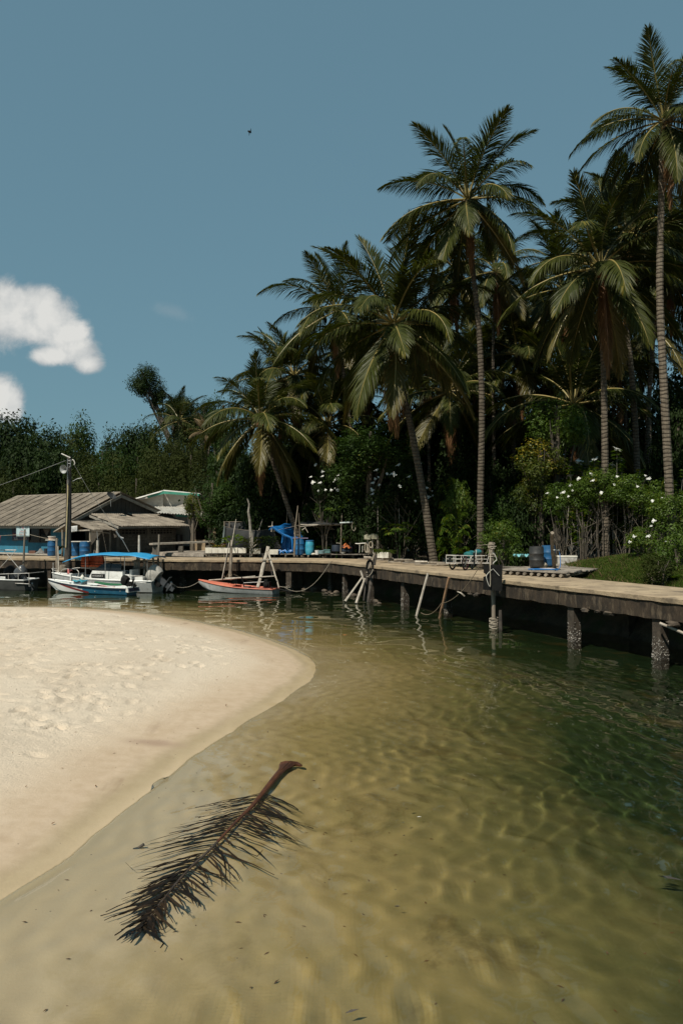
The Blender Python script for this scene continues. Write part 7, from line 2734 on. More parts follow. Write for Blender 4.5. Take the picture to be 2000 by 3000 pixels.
pole('stick', 'stake holding the tied corner of the tarpaulin', D(795, 1558, 46.0), D(798, 1528, 46.0), 0.03, 0.022, M_WOODLT, 'stick')
pole('stick', 'short cross stick at the tied corner of the tarpaulin', D(786, 1543, 46.0), D(800, 1541, 45.95), 0.025, 0.02, M_WOODLT, 'stick')

# ---- frame of thin poles with a flat dark roof
pf = empty('pole_frame', D(950, 1620, 46), 0, 'frame of thin crooked poles with a flat dark roof behind the drums', 'shelter')


def part_pole(p, q, r0, r1, m, root, name='pole'):
    b = MB()
    p, q = Vector(p), Vector(q)
    L = (q - p).length
    n_ = max(3, int(L / 0.35))
    b.tube([p.lerp(q, i / n_) + Vector((KR.uniform(-.015, .015), 0, KR.uniform(-.01, .01))) for i in range(n_ + 1)], [(r0 + (r1 - r0) * i / n_) * KR.uniform(0.88, 1.12) for i in range(n_ + 1)], 6)
    return b.build(name, m, root)


for (x0, y0, x1, y1, d_, r_) in ((862, 1630, 864, 1560, 45.2, 0.065), (863, 1565, 872, 1481, 45.2, 0.045), (878, 1575, 875, 1502, 45.9, 0.035), (998, 1620, 1001, 1504, 45.2, 0.05), (1026, 1620, 1028, 1500, 45.6, 0.045), (908, 1620, 909, 1535, 48, 0.035), (840, 1545, 841, 1498, 48, 0.025), (917, 1540, 917, 1512, 48, 0.025),
                              (980, 1625, 976, 1534, 47.5, 0.045), (985, 1600, 984, 1534, 47, 0.03), (965, 1610, 960, 1560, 47, 0.03), (1060, 1560, 1058, 1500, 46, 0.018)):
    part_pole(D(x0, y0, d_), D(x1, y1, d_), r_, r_ * 0.75, M_WOOD, pf)
for (x0, y0, x1, y1, d_, r_) in ((880, 1537, 998, 1537.5, 45.5, 0.035), (878, 1543, 930, 1538, 45.4, 0.025), (893, 1545, 902, 1560, 45.4, 0.025), (905, 1540, 975, 1552, 46.5, 0.02), (940, 1543, 980, 1551, 46.4, 0.018), (884, 1553, 895, 1545, 45.4, 0.03), (960, 1575, 985, 1574, 46.8, 0.025), (960, 1595, 985, 1594, 46.8, 0.02), (958, 1612, 985, 1611, 46.8, 0.02), (985, 1591, 1000, 1592, 45.6, 0.03)):
    part_pole(D(x0, y0, d_), D(x1, y1, d_), r_, r_ * 0.8, M_WOODLT, pf, 'crossbar')
b = MB()
b.slab([D(880, 1534, 45.6), D(1004, 1535, 45.3), D(1000, 1522, 48.6), D(884, 1524, 49)], 0.05)
b.build('roof_sheet', M_NET, pf)
pvc = empty('water_pipe', D(1030, 1545, 45.0), 0, 'pale water pipe on poles with a coil of rope hanging from its end', 'pipe')
b = MB()
b.tube(spline([D(995, 1532, 45.0), D(1015, 1531, 45.0), D(1030, 1530, 45.0), D(1037, 1529, 45.0), D(1041, 1533, 45.0), D(1042, 1545, 45.0)], 5), 0.045, 8)
b.build('pipe', mat('bluish_white_pipe', (0.52, 0.6, 0.6), (0.45, 0.52, 0.52), 0.5, 4), pvc)
for k_ in range(4):
    pts = []
    for i in range(17):
        a = 2 * math.pi * i / 16
        pts.append(D(1036 + math.cos(a) * (5.6 - 0.5 * k_), 1543 + math.sin(a) * (13 - k_), 44.9 + 0.03 * k_))
    b = MB()
    b.tube(pts, 0.016, 5, caps=False)
    tag(b.build('rope_coil', M_ROPE), ['outermost', 'second', 'third', 'innermost'][k_] + ' loop of pale rope hanging from the end of the water pipe', 'rope', 'loops of the coil on the water pipe')
# pots, jugs and buckets at the feet of the frame
pt = empty('cloth_bundle', D(1012, 1606, 45.4), 0, 'orange cloth heaped over dark baskets under the pole frame', 'cloth')
b = MB()
pc = D(1014, 1600, 45.4)
b.grid(lambda u, v: pc + Vector(((u - 0.5) * 0.6, (v - 0.5) * 0.5, 0.3 * math.exp(-((u - 0.45) ** 2 + (v - 0.5) ** 2) * 7) + 0.05 * math.sin(u * 15) * math.cos(v * 11) - 0.12)), 14, 10)
solidify(b.build('sheet', mat('orange_cloth', (0.4, 0.11, 0.025), (0.3, 0.08, 0.02), 0.8, 5), pt, smooth='all'), 0.01)
for i, (px, w, h) in enumerate(((985, 14, 20), (1006, 15, 18), (1022, 11, 16))):
    p = D(px, 1617, 45.5)
    b = MB()
    b.lathe([(hpx(w * 0.8, 45.5), 0), (hpx(w, 45.5), 0.05), (hpx(w, 45.5), hpx(h, 45.5) * 0.8), (hpx(w * 0.9, 45.5), hpx(h, 45.5)), (hpx(w * 0.8, 45.5), hpx(h, 45.5))], 14, Matrix.Translation(p))
    tag(b.build('basket', mat('dark_blue_basket', (0.01, 0.022, 0.04), (0.008, 0.016, 0.03), 0.7, 4)), 'dark blue basket under the pole frame, %s from the left' % nth[i], 'basket', 'dark baskets under the pole frame')
planter_leaves('young palm shoot standing among the dark baskets', 1012, 1585, 45.6, 9, 0.7, 0.1, 0.03, 0.05, M_LEAFBR, 12, stems=False)
planter_leaves('pale leaved wisp beside the right pole of the frame', 1036, 1590, 45.4, 60, 0.3, 0.14, 0.35, 0.5, M_LEAFOL, 13)
for i, (px, py, w, h, nm, cc, lab) in enumerate(((929, 1625, 7, 13, 'bucket', (0.62, 0.62, 0.6), 'small white bucket right of the light blue keg'), (943, 1622, 13, 9, 'basin', (0.2, 0.33, 0.37), 'pale blue basin right of the white bucket'), (957, 1620, 8, 9, 'crate', (0.1, 0.22, 0.22), 'teal crate behind the pale blue basin'),
                                             (1005, 1622, 7, 5, 'bowl', (0.4, 0.38, 0.34), 'pale bowl at the foot of the frame pole'), (918, 1626, 7, 5, 'float', (0.5, 0.46, 0.38), 'pale cork float lying by the white bucket'))):
    p = D(px, py, 45.2)
    b = MB()
    if nm == 'crate':
        b.box(p + Vector((0, 0, hpx(h, 45) / 2)), (hpx(w * 2, 45), 0.3, hpx(h, 45)), 0.2)
        b.box(p + Vector((0, 0, hpx(h, 45) + 0.012)), (hpx(w * 2.15, 45), 0.33, 0.024), 0.2)
    elif nm == 'float':
        b.ball(p + Vector((0, 0, 0.05)), (0.15, 0.1, 0.07), 9, 6, jit=0.05)
    else:
        b.lathe([(hpx(w * 0.8, 45), 0), (hpx(w, 45), hpx(h, 45)), (hpx(w * 0.92, 45), hpx(h, 45)), (hpx(w * 0.7, 45), 0.03)], 14, Matrix.Translation(p))
    tag(b.build(nm, mat(nm + '_plastic_' + 'abcde'[i], cc)), lab, nm)

# ---- motor heads and rope loops on a stand by the dock
st = empty('motor_stand', D(1085, 1622, 42.5), 0, 'stand of pipes with two pale covered motor heads behind the dock', 'stand')
for (x0, y0, x1, y1, r_) in ((1040, 1593, 1072, 1592, 0.03), (1052, 1620, 1053, 1595, 0.02), (1076, 1620, 1077, 1580, 0.025), (1093, 1622, 1090, 1580, 0.025), (1062, 1600, 1061, 1618, 0.015)):
    part_pole(D(x0, y0, 42.5), D(x1, y1, 42.4), r_, r_, M_PVC, st, 'pipe')
for i, (px, py) in enumerate(((1076, 1574), (1095, 1572))):
    b = MB()
    c_ = D(px, py, 42.4)
    b.hexa([c_ + Vector((x * hpx(9.5, 42) * KR.uniform(0.75, 1.1), y * 0.15, z * hpx(6.5, 42) * KR.uniform(0.7, 1.15))) for z in (-1, 1) for x, y in ((-1, -1), (1, -1), (1, 1), (-1, 1))])
    b.box(c_ + Vector((0.02 - 0.06 * i, -0.02, hpx(6, 42))), (0.16, 0.14, 0.1), 0.4)
    b.build('covered_head', mat('dirty_white_cloth', (0.42, 0.4, 0.3), (0.22, 0.21, 0.13), 0.85, 5, 0.02, 12), st)
for i, (px, py, rx, ry) in enumerate(((1072, 1605, 4, 14), (1086, 1596, 5.5, 9), (1079, 1612, 2.5, 7))):
    b = MB()
    for k_ in range(2):
        b.tube([D(px + math.cos(a) * (rx - k_), py + math.sin(a) * (ry - k_), 42.2 + 0.02 * k_) for a in np.linspace(0, 2 * math.pi, 15)], 0.022, 5, caps=False)
    tag(b.build('rope_loop', M_ROPE), 'pale rope loop hanging on the motor stand, %s from the left' % nth[[0, 2, 1][i]], 'rope', 'rope loops on the motor stand')

# ---- A-shaped pole frame standing over the orange boat
af = empty('tripod', D(790, 1740, 41.3), 0, 'bleached tripod of poles with a cross board standing over the orange boat', 'tripod')
part_pole(D(755, 1722, 40.9), D(786, 1602, 41.5), 0.085, 0.11, M_WOODLT, af, 'leg')
part_pole(D(817, 1722, 40.7), D(784, 1612, 41.4), 0.04, 0.05, M_WOODLT, af, 'leg')
part_pole(D(798, 1690, 41.7), D(782, 1605, 41.6), 0.035, 0.04, M_WOODLT, af, 'leg')
b = MB()
b.beam(D(762, 1641, 41.2), D(813, 1637, 41.2), 0.12, 0.06)
b.build('cross_board', M_WOODLT, af)
b = MB()
b.tube([D(783 + 3 * math.cos(a), 1611 + a * 1.0, 41.4 + 0.06 * math.sin(a)) for a in np.linspace(0, 12, 30)], 0.018, 4)
b.build('lashing', M_ROPEDK, af)
pole('mooring_post', 'short dark post at the dock edge behind the tripod', D(773, 1660, 41.7), D(772, 1626, 41.7), 0.05, 0.05, M_WOODDK, group='mooring posts')
rope('long slack mooring rope from the orange stern to the dock corner', sag(D(832, 1720, 40.8), D(968, 1645, 40.2), 0.75, 18), 0.016, per=0)
rope('short pale rope end on the orange stern', [D(815, 1718, 40.7), D(830, 1720, 40.7), D(850, 1721, 40.8)], 0.02, per=4)

# ---- crossed poles leaning in the water at the bend
pole('leaning_pole', 'pole leaning out of the water to the left of the crossed poles', D(1011, 1762, 35.9), D(1062, 1690, 36.4), 0.06, 0.05, M_WOODLT, group='crossed poles at the bend')
pole('leaning_pole', 'long crooked pole of the crossed pair rising from the water', D(1043, 1768, 35.4), D(1068, 1695, 36.3), 0.065, 0.05, M_WOODLT, group='crossed poles at the bend')
pole('leaning_pole', 'short pale stick bound across the crossed poles', D(1067, 1705, 36.2), D(1056, 1672, 36.3), 0.045, 0.05, M_WOODLT, group='crossed poles at the bend')
pole('leaning_pole', 'brown pole leaning over the dock edge above the crossed poles', D(1075, 1680, 36.4), D(1098, 1620, 36.9), 0.06, 0.045, M_WOOD, group='crossed poles at the bend')
pole('leaning_pole', 'dark thick pole right of the crossed poles', D(1076, 1765, 36.3), D(1101, 1624, 36.9), 0.085, 0.07, M_WOODDK, group='crossed poles at the bend')
pole('leaning_pole', 'dark bent pole left of the thick dark pole', D(1066, 1760, 36.3), D(1080, 1645, 36.8), 0.06, 0.06, M_WOODDK, group='crossed poles at the bend')
b = MB()
for k_ in range(3):
    b.tube([D(1083 + math.cos(a) * (10 - k_), 1660 + math.sin(a) * (20 - 2 * k_), 36.2 + 0.05 * k_) for a in np.linspace(0, 2 * math.pi, 15)], 0.035, 6, caps=False)
tag(b.build('hose_loop', M_BLACK), 'black hose loops hung on the dark pole at the bend', 'hose')
rope('white rope round the dark pole at the bend', [D(1092, 1660, 36.3), D(1090, 1675, 36.1), D(1080, 1688, 36.1), D(1073, 1690, 36.2)], 0.018)

# ---- driftwood and planks along the dock's back edge
dw = random.Random(44)
for i in range(17):
    px = 1066 + i * 15 + dw.uniform(-5, 5)
    py = 1640 + (px - 1066) * 0.085 + dw.uniform(-3, 2)
    p = G(px, py, 1.72)
    a = dw.uniform(-0.5, 0.35)
    L = dw.uniform(0.5, 1.2)
    q = Vector((math.cos(a) * L / 2, math.sin(a) * L / 2, 0))
    z = Vector((0, 0, 0.05 + 0.05 * (i % 3)))
    if i % 3:
        pole('driftwood', 'weathered stick in the driftwood heap behind the dock, %s from the left' % nth[i], p - q + z, p + q + z + Vector((0, 0, dw.uniform(0, 0.06))), 0.06, 0.035, M_WOODLT if i % 2 else M_WOOD, 'driftwood', 'driftwood heap')
    else:
        b = MB()
        b.box(p + z, (L, 0.2, 0.045), a)
        tag(b.build('driftwood', M_PLANK, smooth=False), 'broken plank in the driftwood heap behind the dock, %s from the left' % nth[i], 'driftwood', 'driftwood heap')
p = G(1265, 1640, 1.6)
b = MB()
b.ball((p.x, p.y - 0.25, 1.85), (0.34, 0.3, 0.3), 12, 8, jit=0.08)
b.ball((p.x - 0.06, p.y - 0.5, 1.97), (0.14, 0.1, 0.1), 8, 6, jit=0.1)
tag(b.build('sack', mat('dark_blue_sack', (0.02, 0.024, 0.03), (0.012, 0.014, 0.018), 0.85, 5)), 'dark sack at the foot of the leaning palm', 'sack')
b = MB()
b.box(G(1318, 1648, 1.72) + Vector((0, 0, 0.12)), (0.6, 0.4, 0.22), 0.3)
b.box(G(1318, 1648, 1.72) + Vector((0, 0, 0.245)), (0.64, 0.44, 0.03), 0.3)
tag(b.build('box', mat('greenish_white_plastic', (0.28, 0.34, 0.32), (0.2, 0.25, 0.24), 0.7, 4)), 'greenish pale plastic box behind the cart wheel', 'box')

# ---- leaning poles, mooring post, black mat, ropes
pole('leaning_pole', 'straight pale pole leaning from the water against the dock, left of two', D(1219, 1806, 30.6), D(1253, 1680, 30.9), 0.055, 0.045, M_WOODLT, group='leaning poles', bend=0.008)
pole('leaning_pole', 'straight orange brown pole leaning against the dock, right of two', D(1286, 1818, 30.0), D(1315, 1692, 29.3), 0.06, 0.05, M_WOODOR, group='leaning poles', bend=0.008)
mp = empty('mooring_post', D(1440, 1840, 27.0), 0, 'tall mooring post wound with rope carrying a black rubber mat', 'post', 'mooring posts')
p, q = D(1446, 1880, 27.0), D(1438, 1588, 27.05)
b = MB()
b.tube([Vector((p.x, p.y, -1.6)), p, p.lerp(q, 0.4) + Vector((0.03, 0, 0)), p.lerp(q, 0.75), q + Vector((0, 0, -0.08)), q], [0.07, 0.07, 0.075, 0.085, 0.10, 0.07], 10)
b.build('shaft', M_WOOD, mp)
for (yy, n_, r_) in ((1592, 3, 0.118), (1621, 2, 0.118), (1810, 6, 0.15)):
    b = MB()
    c0 = D(1439 + (yy - 1592) * 0.03, yy, 27.05)
    b.tube([c0 + Vector((math.cos(a) * r_, math.sin(a) * r_, -a / 6.283 * 0.06 + 0.015 * math.sin(a * 1.7))) for a in np.linspace(0, 6.283 * n_, 14 * n_)], 0.016, 5)
    b.build('rope_winding', M_ROPE, mp)
pole('mooring_post', 'short dark stump beside the foot of the rope wound post', D(1466, 1880, 26.8), D(1465, 1788, 26.8), 0.09, 0.055, M_WOODDK, group='mooring posts')
b = MB()
xs = [(1416, 1655), (1471, 1655), (1470, 1732), (1414, 1728), (1415, 1690), (1425, 1687), (1424, 1684), (1416, 1678)]
fr_ = [D(x, y, 26.62) for x, y in xs]
bk_ = [v + Vector((0.01, 0.035, 0)) for v in fr_]
n_ = len(xs)
b.add(fr_ + bk_, [tuple(reversed(range(n_))), tuple(range(n_, 2 * n_))] + [(i, (i + 1) % n_, n_ + (i + 1) % n_, n_ + i) for i in range(n_)])
tag(b.build('rubber_mat', M_BLACK, smooth=False), 'black torn rubber mat hung on the rope wound mooring post', 'mat')
rope('long rope from the post head down to the orange brown pole', sag(D(1434, 1600, 26.95), D(1292, 1768, 29.6), 0.45, 18), 0.017, M_ROPEDK, per=0)
rope('slack continuation of the long rope into the water', sag(D(1292, 1768, 29.6), D(1232, 1795, 30.2), 0.22, 12), 0.016, M_ROPEDK, per=0)
rope('pale rope hanging straight down over the black mat', [D(1436, 1625, 26.85), D(1435, 1660, 26.56), D(1436, 1690, 26.55), D(1435.5, 1718, 26.55)], 0.02)
rope('white rope tail at the torn edge of the black mat', [D(1441, 1668, 26.57), D(1425, 1685, 26.57), D(1426, 1700, 26.56), D(1431, 1714, 26.56), D(1435, 1719, 26.56)], 0.016, M_PVC)
rope('short white cord end on the black mat', [D(1443, 1666, 26.57), D(1452, 1676, 26.57), D(1462, 1687, 26.57)], 0.013, M_PVC)
rope('white knot and cord end right of the post', [D(1441, 1620, 26.85), D(1447, 1623, 26.85), D(1452, 1632, 26.85), D(1454, 1641, 26.85), D(1449, 1645, 26.8), D(1443, 1652, 26.75)], 0.018, M_PVC)
rope('thin line from the post towards the cart', [D(1432, 1596, 27.0), D(1410, 1597, 29), D(1397, 1605, 31), D(1385, 1622, 33)], 0.012)
rope('thin loose line right of the post head', [D(1437, 1618, 26.9), D(1443, 1606, 26.9), D(1454, 1600, 26.9)], 0.012)
pole('hanging_pole', 'bent pale branch hanging under the dock at the right edge', D(1932, 1826, 20.4), D(2060, 1880, 19.6), 0.04, 0.035, M_WOODLT, 'branch', bend=0.05)
b = MB()
b.tube(spline([D(1340, 1734, 28.6), D(1350, 1738, 28.4), D(1360, 1747, 28.4)], 4), 0.03, 5)
tag(b.build('branch', M_WOODLT), 'short pale branch under the beam left of the black mat', 'branch')

# ---- hand cart
WG = G(1363, 1671, ZD + 0.004)
dW = WG.y
rW = hpx(21, dW)
cart = empty('hand_cart', WG, 0, 'white tube hand cart on three spoked wheels standing on the dock', 'cart')
nx = Vector((-0.8, 0.6, 0)).normalized()
tx_ = Vector((0.6, 0.8, 0)).normalized()
uz = Vector((0, 0, 1))


def wheel(c, r, m_rim, seed):
    b = MB()
    ring = lambda rr, t_: [c + (tx_ * math.cos(a) + uz * math.sin(a)) * rr + nx * t_ for a in np.linspace(0, 2 * math.pi, 25)]
    b.tube(ring(r * 0.91, 0), r * 0.095, 7, caps=False)
    w = b.build('wheel', M_BLACK, cart)
    b = MB()
    b.tube(ring(r * 0.79, 0), r * 0.05, 6, caps=False)
    b.build('rim', m_rim, w)
    b = MB()
    for i in range(10):
        a = i * 0.628
        b.tube([c + nx * 0.03 * (1 if i % 2 else -1), c + (tx_ * math.cos(a) + uz * math.sin(a)) * r * 0.78], 0.007, 4)
    b.tube([c - nx * 0.06, c + nx * 0.06], 0.035, 7)
    b.build('spokes', M_STEEL, w)


c1 = WG + uz * rW
c2 = c1 + nx * 0.62
wheel(c1, rW, mat('pink_rim', (0.42, 0.15, 0.2), (0.3, 0.1, 0.14), 0.5, 5), 1)
wheel(c2, rW, M_STEEL, 2)
c3 = c1 + tx_ * 1.0 + nx * 0.2 - uz * (rW * 0.22)
wheel(c3, rW * 0.78, M_STEEL, 3)
cf = lambda a, n__, z: c1 + tx_ * a + nx * (0.1 + n__ * 0.42) + uz * z
ex = Vector((0.94, 0.34, 0)).normalized()
cf = lambda a, n__, z: c1 - ex * 0.42 + nx * (0.05 + n__ * 0.45) + ex * a + uz * z
b = MB()
for n__ in (0, 1):
    b.tube([cf(0, n__, 0.0), cf(1.62, n__, -0.03)], 0.022, 6)
    b.tube([cf(0, n__, 0.17), cf(1.5, n__, 0.15)], 0.018, 6)
    b.tube([cf(0.02, n__, 0.33), cf(0.75, n__, 0.30), cf(1.5, n__, 0.30)], 0.02, 6)
    for a in (0.0, 0.36, 0.72, 1.0, 1.25, 1.5):
        b.tube([cf(a, n__, 0.0), cf(a + (0.12 if a > 1.3 else 0), n__, 0.32)], 0.015, 5)
for a in (0, 0.6, 1.1, 1.6):
    b.tube([cf(a, 0, -0.01), cf(a, 1, -0.01)], 0.018, 6)
b.tube([cf(0, 0, 0.33), cf(0, 1, 0.33)], 0.02, 6)
b.tube([cf(0.93, 0, 0.0), cf(1.0, 0, 0.56)], 0.018, 6)
b.tube([cf(0.62, 0, 0.02), cf(0.78, 0, 0.28)], 0.016, 6)
b.build('frame', M_WHITEMET, cart)
for k_ in range(4):
    b = MB()
    b.beam(cf(0.05, 0.1 + k_ * 0.26, 0.02), cf(1.55, 0.1 + k_ * 0.26, 0.0), 0.1, 0.025)
    b.build('floor_board', M_PLANK, cart)
b = MB()
b.tube([cf(0.86, -0.05, -0.05), cf(0.86, -0.05, 0.34), cf(0.84, -0.05, 0.42)], 0.03, 6)
b.build('brake_lever', M_BLACK, cart)
for i, (px, py, s_) in enumerate(((1373, 1627, 0.19), (1381, 1621, 0.12), (1399, 1617, 0.13))):
    b = MB()
    b.ball(D(px, py, dW + 0.5), (s_ * 1.2, s_, s_), 9, 6, jit=0.16, rnd=KR)
    tag(b.build('plastic_bag', mat('teal_plastic_bag', (0.01, 0.11, 0.15), (0.03, 0.16, 0.14), 0.4, 6)), 'teal plastic bag lying in the white cart, %s from the left' % nth[i], 'bag', 'teal bags in the cart')

# ---- plank platform at right with drums, cooler and hose
zp = 1.9
wp = empty('plank_platform', G(1620, 1680, zp), 0, 'low platform of grey weathered planks behind the dock at right', 'platform')
Q0, Q1, Q2, Q3 = G(1468, 1668, zp), G(1655, 1678, zp), G(1784, 1661, zp), G(1620, 1651, zp)
n_ = 15
g = random.Random(12)
for i in range(n_):
    f0, f1 = i / n_, (i + 0.92) / n_
    q = [Q0.lerp(Q3, f0), Q1.lerp(Q2, f0), Q1.lerp(Q2, f1), Q0.lerp(Q3, f1)]
    e0, e1 = g.uniform(-0.12, 0.1), g.uniform(-0.12, 0.15)
    dx = (q[1] - q[0]).normalized()
    q[0] = q[0] + dx * e0; q[3] = q[3] + dx * e0
    q[1] = q[1] + dx * e1; q[2] = q[2] + dx * e1
    z = g.uniform(-0.012, 0.02)
    b = MB()
    b.hexa([p + Vector((0, 0, -0.045 + z)) for p in q] + [p + Vector((0, 0, z)) for p in q])
    b.build('plank', M_PLANK, wp, smooth=False)
for i in range(9):
    f = (i + 0.5) / 9
    p, q = Q0.lerp(Q1, f), Q3.lerp(Q2, f)
    dd = (p - q).normalized() * 0.1
    b = MB()
    b.tube([p + dd - Vector((0, 0, 0.12)), q - Vector((0, 0, 0.12))], 0.06, 7)
    b.build('joist', M_WOOD, wp)
for f in (0.1, 0.5, 0.95):
    p = Q0.lerp(Q1, f).lerp(Q3.lerp(Q2, f), 0.15)
    b = MB()
    b.tube([(p.x, p.y, 1.2), (p.x, p.y, zp - 0.17)], 0.08, 7)
    b.build('leg', M_WOOD, wp)
dd_ = G(1571, 1664, zp).y
drum('matt black drum standing on the plank platform at right', 1571, 1661, dd_, hpx(21, dd_), hpx(60, dd_), M_BARRELBK)
drum('dark blue drum with a worn rim behind the black drum', 1606, 1657, dd_ + 0.55, hpx(20, dd_), hpx(60, dd_), M_BARREL)
b = MB()
p = G(1660, 1652, zp)
cl = empty('cool_box', p, -0.18, 'dirty white cool box on the plank platform at right', 'cool box')
b.box((0, 0, 0.155), (hpx(54, p.y), 0.42, 0.31))
b.build('body', mat('dirty_white_foam', (0.48, 0.46, 0.42), (0.34, 0.32, 0.29), 0.8, 5, stain=(0.2, 0.18, 0.15), stain_scale=6), cl, local=True, smooth=False)
b = MB()
b.box((0, 0, 0.335), (hpx(56, p.y), 0.45, 0.055))
b.build('lid', M_STYRO, cl, local=True, smooth=False)
b = MB()
b.ball(G(1586, 1663, zp) + Vector((0, -0.2, 0.11)), (0.18, 0.13, 0.12), 10, 7, jit=0.1, rnd=KR)
tag(b.build('stone', mat('pale_stone', (0.4, 0.35, 0.28), (0.3, 0.26, 0.2), 0.9, 5)), 'pale stone lying in front of the black drum', 'stone')
pole('mooring_post', 'rough grey post at the back edge of the dock in front of the blue drum', G(1623, 1694, ZD - 0.3) , D(1617, 1561, G(1623, 1690, ZD).y), 0.085, 0.07, M_WOOD, group='mooring posts')
b = MB()
pc = G(1590, 1672, zp)
pts = []
for k_ in range(46):
    a = k_ * 0.42
    pts.append(pc + Vector((math.cos(a) * (0.52 + 0.07 * math.sin(k_ * 0.7)), math.sin(a) * (0.26 + 0.05 * math.cos(k_ * 0.9)), 0.03 + 0.0008 * k_)))
b.tube(pts, 0.015, 6)
tag(b.build('hose_coil', mat('blue_hose', (0.02, 0.16, 0.42), (0.015, 0.12, 0.34), 0.4, 4)), 'coil of blue hose on the plank platform', 'hose')
d_ = G(1623, 1690, ZD).y
rope('blue hose hanging from a pipe down behind the grey post', [D(1628, 1612, d_ + 0.6), D(1636, 1614, d_ + 0.6), D(1639, 1625, d_ + 0.6), D(1641, 1650, d_ + 0.5), D(1636, 1668, d_ + 0.4), D(1618, 1674, d_ + 0.4)], 0.02, MATS['blue_hose'], name='hose')
b = MB()
b.tube([D(1622, 1611, d_ + 0.3), D(1637, 1612, d_ + 0.6)], 0.022, 6)
tag(b.build('pipe', M_PVC), 'short white pipe on the grey post carrying the blue hose', 'pipe')
for i, (px, py) in enumerate(((1516, 1627), (1538, 1627))):
    b = MB()
    b.grid(lambda u, v: D(px, py, 31.5) + Vector(((u - 0.5) * 0.34, (v - 0.5) * 0.3, 0.07 * math.sin(u * 9) * math.cos(v * 7))), 8, 6)
    tag(solidify(b.build('plastic_sheet', mat('pale_turquoise_sheet', (0.2, 0.45, 0.48), (0.12, 0.34, 0.38), 0.5, 4), smooth='all'), 0.01), ['pale turquoise plastic sheet in the bushes, the left scrap', 'pale turquoise plastic sheet in the bushes, the scrap by the black drum'][i], 'sheet')
b = MB()
b.box(G(1500, 1662, zp - 0.05) + Vector((0.1, 0.2, 0)), (0.9, 0.2, 0.05), -0.1)
tag(b.build('plank', M_PLANK, smooth=False), 'loose plank at the left end of the plank platform behind the black mat', 'plank')

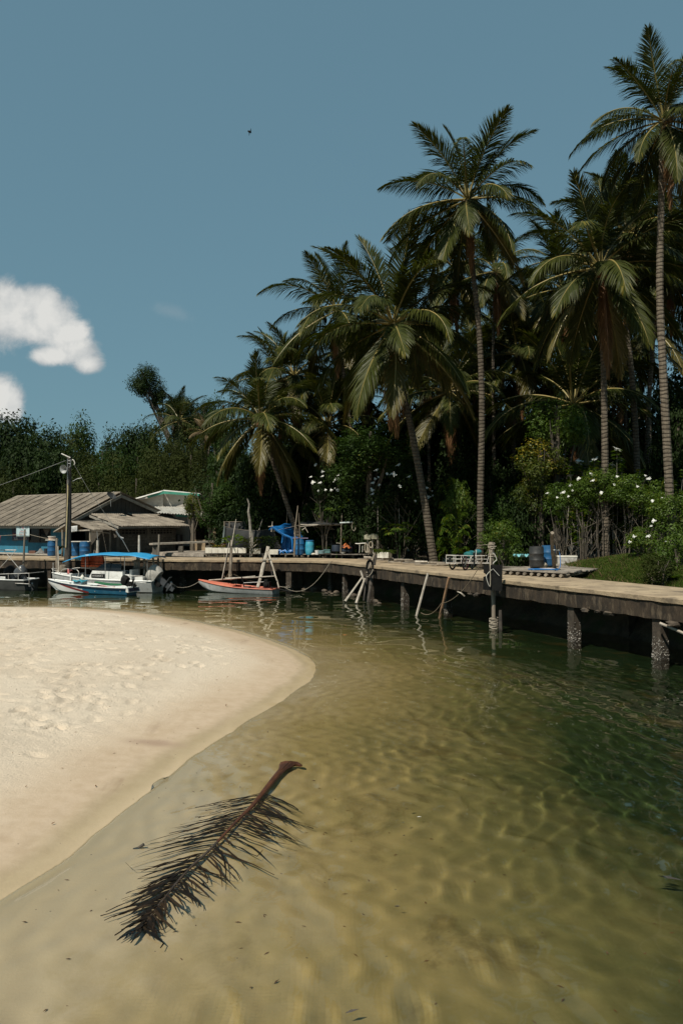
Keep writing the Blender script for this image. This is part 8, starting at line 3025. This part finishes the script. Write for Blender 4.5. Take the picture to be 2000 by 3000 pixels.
# ================================================================== IN THE LAGOON
def fallen_frond():
    fg = random.Random(19)
    ctrl = [(838, 2243), (815, 2268), (786, 2303), (742, 2358), (690, 2410), (617, 2488), (555, 2545), (495, 2615), (448, 2675), (412, 2728)]
    pts = []
    base_z = lambda p: float(floor_h(np.array([p.x]), np.array([p.y]))[0][0])
    for i, (x, y) in enumerate(ctrl):
        f = i / (len(ctrl) - 1)
        p = G(x, y, 0.0)
        z = 0.03 - 0.035 * f
        p = G(x, y, z)
        pts.append(p)
    root = empty('fallen_palm_frond', pts[4], 0, 'dead brown palm frond lying half afloat in the shallow water', 'palm frond')
    sp = spline(pts, 8)
    n = len(sp)
    b = MB()
    rad = []
    for i in range(n):
        f = i / (n - 1)
        rad.append(0.01 + 0.032 * max(0, 1 - f / 0.45) ** 0.8 + 0.018 * (1 - f))
    vs_, fs = [], []
    for i, p in enumerate(sp):
        f = i / (n - 1)
        d_ = (sp[min(i + 1, n - 1)] - sp[max(i - 1, 0)]).normalized()
        s_ = d_.cross(Vector((0, 0, 1))).normalized()
        w, h = rad[i] * (1.0 + 0.9 * max(0, 1 - f / 0.07)), rad[i] * (0.62 + 0.5 * max(0, 1 - f / 0.05))
        for j in range(8):
            a = 2 * math.pi * j / 8
            vs_.append(p + s_ * math.cos(a) * w + Vector((0, 0, 1)) * math.sin(a) * h)
    for i in range(n - 1):
        for j in range(8):
            k_ = (j + 1) % 8
            fs.append((i * 8 + j, (i + 1) * 8 + j, (i + 1) * 8 + k_, i * 8 + k_))
    fs += [tuple(range(8)), tuple((n - 1) * 8 + j for j in reversed(range(8)))]
    b.add(vs_, fs)
    n_f = len(b.f)
    b.mi = [1 if (k_ // 8) > n * 0.52 else 0 for k_ in range(n_f)]
    b.build('rachis', [mat('wet_reddish_stalk', (0.085, 0.032, 0.014), (0.045, 0.018, 0.009), 0.4, 6, 0.006, 30, spec=0.25, stain=(0.03, 0.017, 0.012), stain_scale=5, stain_amt=0.7), mat('dark_outer_stalk', (0.06, 0.04, 0.025), (0.03, 0.02, 0.012), 0.4, 8)], root)
    # flared, torn foot of the stalk
    b = MB()
    p = sp[0]
    e = G(866, 2236, 0.1)
    tip = G(873, 2247, 0.03)
    q0, q1 = G(822, 2262, 0.03), G(836, 2232, 0.10)
    d_ = (sp[0] - sp[3]).normalized()
    s_ = d_.cross(Vector((0, 0, 1))).normalized()
    A = sp[5]
    rows = []
    for (c_, w1, w2, h) in ((sp[6], 0.04, 0.04, 0.032), (sp[3], 0.055, 0.055, 0.045), (sp[1], 0.09, 0.08, 0.05), (sp[0] + d_ * 0.05, 0.115, 0.07, 0.05), (sp[0] + d_ * 0.1 + s_ * 0.08, 0.13, 0.02, 0.03), (sp[0] + d_ * 0.02 + s_ * 0.2, 0.05, 0.02, 0.012)):
        rows.append([c_ - s_ * w2, c_ - s_ * w2 * 0.5 + Vector((0, 0, h)), c_ + s_ * w1 * 0.5 + Vector((0, 0, h * 1.1)), c_ + s_ * w1, c_ + s_ * w1 * 0.4 - Vector((0, 0, h)), c_ - s_ * w2 * 0.4 - Vector((0, 0, h))])
    m = 6
    b.add([v for q in rows for v in q], [(i * m + j, i * m + (j + 1) % m, (i + 1) * m + (j + 1) % m, (i + 1) * m + j) for i in range(len(rows) - 1) for j in range(m)] + [tuple(reversed(range(m))), tuple((len(rows) - 1) * m + j for j in range(m))])
    b.build('stalk_foot', MATS['wet_reddish_stalk'], root)
    md = [leaf_mat('wet_black_leaflet', (0.008, 0.006, 0.004), (0.025, 0.015, 0.008), trans=0.05, rough=0.5, spec=0.12),
          leaf_mat('wet_brown_leaflet', (0.025, 0.015, 0.008), (0.06, 0.036, 0.017), trans=0.08, rough=0.5, spec=0.12)]
    lm = []
    N_ = 96
    lean = {-1: 0.0, 1: 0.0}
    for i in range(N_):
        for sd_ in (-1, 1):
            f = 0.27 + 0.725 * (i + fg.uniform(-0.25, 0.25)) / N_
            k_ = min(int(f * (n - 1)), n - 2)
            p = sp[k_].lerp(sp[k_ + 1], f * (n - 1) - k_)
            d_ = (sp[min(k_ + 2, n - 1)] - sp[k_ - 1]).normalized()
            s_ = d_.cross(Vector((0, 0, 1))).normalized() * sd_
            # leaflets clump and fold in places; the lower half of the far side hangs closer to the rib
            clump = math.sin(f * 61 + sd_ * 1.3) * 0.10 + math.sin(f * 23 + sd_ * 2) * 0.12
            if sd_ > 0:      # left side in the photograph: swept back towards the tip
                ang = R(66 - 40 * f) + clump * 0.8
                ln = 1.0 * (0.7 + 0.42 * min(1, (f - 0.25) / 0.2)) * (1 - 0.78 * max(0, f - 0.45) / 0.55)
            else:
                ang = R(78 - 34 * f) + clump
                ln = 0.95 * (0.75 + 0.35 * min(1, (f - 0.25) / 0.12)) * (1 - 0.6 * max(0, f - 0.45) / 0.55)
                if 0.62 < f < 0.98: ln *= 0.72
            ln *= fg.uniform(0.58, 1.12)
            ang += R(fg.gauss(0, 5.5))
            if fg.random() < 0.1: ln *= 0.45
            if fg.random() < 0.08 or (sd_ > 0 and (0.33 < f < 0.345 or 0.545 < f < 0.57)) or (sd_ < 0 and 0.60 < f < 0.63): continue
            fc = (math.floor(f * 21 + (0.4 if sd_ > 0 else 0)) + 0.5 - (0.4 if sd_ > 0 else 0)) / 21
            ang += (f - fc) * (5.5 if sd_ > 0 else 3.0)
            dr = (s_ * math.sin(ang) + d_ * math.cos(ang)).normalized()
            bend = fg.uniform(-0.14, 0.14)
            q = [p + Vector((0, 0, 0.004))]
            cur = dr.copy()
            st_ = 6
            for e in range(st_):
                cur = (cur + d_ * 0.05 + Vector((0, 0, 1)).cross(cur) * bend * 0.25 + Vector((fg.gauss(0, .04), fg.gauss(0, .04), 0))).normalized()
                nx_ = q[-1] + cur * ln / st_
                g_z = base_z(nx_) if e == st_ - 1 else None
                nx_.z = max(min(p.z + 0.012 - 0.012 * (e / st_) + fg.uniform(-0.006, 0.012), 0.03), 0.002)
                q.append(nx_)
            if fg.random() < 0.14:      # snapped tip
                q[-1] = q[-2] + Vector((fg.gauss(0, .6), fg.gauss(0, .6), 0.05)).normalized() * ln * 0.2
            w0_ = fg.uniform(0.009, 0.017) * (1.15 if sd_ > 0 else 1)
            b = MB()
            vs_ = []
            for e, c_ in enumerate(q):
                t_ = (q[min(e + 1, st_)] - q[max(e - 1, 0)]).normalized()
                ss = t_.cross(Vector((0, 0, 1))).normalized()
                ww = w0_ * (0.55 + 0.45 * min(1, e / 1.5)) * (1 - 0.75 * max(0, e - 2) / (st_ - 2))
                tw = Vector((0, 0, fg.uniform(-0.004, 0.004)))
                vs_ += [c_ - ss * ww + tw, c_ + ss * ww - tw]
            b.add(vs_, [(2 * e, 2 * e + 1, 2 * e + 3, 2 * e + 2) for e in range(st_)])
            o = b.build('leaflet', md[0] if fg.random() < (0.8 if sd_ > 0 else 0.5) else md[1], root, smooth='all')
    return root


fallen_frond()
p, q = G(391, 2494, -0.05), G(421, 2475, 0.03)
pole('stick', 'short black stick lying in the shallow water left of the fallen frond', p, q, 0.013, 0.016, M_WOODDK, 'stick', bend=0.0)
# drifting bits on the lagoon
for i, (px, py, s_, mm, lab) in enumerate(((1190, 2372, 0.035, M_WOODDK, 'small dark leaf floating right of the frond'), (1227, 2394, 0.03, M_STYRO, 'tiny white scrap floating right of the frond'), (1180, 2411, 0.022, M_STYRO, 'tiny white speck floating below the white scrap'), (1960, 2573, 0.12, M_WOODDK, 'dark twig floating near the right edge'),
                                             (1030, 2964, 0.06, M_WOODDK, 'dark twig on the lagoon floor at the bottom edge'), (1183, 2448, 0.016, M_WOODDK, 'black crumb floating in the middle of the lagoon'), (1163, 2656, 0.03, M_WOODDK, 'dark crumb drifting right of the frond tip'))):
    p = G(px, py, 0.002)
    g2 = np.random.default_rng(i)
    b = MB()
    a = g2.uniform(-0.5, 0.5)
    v = Vector((math.cos(a), math.sin(a), 0)) * s_
    w = Vector((-math.sin(a), math.cos(a), 0)) * s_ * 0.22
    b.add([p - v, p + w + Vector((0, 0, 0.006)), p + v * 1.1, p - w + Vector((0, 0, 0.004)), p - Vector((0, 0, 0.006))], [(0, 3, 2, 1), (0, 1, 4), (1, 2, 4), (2, 3, 4), (3, 0, 4)])
    tag(b.build('drifting_scrap', mm), lab, 'debris')

def litter(name, label, n, fn, seed, m, z_off):
    g2 = np.random.default_rng(seed)
    X, Y = fn(g2, n)
    h, s = floor_h(X, Y)
    P_ = np.stack([X, Y, h + z_off], 1)
    nn = np.stack([g2.normal(size=n) * 0.3, g2.normal(size=n) * 0.3, np.ones(n)], 1)
    keep = (s > 0.25) if z_off > 0.008 else (s < -0.3)
    tag(link(name, leaf_mesh(name, P_[keep], nn[keep], 0.055, 0.3, m, seed, fold=0.6), None), label, kind='stuff')


litter('beach_litter', 'scattered bits of leaf and twig on the dry sand', 420, lambda g2, n: (g2.uniform(-15, -1, n), 8 + 23 * g2.random(n) ** 1.3), 81, M_DEADLEAF, 0.012)
litter('lagoon_litter', 'small dark bits of leaf lying on the lagoon floor', 260, lambda g2, n: (g2.uniform(-4, 4, n), g2.uniform(5, 15, n)), 82, M_DEADLEAF, 0.006)

# ---- bird in the sky
pb = D(731, 385, 60)
bird = empty('bird', pb, 0, 'small dark bird gliding in the open blue sky', 'bird')
s_ = 60 / 2250
L3 = lambda x, y, z=0.0: pb + Vector((x * s_, z, -y * s_))
b = MB()
b.tube(spline([L3(-6, -3), L3(-2, -1), L3(2, 1), L3(5, 4)], 4), [0.01, 0.03, 0.055, 0.07, 0.085, 0.095, 0.095, 0.085, 0.07, 0.055, 0.04, 0.03, 0.01], 8)
b.build('body', M_BLACK, bird)
b = MB()
b.slab([L3(-1, -2, 0), L3(2, -0.5, 0), L3(-5.2, -6.4, 0.9), L3(-5.8, -6.6, 0.9)], 0.02)
b.build('wing', M_BLACK, bird)
b = MB()
b.slab([L3(2, 0.4, 0), L3(4.6, 1.6, 0), L3(7.6, 6.6, -0.8), L3(6.8, 6.4, -0.8)], 0.02)
b.build('wing', M_BLACK, bird)

# everything may catch the light that the rippled water bends
for o in C.objects:
    if o.type == 'MESH' and o.name != 'water':
        o.cycles.is_caustics_receiver = True
